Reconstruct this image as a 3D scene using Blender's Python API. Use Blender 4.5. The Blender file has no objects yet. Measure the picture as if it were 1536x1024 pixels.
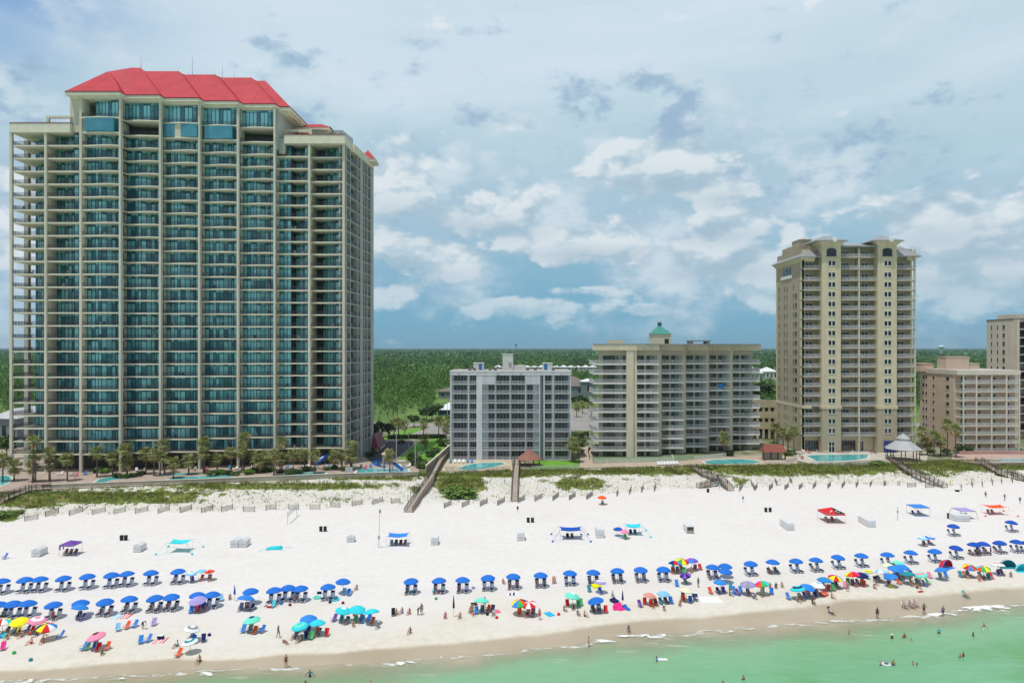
import bpy, bmesh, math, random
import numpy as np
from mathutils import Vector, Matrix
random.seed(7); RNG = np.random.default_rng(7)
SC = bpy.context.scene; COL = SC.collection
H = 40.0; F = 1024.0; PX, PY = 768.0, 521.0          # eye height, focal length and vanishing point of the photo
ZP = 5.0                                              # level of the building plots
def wx(px, Y): return (px - PX) / F * Y
def wz(py, Y): return H - (py - PY) / F * Y
def S(hexs, k=1.0):
    hexs = hexs.lstrip('#'); c = [int(hexs[i:i+2], 16) / 255 for i in (0, 2, 4)]
    return tuple(k * ((v / 12.92) if v <= .04045 else ((v + .055) / 1.055) ** 2.4) for v in c) + (1,)

# ---------------------------------------------------------------- node helper
class NT:
    def __init__(s, nt): s.nt = nt; s.n = nt.nodes; s.l = nt.links
    def new(s, t, **kw):
        n = s.n.new(t)
        for k, v in kw.items(): setattr(n, k, v)
        return n
    def put(s, sock, v):
        if isinstance(v, bpy.types.NodeSocket): s.l.new(v, sock)
        elif v is not None: sock.default_value = v
    def m(s, op, a, b=None, c=None, clamp=False):
        n = s.new('ShaderNodeMath', operation=op, use_clamp=clamp)
        for i, v in enumerate((a, b, c)):
            if v is not None: s.put(n.inputs[i], v)
        return n.outputs[0]
    def mix(s, f, a, b, blend='MIX'):
        n = s.new('ShaderNodeMix', data_type='RGBA', blend_type=blend); n.clamp_factor = True
        s.put(n.inputs[0], f); s.put(n.inputs[6], a); s.put(n.inputs[7], b); return n.outputs[2]
    def noise(s, vec, scale, detail=3, rough=.55, dist=0):
        n = s.new('ShaderNodeTexNoise'); n.inputs['Scale'].default_value = scale
        n.inputs['Detail'].default_value = detail; n.inputs['Roughness'].default_value = rough
        n.inputs['Distortion'].default_value = dist
        if vec is not None: s.l.new(vec, n.inputs['Vector'])
        return n.outputs[0]
    def rng(s, v, a, b, c=0., d=1., smooth=True):
        n = s.new('ShaderNodeMapRange'); n.interpolation_type = 'SMOOTHSTEP' if smooth else 'LINEAR'
        s.put(n.inputs[0], v)
        for i, x in enumerate((a, b, c, d)): n.inputs[i + 1].default_value = x
        return n.outputs[0]
    def ramp(s, v, stops):
        n = s.new('ShaderNodeValToRGB'); s.put(n.inputs[0], v); e = n.color_ramp.elements
        while len(e) < len(stops): e.new(.5)
        for el, (p, c) in zip(e, stops): el.position = p; el.color = c
        return n.outputs[0]
    def xyz(s, x, y, z):
        n = s.new('ShaderNodeCombineXYZ')
        for i, v in enumerate((x, y, z)): s.put(n.inputs[i], v)
        return n.outputs[0]
    def sep(s, v):
        n = s.new('ShaderNodeSeparateXYZ'); s.l.new(v, n.inputs[0]); return n.outputs
    def attr(s, name): return s.new('ShaderNodeAttribute', attribute_name=name).outputs['Fac']
    def pos(s): return s.new('ShaderNodeNewGeometry').outputs['Position']

def newmat(name):
    m = bpy.data.materials.new(name); m.use_nodes = True
    t = NT(m.node_tree); b = m.node_tree.nodes['Principled BSDF']; return m, t, b
MATS = {}
def mat(name, col, rough=.65, var=.12, scale=.6, metal=0, spec=.4, island=0., streak=0., bump=0., bscale=20., trans=0.):
    if name in MATS: return MATS[name]
    m, t, b = newmat(name)
    p = t.pos(); k = t.rng(t.noise(p, scale, 4), .3, .7, 1 - var, 1 + var)
    if streak:
        q = t.sep(p); sv = t.noise(t.xyz(t.m('MULTIPLY', q[0], 1.2), t.m('MULTIPLY', q[1], 1.2), t.m('MULTIPLY', q[2], .06)), 1.0, 4)
        k = t.m('MULTIPLY', k, t.rng(sv, .35, .75, 1.04, 1 - streak))
    if island:
        g = t.new('ShaderNodeNewGeometry').outputs['Random Per Island']
        k = t.m('MULTIPLY', k, t.rng(g, 0, 1, 1 - island, 1 + island, False))
    t.put(b.inputs['Base Color'], t.mix(1., col, t.xyz(k, k, k), 'MULTIPLY'))
    b.inputs['Roughness'].default_value = rough; b.inputs['Metallic'].default_value = metal
    b.inputs['Specular IOR Level'].default_value = spec
    if bump:
        bn = t.new('ShaderNodeBump'); bn.inputs['Strength'].default_value = bump; bn.inputs['Distance'].default_value = .05
        t.put(bn.inputs['Height'], t.noise(p, bscale, 4)); t.put(b.inputs['Normal'], bn.outputs[0])
    if trans:
        o = t.n['Material Output']; tr = t.new('ShaderNodeBsdfTranslucent'); t.put(tr.inputs[0], col)
        ms = t.new('ShaderNodeMixShader'); ms.inputs[0].default_value = trans
        t.l.new(b.outputs[0], ms.inputs[1]); t.l.new(tr.outputs[0], ms.inputs[2]); t.l.new(ms.outputs[0], o.inputs[0])
    MATS[name] = m; return m

# ---------------------------------------------------------------- mesh helper
class MB:
    def __init__(s): s.v = []; s.f = []; s.m = []; s._mesh = None
    def face(s, pts, mi=0):
        n = len(s.v); s.v += [tuple(p) for p in pts]; s.f.append(tuple(range(n, n + len(pts)))); s.m.append(mi); return s
    def hexa(s, p, mi=0):                              # 8 points: bottom 4 ccw, top 4 ccw
        n = len(s.v); s.v += [tuple(q) for q in p]
        for f in ((3, 2, 1, 0), (4, 5, 6, 7), (0, 1, 5, 4), (1, 2, 6, 5), (2, 3, 7, 6), (3, 0, 4, 7)):
            s.f.append(tuple(n + i for i in f)); s.m.append(mi)
        return s
    def box(s, x0, x1, y0, y1, z0, z1, mi=0):
        return s.hexa([(x0, y0, z0), (x1, y0, z0), (x1, y1, z0), (x0, y1, z0), (x0, y0, z1), (x1, y0, z1), (x1, y1, z1), (x0, y1, z1)], mi)
    def bar(s, a, b, w, h=None, mi=0):                 # square bar between two points, w wide, h tall
        h = h or w; a = Vector(a); b = Vector(b); d = (b - a)
        if d.length < 1e-6: return s
        d.normalize(); up = Vector((0, 0, 1)) if abs(d.z) < .95 else Vector((0, 1, 0))
        r = d.cross(up).normalized() * w / 2; u = r.cross(d).normalized() * h / 2
        return s.hexa([a - r - u, a + r - u, b + r - u, b - r - u, a - r + u, a + r + u, b + r + u, b - r + u], mi)
    def prism(s, poly, z0, z1, mi=0, mtop=None):
        a = sum(poly[i][0] * poly[(i + 1) % len(poly)][1] - poly[(i + 1) % len(poly)][0] * poly[i][1] for i in range(len(poly)))
        if a < 0: poly = poly[::-1]
        n = len(s.v); k = len(poly)
        s.v += [(x, y, z0) for x, y in poly] + [(x, y, z1) for x, y in poly]
        s.f.append(tuple(range(n + k - 1, n - 1, -1))); s.m.append(mi)
        s.f.append(tuple(range(n + k, n + 2 * k))); s.m.append(mi if mtop is None else mtop)
        for i in range(k):
            j = (i + 1) % k; s.f.append((n + i, n + j, n + k + j, n + k + i)); s.m.append(mi)
        return s
    def tube(s, pts, rad, n=6, mi=0, cap=True):
        pts = [Vector(p) for p in pts]; base = len(s.v)
        rad = rad if isinstance(rad, (list, tuple)) else [rad] * len(pts)
        for i, p in enumerate(pts):
            d = (pts[min(i + 1, len(pts) - 1)] - pts[max(i - 1, 0)]).normalized()
            up = Vector((0, 0, 1)) if abs(d.z) < .9 else Vector((1, 0, 0))
            r = d.cross(up).normalized(); u = r.cross(d)
            for k in range(n):
                a = 2 * math.pi * k / n; s.v.append(tuple(p + (r * math.cos(a) + u * math.sin(a)) * rad[i]))
        for i in range(len(pts) - 1):
            for k in range(n):
                a = base + i * n + k; b = base + i * n + (k + 1) % n
                s.f.append((a, a + n, b + n, b)[::-1]); s.m.append(mi)
        if cap:
            s.f.append(tuple(base + k for k in range(n))[::-1]); s.m.append(mi)
            e = base + (len(pts) - 1) * n; s.f.append(tuple(e + k for k in range(n))); s.m.append(mi)
        return s
    def lathe(s, prof, c=(0, 0, 0), n=12, mi=0):
        base = len(s.v)
        for r, z in prof:
            for k in range(n):
                a = 2 * math.pi * k / n; s.v.append((c[0] + r * math.cos(a), c[1] + r * math.sin(a), c[2] + z))
        for i in range(len(prof) - 1):
            for k in range(n):
                a = base + i * n + k; b = base + i * n + (k + 1) % n; s.f.append((a, b, b + n, a + n)); s.m.append(mi)
        s.f.append(tuple(base + k for k in range(n))[::-1]); s.m.append(mi)
        e = base + (len(prof) - 1) * n; s.f.append(tuple(e + k for k in range(n))); s.m.append(mi)
        return s
    def add(s, o, off=(0, 0, 0)):
        n = len(s.v); s.v += [(a + off[0], b + off[1], c + off[2]) for a, b, c in o.v]
        s.f += [tuple(n + i for i in f) for f in o.f]; s.m += o.m; return s
    def mesh(s, name, mats, smooth=False):
        if s._mesh: return s._mesh
        me = bpy.data.meshes.new(name); me.from_pydata(s.v, [], s.f)
        for m in (mats if isinstance(mats, (list, tuple)) else [mats]): me.materials.append(m)
        me.polygons.foreach_set('material_index', s.m)
        if smooth: me.polygons.foreach_set('use_smooth', [True] * len(s.f))
        me.update(); s._mesh = me; return me
    def build(s, name, mats, parent=None, smooth=False, loc=None):
        """world-space mesh -> object; verts are stored relative to the parent's origin (or to loc)"""
        o = Vector(parent.location) if parent is not None else Vector(loc or (0, 0, 0))
        if parent is not None and parent.parent is not None: o = o + parent.parent.location
        if o.length: s.v = [(a - o.x, b - o.y, c - o.z) for a, b, c in s.v]
        ob = bpy.data.objects.new(name, s.mesh(name, mats, smooth)); COL.objects.link(ob)
        if parent is not None: ob.parent = parent
        else: ob.location = o
        return ob
def thing(name, loc, label, cat, group=None, rz=0):
    o = bpy.data.objects.new(name, None); COL.objects.link(o); o.location = loc; o.rotation_euler = (0, 0, rz)
    o.empty_display_size = .3; return tag(o, label, cat, group)
def tag(o, label=None, cat=None, group=None, kind=None):
    if label: o['label'] = label
    if cat: o['category'] = cat
    if group: o['group'] = group
    if kind: o['kind'] = kind
    return o
def inst(name, me, loc, parent=None, rz=0, scale=1):
    o = bpy.data.objects.new(name, me); COL.objects.link(o); o.location = loc; o.rotation_euler = (0, 0, rz)
    if scale != 1: o.scale = (scale,) * 3
    if parent is not None: o.parent = parent
    return o
def recolor(o, mats):
    for sl, m in zip(o.material_slots, mats): sl.link = 'OBJECT'; sl.material = m
    return o
def rep_parts(name, items, root, mats, child=None, cmats=None, limit=100, smooth=False):
    """items: (proto MB, child proto MB or None, world xyz). The nearest 100 become parts of their own, the rest one part."""
    items = sorted(items, key=lambda q: (q[2][0] ** 2 + q[2][1] ** 2 + (q[2][2] - H) ** 2)); R = Vector(root.location)
    rest = MB(); crest = MB()
    for i, (pr, ch, w) in enumerate(items):
        if i < limit:
            o = inst(name, pr.mesh(name, mats, smooth), Vector(w) - R, root)
            if ch is not None: inst(child, ch.mesh(child, cmats), (0, 0, 0), o)
        else:
            rest.add(pr, w)
            if ch is not None: crest.add(ch, w)
    if rest.v: tag(rest.build(name, mats, root), kind='stuff')
    if crest.v: tag(crest.build(child, cmats, root), kind='stuff')

# ---------------------------------------------------------------- terrain
def line_px(pts, z):
    out = []
    for px, py in pts:
        Y = F * (H - z) / (py - PY); out.append((wx(px, Y), Y))
    out.sort(); a = np.array(out)
    s0 = (a[1, 1] - a[0, 1]) / (a[1, 0] - a[0, 0]); 
    a = np.vstack([[a[0, 0] - 400, a[0, 1] - 40], a, [a[-1, 0] + 400, a[-1, 1] + 60]]); return a
L_WAT = line_px([(0, 1023), (110, 1018), (150, 1012), (300, 1004), (430, 1000), (560, 996), (650, 986), (750, 977), (860, 967), (900, 959), (940, 954), (1000, 953), (1100, 943), (1180, 937), (1300, 929), (1400, 923), (1450, 913), (1536, 906)], 0)
L_WET = line_px([(0, 998), (60, 1000), (120, 994), (200, 986), (260, 981), (320, 986), (360, 985), (430, 974), (500, 975), (600, 966), (700, 956), (800, 945), (900, 932), (1000, 922), (1100, 915), (1200, 903), (1300, 890), (1400, 884), (1536, 872)], .7)
L_FEN = line_px([(0, 789), (50, 777), (100, 774), (200, 772), (300, 771), (400, 769), (500, 764), (570, 758), (640, 760), (700, 759), (800, 753), (860, 748), (925, 742), (1000, 735), (1110, 734), (1200, 731), (1327, 728), (1395, 730), (1459, 729), (1536, 722)], 1.9)
L_CRE = line_px([(0, 741), (78, 736), (300, 727), (580, 716), (640, 711), (700, 708), (860, 705), (960, 703), (1060, 699), (1200, 698), (1345, 696), (1420, 692), (1536, 692)], 4.6)
def lines(x): return [np.interp(x, a[:, 0], a[:, 1]) for a in (L_WAT, L_WET, L_FEN, L_CRE)]
_G = RNG.random((64, 64))
def vn(x, y):
    x = np.asarray(x, float); y = np.asarray(y, float); xi = np.floor(x).astype(int); yi = np.floor(y).astype(int); fx = x - xi; fy = y - yi
    fx = fx * fx * (3 - 2 * fx); fy = fy * fy * (3 - 2 * fy); g = lambda a, b: _G[a % 64, b % 64]
    return (g(xi, yi) * (1 - fx) + g(xi + 1, yi) * fx) * (1 - fy) + (g(xi, yi + 1) * (1 - fx) + g(xi + 1, yi + 1) * fx) * fy
def fbm(x, y, o=4):
    t = 0; a = .5
    for i in range(o): t = t + a * vn(x * 2 ** i + 13.1 * i, y * 2 ** i + 7.7 * i); a *= .5
    return t
def zone(x, y):
    a, b, c, d = lines(x); y = np.asarray(y, float)
    return np.where(y < a, (y - a) / 20, np.where(y < b, (y - a) / (b - a), np.where(y < c, 1 + (y - b) / (c - b), np.where(y < d, 2 + (y - c) / (d - c), 3 + (y - d) / 10))))
def terrain(x, y):
    s = zone(x, y); t = np.clip(s - 2, 0, 1); sm = t * t * (3 - 2 * t)
    z = np.interp(s, [-3, 0, 1, 2, 3, 3.25, 4], [-3, 0, .7, 1.9, 1.9, 1.9, 1.9])
    z = z + np.where(s > 2, 2.95 * sm, 0)
    hum = (fbm(np.asarray(x) / 7, np.asarray(y) / 4) - .47) * 2.6 * np.clip(t * 4, 0, 1) * np.clip((3.0 - s) * 4, 0, 1)
    fine = (fbm(np.asarray(x) / 2.2, np.asarray(y) / 1.8 + 9) - .47) * .16 * np.clip((s - .9) * 4, 0, 1) * np.clip((3.0 - s) * 4, 0, 1)
    return np.where(s > 3.0, 4.85 - .0 * s, z + hum + fine)
def gz(x, y): return float(terrain(np.array([x]), np.array([y]))[0])
def at(px, py, dz=0.):
    """world point on the beach or plot that the photo shows at px,py (dz above the ground)"""
    z = 1.5
    for _ in range(12):
        Y = F * (H - z - dz) / (py - PY); X = wx(px, Y); z = gz(X, Y)
    return X, Y, z

def add_attr(me, name, arr):
    a = me.attributes.new(name, 'FLOAT', 'POINT'); a.data.foreach_set('value', np.asarray(arr, np.float32))
def grid_obj(name, XX, YY, ZZ, m, attrs={}, smooth=True):
    r, c = XX.shape; me = bpy.data.meshes.new(name); n = r * c
    me.vertices.add(n); me.vertices.foreach_set('co', np.stack([XX, YY, ZZ], -1).astype(np.float32).ravel())
    idx = np.arange(n).reshape(r, c); q = np.stack([idx[:-1, :-1], idx[:-1, 1:], idx[1:, 1:], idx[1:, :-1]], -1).reshape(-1, 4)
    me.loops.add(q.size); me.loops.foreach_set('vertex_index', q.ravel().astype(np.int32))
    me.polygons.add(len(q)); me.polygons.foreach_set('loop_start', np.arange(0, q.size, 4, dtype=np.int32))
    me.update(calc_edges=True); me.validate()
    if smooth: me.polygons.foreach_set('use_smooth', [True] * len(q))
    for k, a in attrs.items(): add_attr(me, k, a.ravel())
    me.materials.append(m); o = bpy.data.objects.new(name, me); COL.objects.link(o); return o
def soup(name, V, faces_per, m, attrs=None):
    """many separate polygons, numpy: V (n,k,3)"""
    n, k, _ = V.shape; me = bpy.data.meshes.new(name); me.vertices.add(n * k); me.vertices.foreach_set('co', V.astype(np.float32).ravel())
    me.loops.add(n * k); me.loops.foreach_set('vertex_index', np.arange(n * k, dtype=np.int32))
    me.polygons.add(n); me.polygons.foreach_set('loop_start', np.arange(0, n * k, k, dtype=np.int32))
    me.update(calc_edges=True); 
    for mm in (m if isinstance(m, list) else [m]): me.materials.append(mm)
    if attrs is not None: me.polygons.foreach_set('material_index', attrs.astype(np.int32))
    return me

xs = np.concatenate([-np.geomspace(30000, 215, 26), np.arange(-210, 211, 1.0), np.geomspace(215, 30000, 26)])
a, b, c, d = lines(xs); rows = []
for s in np.linspace(-3, -.05, 8): rows.append(a + s * 20)
for s in np.linspace(0, 1, 9): rows.append(a + s * (b - a))
for s in np.linspace(1, 2, 41)[1:]: rows.append(b + (s - 1) * (c - b))
for s in np.linspace(2, 3, 71)[1:]: rows.append(c + (s - 2) * (d - c))
for y in (.06, 2.5, 8, 20, 50): rows.append(d + y)
for y in (330, 420, 600, 1000, 2000, 5000, 12000, 30000): rows.append(np.full_like(xs, y))
YY = np.array(rows); XX = np.tile(xs, (len(rows), 1)); ZZ = terrain(XX, YY); ZN = zone(XX, YY)
ZZ = np.where(YY > 600, 3.0, ZZ)
# plant cover on the dunes, patch by patch (photo position, half widths, strength)
VEG = [(140, 746, 180, 13, .92), (420, 729, 200, 7, .95), (870, 725, 45, 12, .95), (1200, 704, 150, 10, 1.25), (1420, 697, 85, 11, 1.4), (980, 706, 90, 8, 1.0), (800, 707, 110, 6, 1.0), (150, 741, 210, 6, 1.0), (40, 752, 60, 12, 1.0), (5, 774, 26, 9, 1.3), (190, 752, 120, 5, .8), (420, 727, 200, 4.5, .75), (250, 735, 120, 9, .6), (560, 717, 90, 4, .8), (625, 735, 14, 12, .6),
       (690, 726, 40, 15, 1.3), (720, 712, 130, 5, 1.0), (870, 708, 170, 5, 1.0), (875, 728, 40, 8, .8), (820, 722, 30, 5, .5), (1000, 705, 60, 7, .9), (1060, 700, 40, 5, 1.2), (1190, 703, 130, 7, 1.2), (1310, 700, 60, 8, 1.3), (1110, 722, 14, 8, .8), (1140, 712, 50, 6, .6),
       (1420, 699, 80, 9, 1.3), (1400, 710, 50, 6, .7), (1520, 700, 50, 6, 1.0), (500, 750, 26, 6, .5), (1510, 712, 25, 4, .7), (950, 721, 60, 4, .3)]
def vegcover(x, y):
    z = terrain(x, y); px = PX + x / y * F; py = PY + (H - z) / y * F; v = np.zeros_like(px)
    for cx, cy, rx, ry, k in VEG: v = np.maximum(v, k * np.exp(-((px - cx) / rx) ** 4 - ((py - cy) / ry) ** 2))
    s = zone(x, y); return v * np.clip((s - 1.97) * 8, 0, 1) * np.clip((3.3 - s) * 6, 0, 1)
with np.errstate(all='ignore'): VG = np.where((ZN > 1.9) & (ZN < 3.4) & (np.abs(XX) < 260), vegcover(XX, np.maximum(YY, 60)), 0.)

gm, t, bs = newmat('ground_sand_and_soil')
z_ = t.attr('zone'); v_ = t.attr('veg'); p = t.pos()
n1 = t.noise(p, .08, 4); n2 = t.noise(p, .9, 5, .65); n3 = t.noise(p, 4., 3, .6)
dry = t.mix(t.rng(n2, .3, .75), (.735, .705, .685, 1), (.67, .64, .615, 1))
trk = t.noise(p, 1.7, 6, .7)                                                    # trampled, footprint-pitted sand near the water
dry = t.mix(t.m('MULTIPLY', t.rng(trk, .56, .68), t.m('MULTIPLY', t.rng(z_, .95, 1.1), t.rng(z_, 1.75, 1.25), ), clamp=True), dry, (.66, .63, .56, 1))
pq = t.sep(p); trc = t.noise(t.xyz(t.m('MULTIPLY', pq[0], .05), t.m('MULTIPLY', pq[1], .9), 2.), 1.0, 5, .7); blo = t.noise(p, .05, 4, .6)
dry = t.mix(t.m('MULTIPLY', t.rng(trc, .55, .68), t.rng(z_, 1.0, 1.3, 0, .45)), dry, (.60, .57, .53, 1)); dry = t.mix(t.rng(blo, .5, .7, 0, .35), dry, (.64, .605, .565, 1))
damp = t.mix(t.rng(n2, .3, .7), (.60, .55, .45, 1), (.68, .64, .55, 1))
wet = t.mix(t.rng(n1, .3, .7), (.40, .33, .235, 1), (.47, .395, .29, 1))
ze = t.m('ADD', z_, t.m('MULTIPLY', t.m('SUBTRACT', n1, .5), .45)); ze = t.m('ADD', ze, t.m('MULTIPLY', t.m('SUBTRACT', n2, .5), .10))
sand = t.mix(t.rng(ze, .62, .9), wet, damp); sand = t.mix(t.rng(ze, .9, 1.3), sand, dry)
dune = t.mix(t.rng(n3, .45, .62), (.69, .665, .61, 1), (.50, .47, .40, 1))
sand = t.mix(t.m('MULTIPLY', t.rng(z_, 2.02, 2.2), .9), sand, dune)
q = t.noise(p, .45, 5, .7)
gcol = t.mix(t.rng(t.noise(p, .22, 4), .35, .65), (.15, .175, .035, 1), (.25, .205, .08, 1))
gcol = t.mix(t.rng(n2, .35, .7), gcol, (.10, .185, .02, 1))
vf = t.rng(t.m('ADD', t.m('MULTIPLY', v_, .85), t.m('MULTIPLY', t.m('SUBTRACT', q, .5), 1.5)), .42, .56)
spk = t.m('MULTIPLY', t.rng(t.noise(p, 1.9, 4, .7), .56, .64), t.m('MULTIPLY', t.rng(z_, 2.08, 2.25), t.rng(t.noise(p, .16, 3), .4, .6, .25, .95)))
col = t.mix(spk, sand, (.20, .18, .11, 1)); col = t.mix(vf, col, gcol)
plot = t.mix(t.rng(t.noise(p, .12, 5, .6), .4, .6), (.10, .14, .045, 1), (.30, .27, .2, 1))
wild = t.mix(t.rng(t.noise(p, .035, 5, .6), .35, .65), (.075, .15, .025, 1), (.15, .235, .045, 1))
wild = t.mix(t.rng(t.sep(p)[1], 700, 1600), wild, (.055, .105, .035, 1)); plot = t.mix(t.rng(t.sep(p)[1], 255, 330), plot, wild)
col = t.mix(t.rng(z_, 3.0, 3.02), col, plot)
t.put(bs.inputs['Base Color'], col); t.put(bs.inputs['Roughness'], t.rng(ze, .55, .95, .35, .95))
bn = t.new('ShaderNodeBump'); bn.inputs['Distance'].default_value = .12; t.put(bn.inputs['Strength'], t.m('ADD', t.rng(z_, .8, 1.1, .02, .22), t.rng(z_, 1.95, 2.1, 0, .4)))
t.put(bn.inputs['Height'], t.m('ADD', t.noise(p, 1.6, 5, .6), t.m('MULTIPLY', n1, 2))); t.put(bs.inputs['Normal'], bn.outputs[0])
tag(grid_obj('ground', XX, YY, ZZ, gm, {'zone': ZN, 'veg': VG}), kind='structure')

# ---------------------------------------------------------------- the sea
ds = np.array([-1.6, -.8, 0, .7, 1.5, 2.5, 4, 6, 9, 13, 18, 25, 35, 50, 80, 140, 400, 1500, 6000, 30000.])
sx = np.concatenate([-np.geomspace(30000, 175, 18), np.arange(-170, 171, 1.0), np.geomspace(175, 30000, 18)])
YW = np.array([np.interp(sx, L_WAT[:, 0], L_WAT[:, 1]) - k for k in ds]); XW = np.tile(sx, (len(ds), 1)); DW = np.tile(ds[:, None], (1, len(sx)))
FOAM = [(1470, 912, 60, 5, 1.1), (1400, 922, 60, 3, .9), (1250, 931, 110, 3, .6), (960, 953, 60, 4, 1.0), (1080, 946, 60, 3, .6), (1150, 934, 60, 3, .6), (905, 962, 30, 4, .8), (610, 995, 30, 3, 1.0), (700, 983, 70, 2.5, .6), (800, 975, 70, 2.5, .4), (315, 1010, 30, 3, .9), (30, 1023, 55, 4, 1.0), (180, 1019, 25, 3, .7), (500, 997, 35, 3, .5), (1240, 938, 30, 2.5, .5)]
pxw = PX + XW / np.maximum(YW, 30) * F; pyw = PY + H / np.maximum(YW, 30) * F; fo = np.zeros_like(pxw)
for cx, cy, rx, ry, k in FOAM: fo = np.maximum(fo, k * np.exp(-((pxw - cx) / rx) ** 2 - ((pyw - cy) / (ry * 1.5)) ** 2))
ZW = np.where(DW < 0, -DW * .045 + .01, .0) + np.where((DW >= 0) & (DW < 6), fo * .22, 0)
wm, t, bs = newmat('sea_water'); p = t.pos(); dd = t.attr('dist'); ff = t.attr('foam')
de = t.m('ADD', dd, t.m('MULTIPLY', t.m('SUBTRACT', t.noise(p, .09, 4), .5), 9)); k = t.m('DIVIDE', de, 30.)
wc = t.ramp(k, [(0, (.42, .40, .28, 1)), (.09, (.34, .43, .27, 1)), (.22, (.205, .43, .24, 1)), (.5, (.15, .42, .235, 1)), (1, (.12, .40, .23, 1))])
wc = t.mix(t.m('MULTIPLY', t.rng(t.noise(p, .05, 3), .52, .68), t.rng(dd, 6, 14)), wc, (.10, .34, .10, 1))
q = t.sep(p); rip = t.noise(t.xyz(t.m('MULTIPLY', q[0], .35), t.m('MULTIPLY', q[1], .9), 0), 1.0, 5, .6)
wc = t.mix(t.rng(rip, .4, .7, 0., .3), wc, (.27, .49, .31, 1)); wc = t.mix(1., wc, (.85, .92, .80, 1), 'MULTIPLY'); wc = t.mix(.12, wc, (.36, .46, .36, 1))
fn = t.noise(t.xyz(t.m('MULTIPLY', q[0], .5), q[1], 0), 1.1, 6, .65, .6)
fm = t.rng(t.m('ADD', t.m('MULTIPLY', ff, .62), t.m('MULTIPLY', t.m('SUBTRACT', fn, .5), 1.5)), .36, .56)
ed = t.m('MULTIPLY', t.rng(t.m('ABSOLUTE', t.m('ADD', t.m('ADD', dd, -.3), t.m('MULTIPLY', t.m('SUBTRACT', t.noise(p, .16, 4), .5), 5))), .75, .1), t.rng(fn, .40, .58))
fm = t.m('MAXIMUM', fm, t.m('MULTIPLY', ed, .8)); lace = t.m('MULTIPLY', t.rng(t.noise(t.xyz(t.m('MULTIPLY', q[0], .22), q[1], 3), .8, 5, .65), .56, .72), t.rng(dd, 8, 1, 0, .5)); fm = t.m('MAXIMUM', fm, lace)
t.put(bs.inputs['Base Color'], t.mix(fm, wc, (.88, .89, .87, 1))); t.put(bs.inputs['Roughness'], t.m('ADD', t.m('MULTIPLY', fm, .5), .2))
bs.inputs['Specular IOR Level'].default_value = .35
bn = t.new('ShaderNodeBump'); bn.inputs['Strength'].default_value = .35; bn.inputs['Distance'].default_value = .25
t.put(bn.inputs['Height'], t.m('ADD', rip, t.m('MULTIPLY', t.noise(p, 2.2, 4), .35))); t.put(bs.inputs['Normal'], bn.outputs[0])
tr = t.new('ShaderNodeBsdfTransparent'); ms = t.new('ShaderNodeMixShader'); al = t.rng(de, -1.5, 6.5, .0, 1.); al = t.m('MAXIMUM', al, fm)
t.put(ms.inputs[0], al); t.l.new(tr.outputs[0], ms.inputs[1]); t.l.new(bs.outputs[0], ms.inputs[2]); t.l.new(ms.outputs[0], t.n['Material Output'].inputs[0])
tag(grid_obj('sea', XW, YW, ZW, wm, {'dist': DW, 'foam': fo}), kind='structure')

# ---------------------------------------------------------------- camera, sun, sky
cam = bpy.data.cameras.new('camera'); cam.lens = 24; cam.sensor_width = 36; cam.shift_y = (PY - 512) / 1536; cam.clip_end = 60000; cam.clip_start = .5
co = bpy.data.objects.new('camera', cam); COL.objects.link(co); co.location = (0, 0, H); co.rotation_euler = (math.pi / 2, 0, 0); SC.camera = co
EL, AZ = math.radians(73), math.radians(222)          # sun high, behind the viewer and to the left
sd = Vector((math.sin(AZ) * math.cos(EL), math.cos(AZ) * math.cos(EL), math.sin(EL)))
sun = bpy.data.lights.new('sun', 'SUN'); sun.energy = 3.1; sun.angle = math.radians(.5); sun.color = (1, .965, .9)
so = bpy.data.objects.new('sun', sun); COL.objects.link(so); so.location = (0, -50, 300); so.rotation_euler = sd.to_track_quat('Z', 'Y').to_euler()
w = bpy.data.worlds.new('World'); SC.world = w; w.use_nodes = True; t = NT(w.node_tree); bg = w.node_tree.nodes['Background']; bg.inputs[1].default_value = .1
sky = t.new('ShaderNodeTexSky'); sky.sky_type = 'NISHITA'; sky.sun_disc = False; sky.sun_elevation = EL; sky.sun_rotation = AZ; sky.altitude = 0; sky.air_density = 1.1; sky.dust_density = .6; sky.ozone_density = 2.0
g = t.new('ShaderNodeTexCoord').outputs['Generated']; dx, dy, dz = t.sep(g)
u = t.m('ARCTAN2', dx, dy); v = t.m('DIVIDE', dz, t.m('SQRT', t.m('ADD', t.m('MULTIPLY', dx, dx), t.m('MULTIPLY', dy, dy))))
def uv(px, py): uu = math.atan((px - PX) / F); return uu, (PY - py) / F * math.cos(uu)
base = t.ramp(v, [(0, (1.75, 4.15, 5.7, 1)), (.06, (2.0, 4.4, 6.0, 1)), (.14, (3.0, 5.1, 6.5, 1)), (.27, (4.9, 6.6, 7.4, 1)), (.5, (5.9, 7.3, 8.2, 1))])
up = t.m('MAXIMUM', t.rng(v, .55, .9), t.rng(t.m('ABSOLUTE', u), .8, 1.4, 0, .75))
base = t.mix(up, base, t.mix(1., sky.outputs[0], (.6, .6, .6, 1), 'MULTIPLY'))  # unseen sky overhead and behind the viewer dimmed to cut fill light
P = t.xyz(u, t.m('MULTIPLY', v, 1.0), 0)
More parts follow.
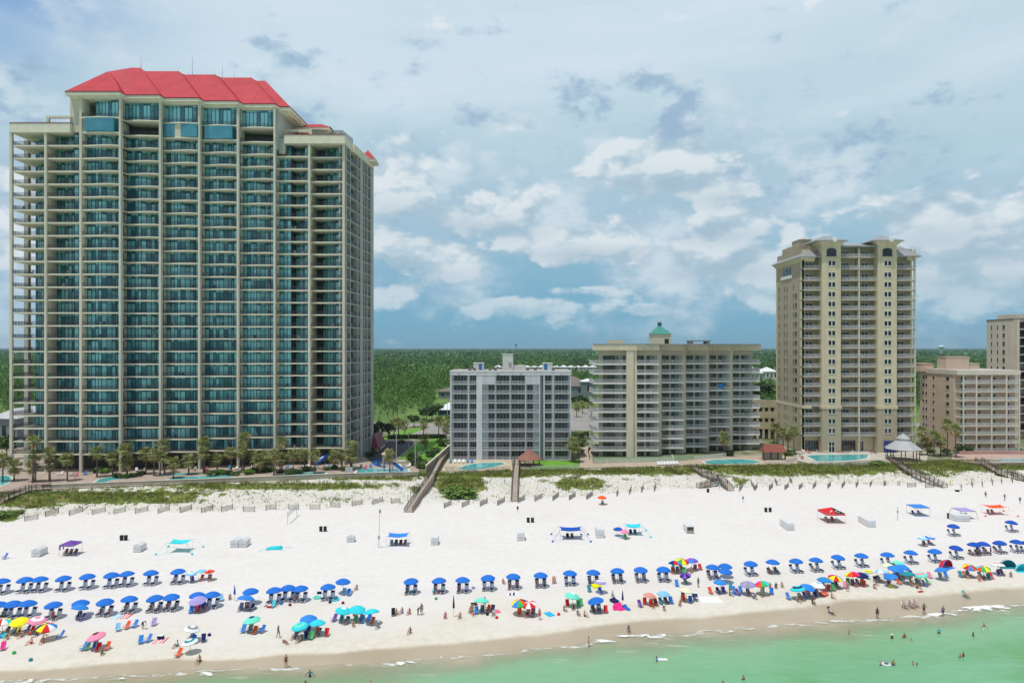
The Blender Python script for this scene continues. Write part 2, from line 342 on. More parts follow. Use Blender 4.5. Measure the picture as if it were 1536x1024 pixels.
# high thin streaks
ci = t.noise(t.xyz(t.m('ADD', t.m('MULTIPLY', u, 1.2), t.m('MULTIPLY', v, -1.4)), t.m('MULTIPLY', v, 5.5), 3.), 1.6, 4, .55)
cf = t.m('MULTIPLY', t.rng(ci, .36, .68), t.m('MULTIPLY', t.rng(v, .12, .34), .85))
base = t.mix(cf, base, (6.6, 7.7, 8.7, 1))
def blob(lst):
    tot = None
    for px, py, rx, ry, k in lst:
        cu, cv = uv(px, py); a_ = t.m('DIVIDE', t.m('SUBTRACT', u, cu), rx / F); b_ = t.m('DIVIDE', t.m('SUBTRACT', v, cv), ry / F)
        e = t.m('MULTIPLY', t.m('EXPONENT', t.m('MULTIPLY', t.m('ADD', t.m('MULTIPLY', a_, a_), t.m('MULTIPLY', b_, b_)), -1)), k)
        tot = e if tot is None else t.m('MAXIMUM', tot, e)
    return tot
base = t.mix(blob([(20, -5, 130, 45, .75), (-60, 30, 120, 80, .6)]), base, (1.3, 3.2, 6.4, 1))
base = t.mix(blob([(640, 420, 260, 60, .55), (1000, 470, 500, 40, .5)]), base, (2.1, 4.5, 6.1, 1))
# cumulus banks: coverage blobs broken up by billowy noise, lit from above
vv = t.m('MULTIPLY', v, 1.5)
def edge(cov_, n, amp, lo, hi): return t.rng(t.m('ADD', t.m('MULTIPLY', cov_, .62), t.m('MULTIPLY', t.m('SUBTRACT', n, .5), amp)), lo, hi)
sidec = t.m('MULTIPLY', t.m('MULTIPLY', t.m('MULTIPLY', t.rng(t.m('ABSOLUTE', u), .72, .95), t.rng(t.m('ABSOLUTE', u), 2.2, 1.2, .45, 1)), t.rng(v, .02, .08)), t.rng(v, .5, .25, 0, .8))
# a hazy, blurred backdrop of far cloud first
cov0 = t.m('MAXIMUM', sidec, blob([(720, 320, 250, 95, .85), (1020, 290, 220, 120, .85), (1450, 380, 170, 120, .9), (1270, 240, 150, 60, .7), (600, 270, 120, 90, .9), (20, 330, 120, 170, .85), (1080, 420, 200, 50, .7), (640, 430, 130, 40, .6)]))
n0 = t.noise(t.xyz(u, vv, 4.4), 7., 6, .58); m0 = edge(cov0, n0, 1.5, .06, .52)
col = t.mix(t.m('MULTIPLY', m0, .85), base, t.ramp(t.rng(n0, .36, .66), [(0, (3.4, 5.1, 6.5, 1)), (.5, (4.2, 5.75, 7.0, 1)), (1, (6.6, 7.6, 8.3, 1))]))
cov = t.m('MAXIMUM', sidec, blob([(600, 280, 70, 62, .95), (640, 388, 130, 46, .95), (725, 320, 130, 42, .95), (870, 362, 140, 34, 1.1), (990, 245, 95, 52, 1.15), (1080, 275, 50, 34, 1.05), (1070, 388, 120, 40, 1.1), (1135, 425, 60, 32, 1.0), (1090, 338, 90, 32, .95),
            (800, 462, 140, 15, .72), (985, 464, 60, 11, .7), (1405, 325, 75, 44, 1.15), (1500, 345, 70, 50, .9), (1440, 395, 120, 40, 1.0), (590, 440, 70, 22, .7), (0, 330, 60, 70, .85), (10, 475, 60, 18, .8), (885, 436, 55, 9, .95), (1500, 440, 80, 24, .7)]))
def puff(uu, vq, det):
    wv = t.noise(t.xyz(uu, vq, 6.1), 9., 4, .6); wd = t.m('MULTIPLY', t.m('SUBTRACT', wv, .5), .06)
    vo = t.new('ShaderNodeTexVoronoi', voronoi_dimensions='2D', feature='F1'); vo.inputs['Scale'].default_value = 10.; vo.inputs['Detail'].default_value = det; vo.inputs['Roughness'].default_value = .55; vo.inputs['Lacunarity'].default_value = 2.1; vo.normalize = True
    t.put(vo.inputs['Vector'], t.xyz(t.m('ADD', uu, wd), t.m('ADD', t.m('MULTIPLY', vq, 1.1), wd), 0))
    return t.m('ADD', t.m('MULTIPLY', t.m('SUBTRACT', .42, vo.outputs['Distance']), .95), t.m('ADD', t.m('MULTIPLY', t.m('SUBTRACT', wv, .5), .75), .5))
n1 = puff(u, vv, 3.); n1b = puff(t.m('ADD', u, -.008), t.m('ADD', vv, .03), 1.)
m1 = edge(cov, n1, 1.25, .33, .54)
lit = t.m('ADD', t.m('MULTIPLY', t.m('SUBTRACT', n1, n1b), .55), t.m('MULTIPLY', t.m('SUBTRACT', n1, .5), .3))
cc = t.ramp(t.rng(lit, -.10, .12), [(0, (4.1, 5.5, 6.5, 1)), (.4, (5.0, 6.3, 7.2, 1)), (.7, (6.0, 7.1, 7.8, 1)), (1, (7.6, 8.2, 8.6, 1))])
shd = blob([(600, 325, 60, 25, .8), (640, 415, 110, 20, .7), (725, 345, 110, 20, .8), (880, 383, 120, 14, 1.0), (985, 285, 75, 22, 1.1), (1080, 300, 40, 16, .8), (1075, 410, 100, 18, .9), (1090, 355, 70, 15, .8), (1410, 360, 70, 20, .9), (1440, 425, 110, 18, .8), (1500, 380, 60, 20, .8)])
cc = t.mix(t.m('MULTIPLY', shd, t.rng(n1b, .3, .6, 1.0, .6)), cc, (3.7, 5.0, 6.1, 1))
cc = t.mix(t.rng(v, .13, .02, 0, .6), cc, (3.6, 5.8, 7.0, 1))
col = t.mix(t.m('MULTIPLY', m1, .9), col, cc)
# low grey scud in front of the bright veil
sc_ = blob([(750, 170, 60, 22, .9), (860, 135, 50, 26, .95), (905, 165, 50, 26, .95), (990, 130, 60, 30, .9), (1025, 165, 40, 45, .95), (1300, 235, 85, 42, 1.0), (1352, 162, 28, 18, 1.1), (1400, 148, 44, 24, .75), (1468, 155, 28, 24, 1.1), (430, 105, 60, 46, 1.05), (455, 160, 50, 44, .95), (20, 150, 60, 38, 1.05), (1190, 265, 80, 40, .75)])
n2 = t.noise(t.xyz(t.m('MULTIPLY', u, 1.1), t.m('MULTIPLY', v, 1.7), 8.3), 15., 7, .6); m2 = edge(sc_, n2, 1.9, .12, .66)
col = t.mix(t.m('MULTIPLY', m2, .85), col, t.ramp(t.rng(n2, .4, .62), [(0, (5.2, 6.7, 7.5, 1)), (.5, (4.0, 5.6, 6.9, 1)), (1, (3.1, 4.6, 6.3, 1))]))
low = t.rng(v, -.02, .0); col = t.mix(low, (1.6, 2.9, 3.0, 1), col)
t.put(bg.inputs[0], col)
vs = SC.view_settings; vs.view_transform = 'Standard'; vs.look = 'None'; vs.exposure = 0; vs.gamma = 1

hb = MB(); hb.box(-14000, 14000, -600, 13500, -4.5, 190); hz, t, b_ = newmat('sea_haze'); hz.node_tree.nodes.remove(b_); pv = t.new('ShaderNodeVolumePrincipled'); pv.inputs['Color'].default_value = (.55, .78, .95, 1); pv.inputs['Density'].default_value = 6e-5; pv.inputs['Anisotropy'].default_value = .2
t.l.new(pv.outputs[0], t.n['Material Output'].inputs['Volume']); tag(hb.build('haze', hz), kind='stuff')
# ================================================================= buildings
def glassmat(name, dark, bright, rough=.08, split=.5):
    m, t, b = newmat(name); g = t.new('ShaderNodeNewGeometry').outputs['Random Per Island']
    p = t.pos(); q = t.sep(p)
    c = t.mix(t.rng(t.m('ADD', g, t.m('MULTIPLY', t.m('SUBTRACT', t.noise(p, .35, 3), .5), .8)), split - .22, split + .22), dark, bright)
    t.put(b.inputs['Base Color'], c); b.inputs['Roughness'].default_value = rough; b.inputs['Specular IOR Level'].default_value = .8
    b.inputs['Metallic'].default_value = .1
    MATS[name] = m; return m
GL_TEAL = glassmat('teal_glass', (.03, .18, .25, 1), (.27, .66, .76, 1), .06, .46)
GL_BLUE = glassmat('blue_glass', (.02, .16, .23, 1), (.04, .27, .36, 1), .06)
GL_DARK = glassmat('dark_glass', (.010, .013, .017, 1), (.07, .085, .10, 1), .08, .75)
GL_CURT = glassmat('curtained_glass', (.012, .015, .018, 1), (.30, .32, .31, 1), .1, .74)
MULL = mat('dark_window_metal', (.022, .035, .042, 1), .45, .1)
RAILD = mat('charcoal_railing', (.045, .05, .055, 1), .5, .1)
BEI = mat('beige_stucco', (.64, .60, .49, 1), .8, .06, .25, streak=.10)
BEI2 = mat('cream_soffit', (.76, .71, .57, 1), .8, .05)
SLABW = mat('pale_slab_paint', (.70, .67, .58, 1), .75, .06)
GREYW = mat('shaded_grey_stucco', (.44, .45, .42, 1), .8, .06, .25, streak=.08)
DARKW = mat('recess_shade_colour', (.06, .06, .06, 1), .8, .15)  # shade of recesses, undercroft and openings put into the colour
REDR, t, b_ = newmat('red_metal_roof'); p_ = t.pos(); q_ = t.sep(p_)
sm_ = t.m('FRACT', t.m('MULTIPLY', q_[0], 1.1)); sm_ = t.rng(t.m('ABSOLUTE', t.m('SUBTRACT', sm_, .5)), .36, .46)
cr_ = t.mix(t.rng(t.noise(p_, .25, 5, .6), .3, .7), (.55, .032, .05, 1), (.46, .022, .036, 1)); cr_ = t.mix(t.m('MULTIPLY', sm_, .45), cr_, (.30, .015, .03, 1)); fd_ = t.noise(t.xyz(t.m('MULTIPLY', q_[0], 1.5), t.m('MULTIPLY', q_[1], .1), 0), 1., 4)
t.put(b_.inputs['Base Color'], t.mix(t.rng(fd_, .5, .75, 0, .3), cr_, (.58, .10, .11, 1))); b_.inputs['Roughness'].default_value = .55; b_.inputs['Specular IOR Level'].default_value = .25
REDT = mat('dark_red_roof_trim', (.25, .02, .05, 1), .5, .05)
STEEL = mat('galvanised_steel', (.42, .43, .44, 1), .35, .08, metal=.6)
WHITEP = mat('white_paint', (.78, .78, .77, 1), .55, .05)
ROOFG = mat('pale_flat_roof', (.50, .49, .46, 1), .9, .12, .3)

def rail(w, h=1.1, pitch=.16, y=0, kick=0., th=.035, ends=None):
    b = MB(); b.box(0, w, y, y + .06, h - .06, h, 0).box(0, w, y, y + .05, .08, .13, 0)
    n = max(2, int(w / pitch))
    for i in range(n + 1):
        x = min(w - th, i * w / n); b.box(x, x + th, y + .008, y + .008 + th, .13, h - .06, 0)
    for i in range(int(w / 1.8) + 1):
        x = min(w - .06, i * w / max(1, int(w / 1.8))); b.box(x, x + .06, y - .002, y + .058, 0, h - .061, 0)
    return b
def glasswall(poly, z1, step=1.05, trans=.82, pane=None, mull=None, ds=.0):
    """panes and dark mullions along a plan polyline"""
    g = pane or MB(); f = mull or MB()
    for (x0, y0), (x1, y1) in zip(poly[:-1], poly[1:]):
        L = math.hypot(x1 - x0, y1 - y0); n = max(1, round(L / step))
        for i in range(n):
            a = (x0 + (x1 - x0) * i / n, y0 + (y1 - y0) * i / n); b = (x0 + (x1 - x0) * (i + 1) / n, y0 + (y1 - y0) * (i + 1) / n)
            zt = z1 * trans
            g.face([(a[0], a[1], .05), (b[0], b[1], .05), (b[0], b[1], zt), (a[0], a[1], zt)])
            g.face([(a[0], a[1], zt), (b[0], b[1], zt), (b[0], b[1], z1), (a[0], a[1], z1)])
            f.box(a[0] - .07, a[0] + .07, a[1] - .06, a[1] + .03, 0, z1)
        f.bar((x0, y0, z1 * trans), (x1, y1, z1 * trans), .08, .09); f.bar((x0, y0, .06), (x1, y1, .06), .08, .1)
    f.box(poly[-1][0] - .05, poly[-1][0] + .05, poly[-1][1] - .06, poly[-1][1] + .03, 0, z1)
    return g, f

# ---------------------------------------------------------------- 1. the tall tower with the red roof
Y0 = 191.7; FH = 3.61; ZS = 10.14; NF = 25; ZTOP = ZS + NF * FH
T1 = thing('condo_tower', (wx(265, Y0), Y0 + 12, ZP), 'tall beige condominium tower with teal glass balconies and a bright red hipped roof', 'tower', 'beachfront condominium buildings')
cpx = [17, 69, 121.5, 182, 242, 300.5, 358.5, 413.5, 464, 515.5]
bY = [Y0 + k for k in (0, 0, 0, 3, 4.9, 7, 9, 11, 12)]
cY = [Y0] + [min(bY[i - 1], bY[i]) for i in range(1, 9)] + [bY[8]]
cX = [wx(p, y) for p, y in zip(cpx, cY)]
cw = [.75, .75, .75, 1.25, 1.25, 1.25, 1.25, 1.25, .75, .8]
for i in range(10):
    b = MB(); zt = ZTOP + (9.7 if 2 <= i <= 7 else 0); Yc = cY[i]
    if 3 <= i <= 7: b.box(wx(cpx[i] - 2.9, Yc), wx(cpx[i] - .1, Yc), Yc - .3, Yc + .75, ZP, zt)
    else: b.box(cX[i] - .34, cX[i] + .34, Yc - .3, Yc + .5, ZP, zt)
    b.build('column', BEI, T1)
slabs = {}; items = []; witems = []
def bay(j):
    x0 = wx(cpx[j] + (1.6 if 3 <= j <= 7 else 1.7), bY[j]); x1 = wx(cpx[j + 1] - (2.0 if 3 <= j + 1 <= 7 else 1.6), bY[j]); return x0, x1 - x0
walls = MB(); vents = MB(); dark = MB()
for j in range(9):
    x0, w = bay(j); s = MB(); th = .32
    if j == 0: edge = [(0, 0), (w, 0), (w, 4.5), (w * .2, 8.2), (0, 8.2)]
    elif j in (1, 8, 7): edge = [(0, -.05), (w, -.05), (w, 7), (0, 7)]
    else: edge = [(0, -.1), (w * .15, -.12), (w * .35, -.35), (w * .55, -.7), (w * .72, -.8), (w * .88, -.55), (w, -.1), (w, 6), (0, 6)]
    s.prism(edge, -th, 0, 0)
    r = MB(); fe = [e for e in edge if e[1] < .2]
    for (a, b_), (c_, d_) in zip(fe[:-1], fe[1:]):
        r.bar((a, b_ + .12, 1.07), (c_, d_ + .12, 1.07), .06).bar((a, b_ + .12, .12), (c_, d_ + .12, .12), .05)
        L = math.hypot(c_ - a, d_ - b_); n = max(1, int(L / .17))
        for i in range(n + 1):
            k = i / n; r.box(a + (c_ - a) * k - .018, a + (c_ - a) * k + .018, b_ + (d_ - b_) * k + .10, b_ + (d_ - b_) * k + .14, .12, 1.05)
    if j == 0:
        r.bar((.2, .1, 1.07), (.2, 8.1, 1.07), .06).bar((.2, .1, .12), (.2, 8.1, .12), .05)
        for i in range(40): r.box(.18, .22, .1 + i * .2, .14 + i * .2, .12, 1.05)
    hz = FH - th
    if j == 0: polys = [[(w * .16, 7.4), (w * .97, 3.0)]]
    elif j == 1: polys = [[(.3, 4.0), (w * .71, 4.0)], [(w * .72, 1.6), (w, 1.5)]]
    elif j == 7: polys = [[(.3, 1.9), (w * .40, 1.7)], [(w * .44, 4.8), (w * .82, 4.8)], [(w * .82, 2.2), (w, 2.1)]]
    elif j == 8: polys = [[(w * .24, 5.6), (w * .4, 4.6), (w * .6, 3.7), (w * .8, 3.2), (w * .99, 3.0)]]
    else: polys = [[(.3, 2.0), (w * .26, 1.6), (w * .42, 1.7)], [(w * .42, 1.7), (w * .62, 3.1), (w * .80, 3.4)], [(w * .82, 2.1), (w, 2.0)]]
    gf = [glasswall(pl, hz) for pl in polys]
    for k in range(NF):
        z = ZS + k * FH; items.append((s, r, (x0, bY[j], z))); witems += [(g, f, (x0, bY[j], z)) for g, f in gf]
    za, zb = ZS, ZTOP
    if 2 <= j <= 6:
        walls.box(x0 - .05, x0 + .25, bY[j] + .15, bY[j] + 5, za, zb); dark.box(x0 + w * .80, x0 + w * .82, bY[j] + 2.1, bY[j] + 5, za, zb)
        for k in range(NF): vents.box(x0 + .25, x0 + .28, bY[j] + .9, bY[j] + 1.5, ZS + k * FH + 2.75, ZS + k * FH + 2.98)
    elif j == 1: walls.box(x0 - .3, x0 + .12, bY[j] + .9, bY[j] + 9, za, zb); dark.box(x0 + w * .70, x0 + w * .72, bY[j] + 1.6, bY[j] + 9, za, zb)
    elif j == 7: walls.box(x0 - .05, x0 + .25, bY[j] + .15, bY[j] + 6, za, zb); dark.box(x0 + w * .41, x0 + w * .43, bY[j] + 1.75, bY[j] + 6, za, zb); dark.box(x0 + w * .82, x0 + w * .835, bY[j] + 2.3, bY[j] + 6, za, zb)
    elif j == 8: walls.box(x0 - .3, x0 + .15, bY[j] + .9, bY[j] + 9, za, zb)
rep_parts('balcony', items, T1, BEI2, 'railing', RAILD); rep_parts('window_wall', witems, T1, GL_TEAL, 'mullion', MULL)
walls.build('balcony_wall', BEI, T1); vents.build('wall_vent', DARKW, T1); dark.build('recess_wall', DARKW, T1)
xr, yr = wx(560, 232), 232.0; xf, yf = cX[9] + .4, bY[8]
core = MB()
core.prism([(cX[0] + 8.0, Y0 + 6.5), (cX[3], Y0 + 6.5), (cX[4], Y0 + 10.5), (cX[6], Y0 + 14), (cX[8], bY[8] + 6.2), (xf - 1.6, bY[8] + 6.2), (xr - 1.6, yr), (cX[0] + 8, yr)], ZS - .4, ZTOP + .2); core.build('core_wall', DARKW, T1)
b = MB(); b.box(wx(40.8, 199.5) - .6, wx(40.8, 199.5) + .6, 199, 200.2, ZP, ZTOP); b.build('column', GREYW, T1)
# lower level: dark pool-level undercroft
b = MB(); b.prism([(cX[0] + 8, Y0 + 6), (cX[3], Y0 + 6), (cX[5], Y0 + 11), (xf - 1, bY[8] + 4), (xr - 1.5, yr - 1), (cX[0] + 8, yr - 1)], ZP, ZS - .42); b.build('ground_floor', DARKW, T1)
# side face, running back from the right-hand corner
du = Vector((xr - xf, yr - yf, 0)); Ls = du.length; du.normalize(); dn = Vector((du.y, -du.x, 0))
def sp(s_, o_, z): q = Vector((xf, yf, z)) + du * s_ + dn * o_; return q
def sbox(mb, s0, s1, o0, o1, z0, z1): mb.hexa([sp(s0, o1, z0), sp(s0, o0, z0), sp(s1, o0, z0), sp(s1, o1, z0), sp(s0, o1, z1), sp(s0, o0, z1), sp(s1, o0, z1), sp(s1, o1, z1)])
def s_of(px): # where the ray through px meets the side line
    k = (px - PX) / F; return (k * yf - xf) / (du.x - k * du.y)
RI = []
segs = [(519.5, 525.5, 'g'), (525.5, 535.5, 'w'), (536.5, 540.5, 'g'), (540.5, 543.5, 's'), (543.5, 546, 'g'), (546.5, 550, 'g'), (551, 556, 'g'), (556, 560, 's')]
sl = MB(); pil = MB(); wl = MB(); gl = MB(); rl = MB(); fr = MB()
for k in range(NF): sbox(sl, .5, Ls, -2.2, .05, ZS + k * FH - .3, ZS + k * FH)
for a_, b_, ty in segs:
    s0, s1 = s_of(a_), min(Ls, s_of(b_))
    sbox(pil, s0 - .22, s0 + .22, -1.6, .12, ZP, ZTOP)
    if ty == 's': sbox(wl, s0 + .221, s1, -1.6, .08, ZP, ZTOP)
    else:
        for k in range(NF):
            z = ZS + k * FH
            sr = MB(); sbox(sr, s0 + .25, s1 - .25, -.12, -.04, ZS + .05, ZS + 1.15); o_ = sp(s0, 0, ZS); sr.v = [(a - o_.x, b - o_.y, c - o_.z) for a, b, c in sr.v]; RI.append((sr, None, (o_.x, o_.y, z)))
            if ty == 'g': sbox(gl, s0 + .25, s1 - .25, -1.4, -1.3, z, z + FH - .3)
            else: sbox(wl, s0 + .25, s0 + (s1 - s0) * .22, -1.4, -1.2, z, z + FH - .3); sbox(gl, s0 + (s1 - s0) * .22, s1 - .25, -1.4, -1.3, z, z + FH - .3)
sbox(wl, 0, Ls, -1.9, -1.5, ZP, ZTOP); sbox(wl, Ls - .3, Ls, -12, .1, ZP, ZTOP)
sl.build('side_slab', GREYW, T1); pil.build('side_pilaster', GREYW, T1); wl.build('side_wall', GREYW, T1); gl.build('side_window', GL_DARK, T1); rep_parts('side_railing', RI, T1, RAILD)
# roof-level parapets
def bpx(mb, x0, x1, yt, yb, Y, d, mi=0, mb2=None):
    return mb.box(wx(x0, Y), wx(x1, Y), Y, Y + d, wz(yb, Y), wz(yt, Y), mi)
b = MB(); bpx(b, 14, 105, 184.5, 198.5, Y0 - .5, 12); b.build('parapet', BEI2, T1)
b = MB(); bpx(b, 13.6, 105.4, 183.6, 184.5, Y0 - .6, 12.2); b.build('parapet_cap', REDT, T1)
b = MB(); bpx(b, 69, 106, 173.8, 177, Y0 - .2, .7); bpx(b, 69, 73, 177.0, 184, Y0 - .2, .7); bpx(b, 69, 106, 173.8, 177, Y0 + 6, .7); b.build('roof_frame', BEI, T1)
# right parapet follows the stepping front and the side
zt_, zb_ = wz(204.7, bY[8]), wz(217.5, bY[8])
b = MB(); b.box(cX[7] + 2.0, xf + .3, bY[7] - .5, bY[8] + 8, zb_, zt_); b.hexa([(xf - 8, bY[8] + 7.9, zb_), sp(7.9, .25, zb_), sp(Ls, .25, zb_), (xr - 9, yr, zb_), (xf - 8, bY[8] + 7.9, zt_ - .05), sp(7.9, .25, zt_ - .05), sp(Ls, .25, zt_ - .05), (xr - 9, yr, zt_ - .05)]); b.build('parapet', BEI2, T1)
b = MB(); b.box(cX[7] + 1.95, xf + .4, bY[7] - .6, bY[7] - .1, zt_, zt_ + .18); b.build('parapet_cap', REDT, T1)
b = MB(); Yq = bY[8] + 3; bpx(b, 426, 467, 194.3, 198, Yq, .7); bpx(b, 426, 429.5, 198, 205.5, Yq, .7); bpx(b, 463, 467, 198, 205.5, Yq, .7); b.build('roof_frame', BEI, T1)
b = MB(); bpx(b, 449, 463, 200, 205, Yq + 1.5, 3); b.build('roof_hatch', REDR, T1)
# penthouse levels
class _PW:
    def box(s, *a): MB().box(*a[:6]).build('penthouse_wall', BEI, T1); return s
pm = _PW(); so_ = MB(); rl_ = MB()
z1, z2 = ZTOP + 4.2, ZTOP + 9.7                    # sky-lounge floor, eave soffit
for j in range(2, 7):
    x0, w = bay(j); yb_ = bY[j]
    g, f = glasswall([(x0 + (w * .22 if j == 2 else .25), yb_ + (2.5 if j == 2 else 1.0)), (x0 + w, yb_ + .8)], z2 - z1 - .3, 1.1, .9); g.v = [(a, b, c + z1) for a, b, c in g.v]; f.v = [(a, b, c + z1) for a, b, c in f.v]; pw_ = g.build('penthouse_window', GL_TEAL, T1); f.build('mullion', MULL, pw_)
    so_.prism([(x0, yb_ - .3), (x0 + w * .5, yb_ - 1.0), (x0 + w, yb_ - .3), (x0 + w, yb_ + 7), (x0, yb_ + 7)], z1 - .35, z1)
    so_.prism([(x0, yb_ - .2), (x0 + w * .5, yb_ - .7), (x0 + w, yb_ - .2), (x0 + w, yb_ + 6), (x0, yb_ + 6)], ZTOP - .35, ZTOP)
    rl_.add(rail(w, 1.1), (x0, yb_ - .2, z1))
    if j in (2, 5): MB().box(x0 + w * .12, x0 + w * .88, yb_ - .9, yb_ + 6, ZTOP + .1, z1 - .4).build('glass_box', GL_BLUE, T1)
    elif j == 4: MB().box(x0 + .2, x0 + w * .36, yb_ - .6, yb_ + 6, ZTOP + .1, z1 - .4).build('glass_box', GL_BLUE, T1); MB().box(x0 + w * .53, x0 + w * .97, yb_ - .6, yb_ + 6, ZTOP + .1, z1 - .4).build('glass_box', GL_BLUE, T1); pm.box(x0 + w * .36, x0 + w * .53, yb_ - .5, yb_ + 5, ZTOP, z1 - .36)
    else: rl_.add(rail(w, 1.1), (x0, yb_, ZTOP))
    pm.box(x0 - .05, x0 + .25, yb_ + .15, yb_ + 3, ZTOP, z2)
rl_.build('penthouse_railing', RAILD, T1); so_.build('penthouse_slab', BEI2, T1)
gb = MB()
Y1 = Y0 + 1.2
bpx(pm, 105, 122.5, 143, 198, Y1, 9); bpx(pm, 122.5, 131, 173.5, 198, Y0 + .4, 6); bpx(pm, 105, 128, 173.5, 198, Y0 + .6, 8)
pc = MB(); pc.prism([(cX[2] + .5, Y0 + 7), (cX[3], Y0 + 7), (cX[5], Y0 + 11.5), (cX[7] - .5, Y0 + 15.5), (cX[7] + .2, Y0 + 34), (cX[2] - 2, Y0 + 34)], ZTOP + .2, z2 + .3); pc.build('penthouse_core', DARKW, T1)
b = MB(); xa = cX[7] - .1; b.box(xa, xa + .5, bY[6] + .5, Y0 + 36, ZTOP - 2, z2); b.build('penthouse_wall', GREYW, T1); b = MB(); b.box(xa + .5, xa + 2.2, bY[7] - .3, bY[7] + 5, ZTOP - 3, ZTOP + 1.5); b.build('penthouse_wall', GREYW, T1)
# red roof
def rp(px, py, Y): return (wx(px, Y), Y, wz(py, Y))
E = [rp(97.4, 137, Y0 - 1.2), rp(179.5, 137, Y0 - 1.2), rp(189, 142.3, Y0 + 1.5), rp(239.6, 142.3, Y0 + 1.5), rp(247, 146.6, Y0 + 3.7), rp(298, 146.6, Y0 + 3.7), rp(306, 151, Y0 + 6.1), rp(356.3, 151, Y0 + 6.1), rp(365, 155.6, Y0 + 8.6), rp(412, 155.6, Y0 + 8.6), rp(420, 160, Y0 + 11), rp(435, 160, Y0 + 11)]
P1 = rp(160, 108, Y0 + 10); V_ = rp(171, 113.3, Y0 + 9)
R = [rp(198, 101.5, Y0 + 14), rp(210.6, 102, Y0 + 14), rp(217, 107, Y0 + 16.4), rp(267.5, 107, Y0 + 16.4), rp(276, 112, Y0 + 18.8), rp(322, 112, Y0 + 18.8), rp(331.6, 116.5, Y0 + 21.3), rp(376.7, 116.5, Y0 + 21.3), rp(384, 121.3, Y0 + 23.7), rp(398, 121.3, Y0 + 23.7)]
ze = E[0][2]
B = [(E[0][0] + 1, Y0 + 30, ze), (R[1][0], Y0 + 31, ze), (R[5][0], Y0 + 35, ze), (E[11][0] + .4, Y0 + 38, ze)]
b = MB()
for f in [[E[0], E[1], P1], [E[1], E[2], V_, P1], [E[2], E[3], R[1], R[0], V_], [E[3], E[4], R[2], R[1]], [E[4], E[5], R[3], R[2]], [E[5], E[6], R[4], R[3]], [E[6], E[7], R[5], R[4]], [E[7], E[8], R[6], R[5]], [E[8], E[9], R[7], R[6]], [E[9], E[10], R[8], R[7]], [E[10], E[11], R[9], R[8]],
          [E[11], B[3], R[9]], [E[0], P1, B[0]], [P1, V_, R[0], B[0]]] + [[R[i], R[i + 1], (R[i + 1][0], R[i + 1][1] + 15, ze), (R[i][0], R[i][1] + 15, ze)] for i in range(9)] + [[R[0], (R[0][0], R[0][1] + 15, ze), B[0]], [R[9], B[3], (R[9][0], R[9][1] + 15, ze)]]:
    for i in range(1, len(f) - 1): b.face([f[0], f[i], f[i + 1]])
rf = b.build('roof', REDR, T1)
b = MB()
for i in range(11): b.bar((E[i][0], E[i][1] - .05, ze - .06), (E[i + 1][0], E[i + 1][1] - .05, ze - .06), .16, .22)
b.bar((E[11][0], E[11][1], ze - .06), B[3], .2, .22); b.bar((E[0][0], E[0][1], ze - .06), B[0], .2, .22); b.build('roof_trim', REDT, rf)
b = MB()
for p_, q_ in ((P1, E[1]), (V_, E[2]), (R[1], E[3]), (R[2], E[4]), (R[3], E[5]), (R[4], E[6]), (R[5], E[7]), (R[6], E[8]), (R[7], E[9]), (R[8], E[10])): b.bar(Vector(p_) + Vector((0, -.05, .06)), Vector(q_) + Vector((0, -.05, .06)), .16, .12)
b.build('roof_seam', mat('pale_red_seam', (.66, .12, .13, 1), .45), rf)
b = MB(); ring = [(x, y) for x, y, z in E] + [(x, y) for x, y, z in B[::-1]]; b.prism(ring, ze - 1.0, ze - .19); b.build('eave', BEI2, T1)
b = MB(); ring = [(x + (.8 if i == 0 else -.8 if i == 11 else 0), y + 1.0) for i, (x, y, z) in enumerate(E)] + [(x, y - 1) for x, y, z in B[::-1]]; b.prism(ring, ze - 1.55, ze - 1.003); b.build('soffit', BEI2, T1)
# lower red roofs and the blue roof monitor at the back right
def hip(mb, x0, x1, y0, y1, z0, z1, ins=None, mi=0):
    w_ = min(x1 - x0, y1 - y0) / 2 if ins is None else ins
    if x1 - x0 >= y1 - y0: a_, c_ = (x0 + w_, (y0 + y1) / 2, z1), (x1 - w_, (y0 + y1) / 2, z1); fs = [[(x0, y0, z0), (x1, y0, z0), c_, a_], [(x1, y0, z0), (x1, y1, z0), c_], [(x1, y1, z0), (x0, y1, z0), a_, c_], [(x0, y1, z0), (x0, y0, z0), a_]]
    else: a_, c_ = ((x0 + x1) / 2, y0 + w_, z1), ((x0 + x1) / 2, y1 - w_, z1); fs = [[(x0, y0, z0), (x1, y0, z0), a_], [(x1, y0, z0), (x1, y1, z0), c_, a_], [(x1, y1, z0), (x0, y1, z0), c_], [(x0, y1, z0), (x0, y0, z0), a_, c_]]
    for f in fs:
        f2 = [f[0]]
        for q_ in f[1:]:
            if (Vector(q_) - Vector(f2[-1])).length > 1e-5: f2.append(q_)
        mb.face(f2, mi)
    return mb
Yb = 216; b = MB(); z_e = wz(190.6, Yb); hip(b, wx(440, Yb), wx(496, Yb), Yb, Yb + 8, z_e, wz(180.5, Yb), 4.); b.build('roof', REDR, T1)
b = MB(); b.box(wx(441, Yb), wx(494, Yb), Yb + .1, Yb + 7.8, z_e - .7, z_e - .02); b.build('eave', BEI2, T1)
b = MB(); b.box(wx(446, Yb), wx(490, Yb), Yb + 1.2, Yb + 7, ZTOP, z_e - .7); b.build('penthouse_wall', GREYW, T1)
b = MB(); Yb = 219; b.prism([(wx(492, Yb), Yb), (wx(514, Yb), Yb), (wx(520, Yb), Yb + 9), (wx(496, Yb), Yb + 9)], wz(206, Yb), wz(195.5, Yb)); b.build('roof_plant_room', STEEL, T1)
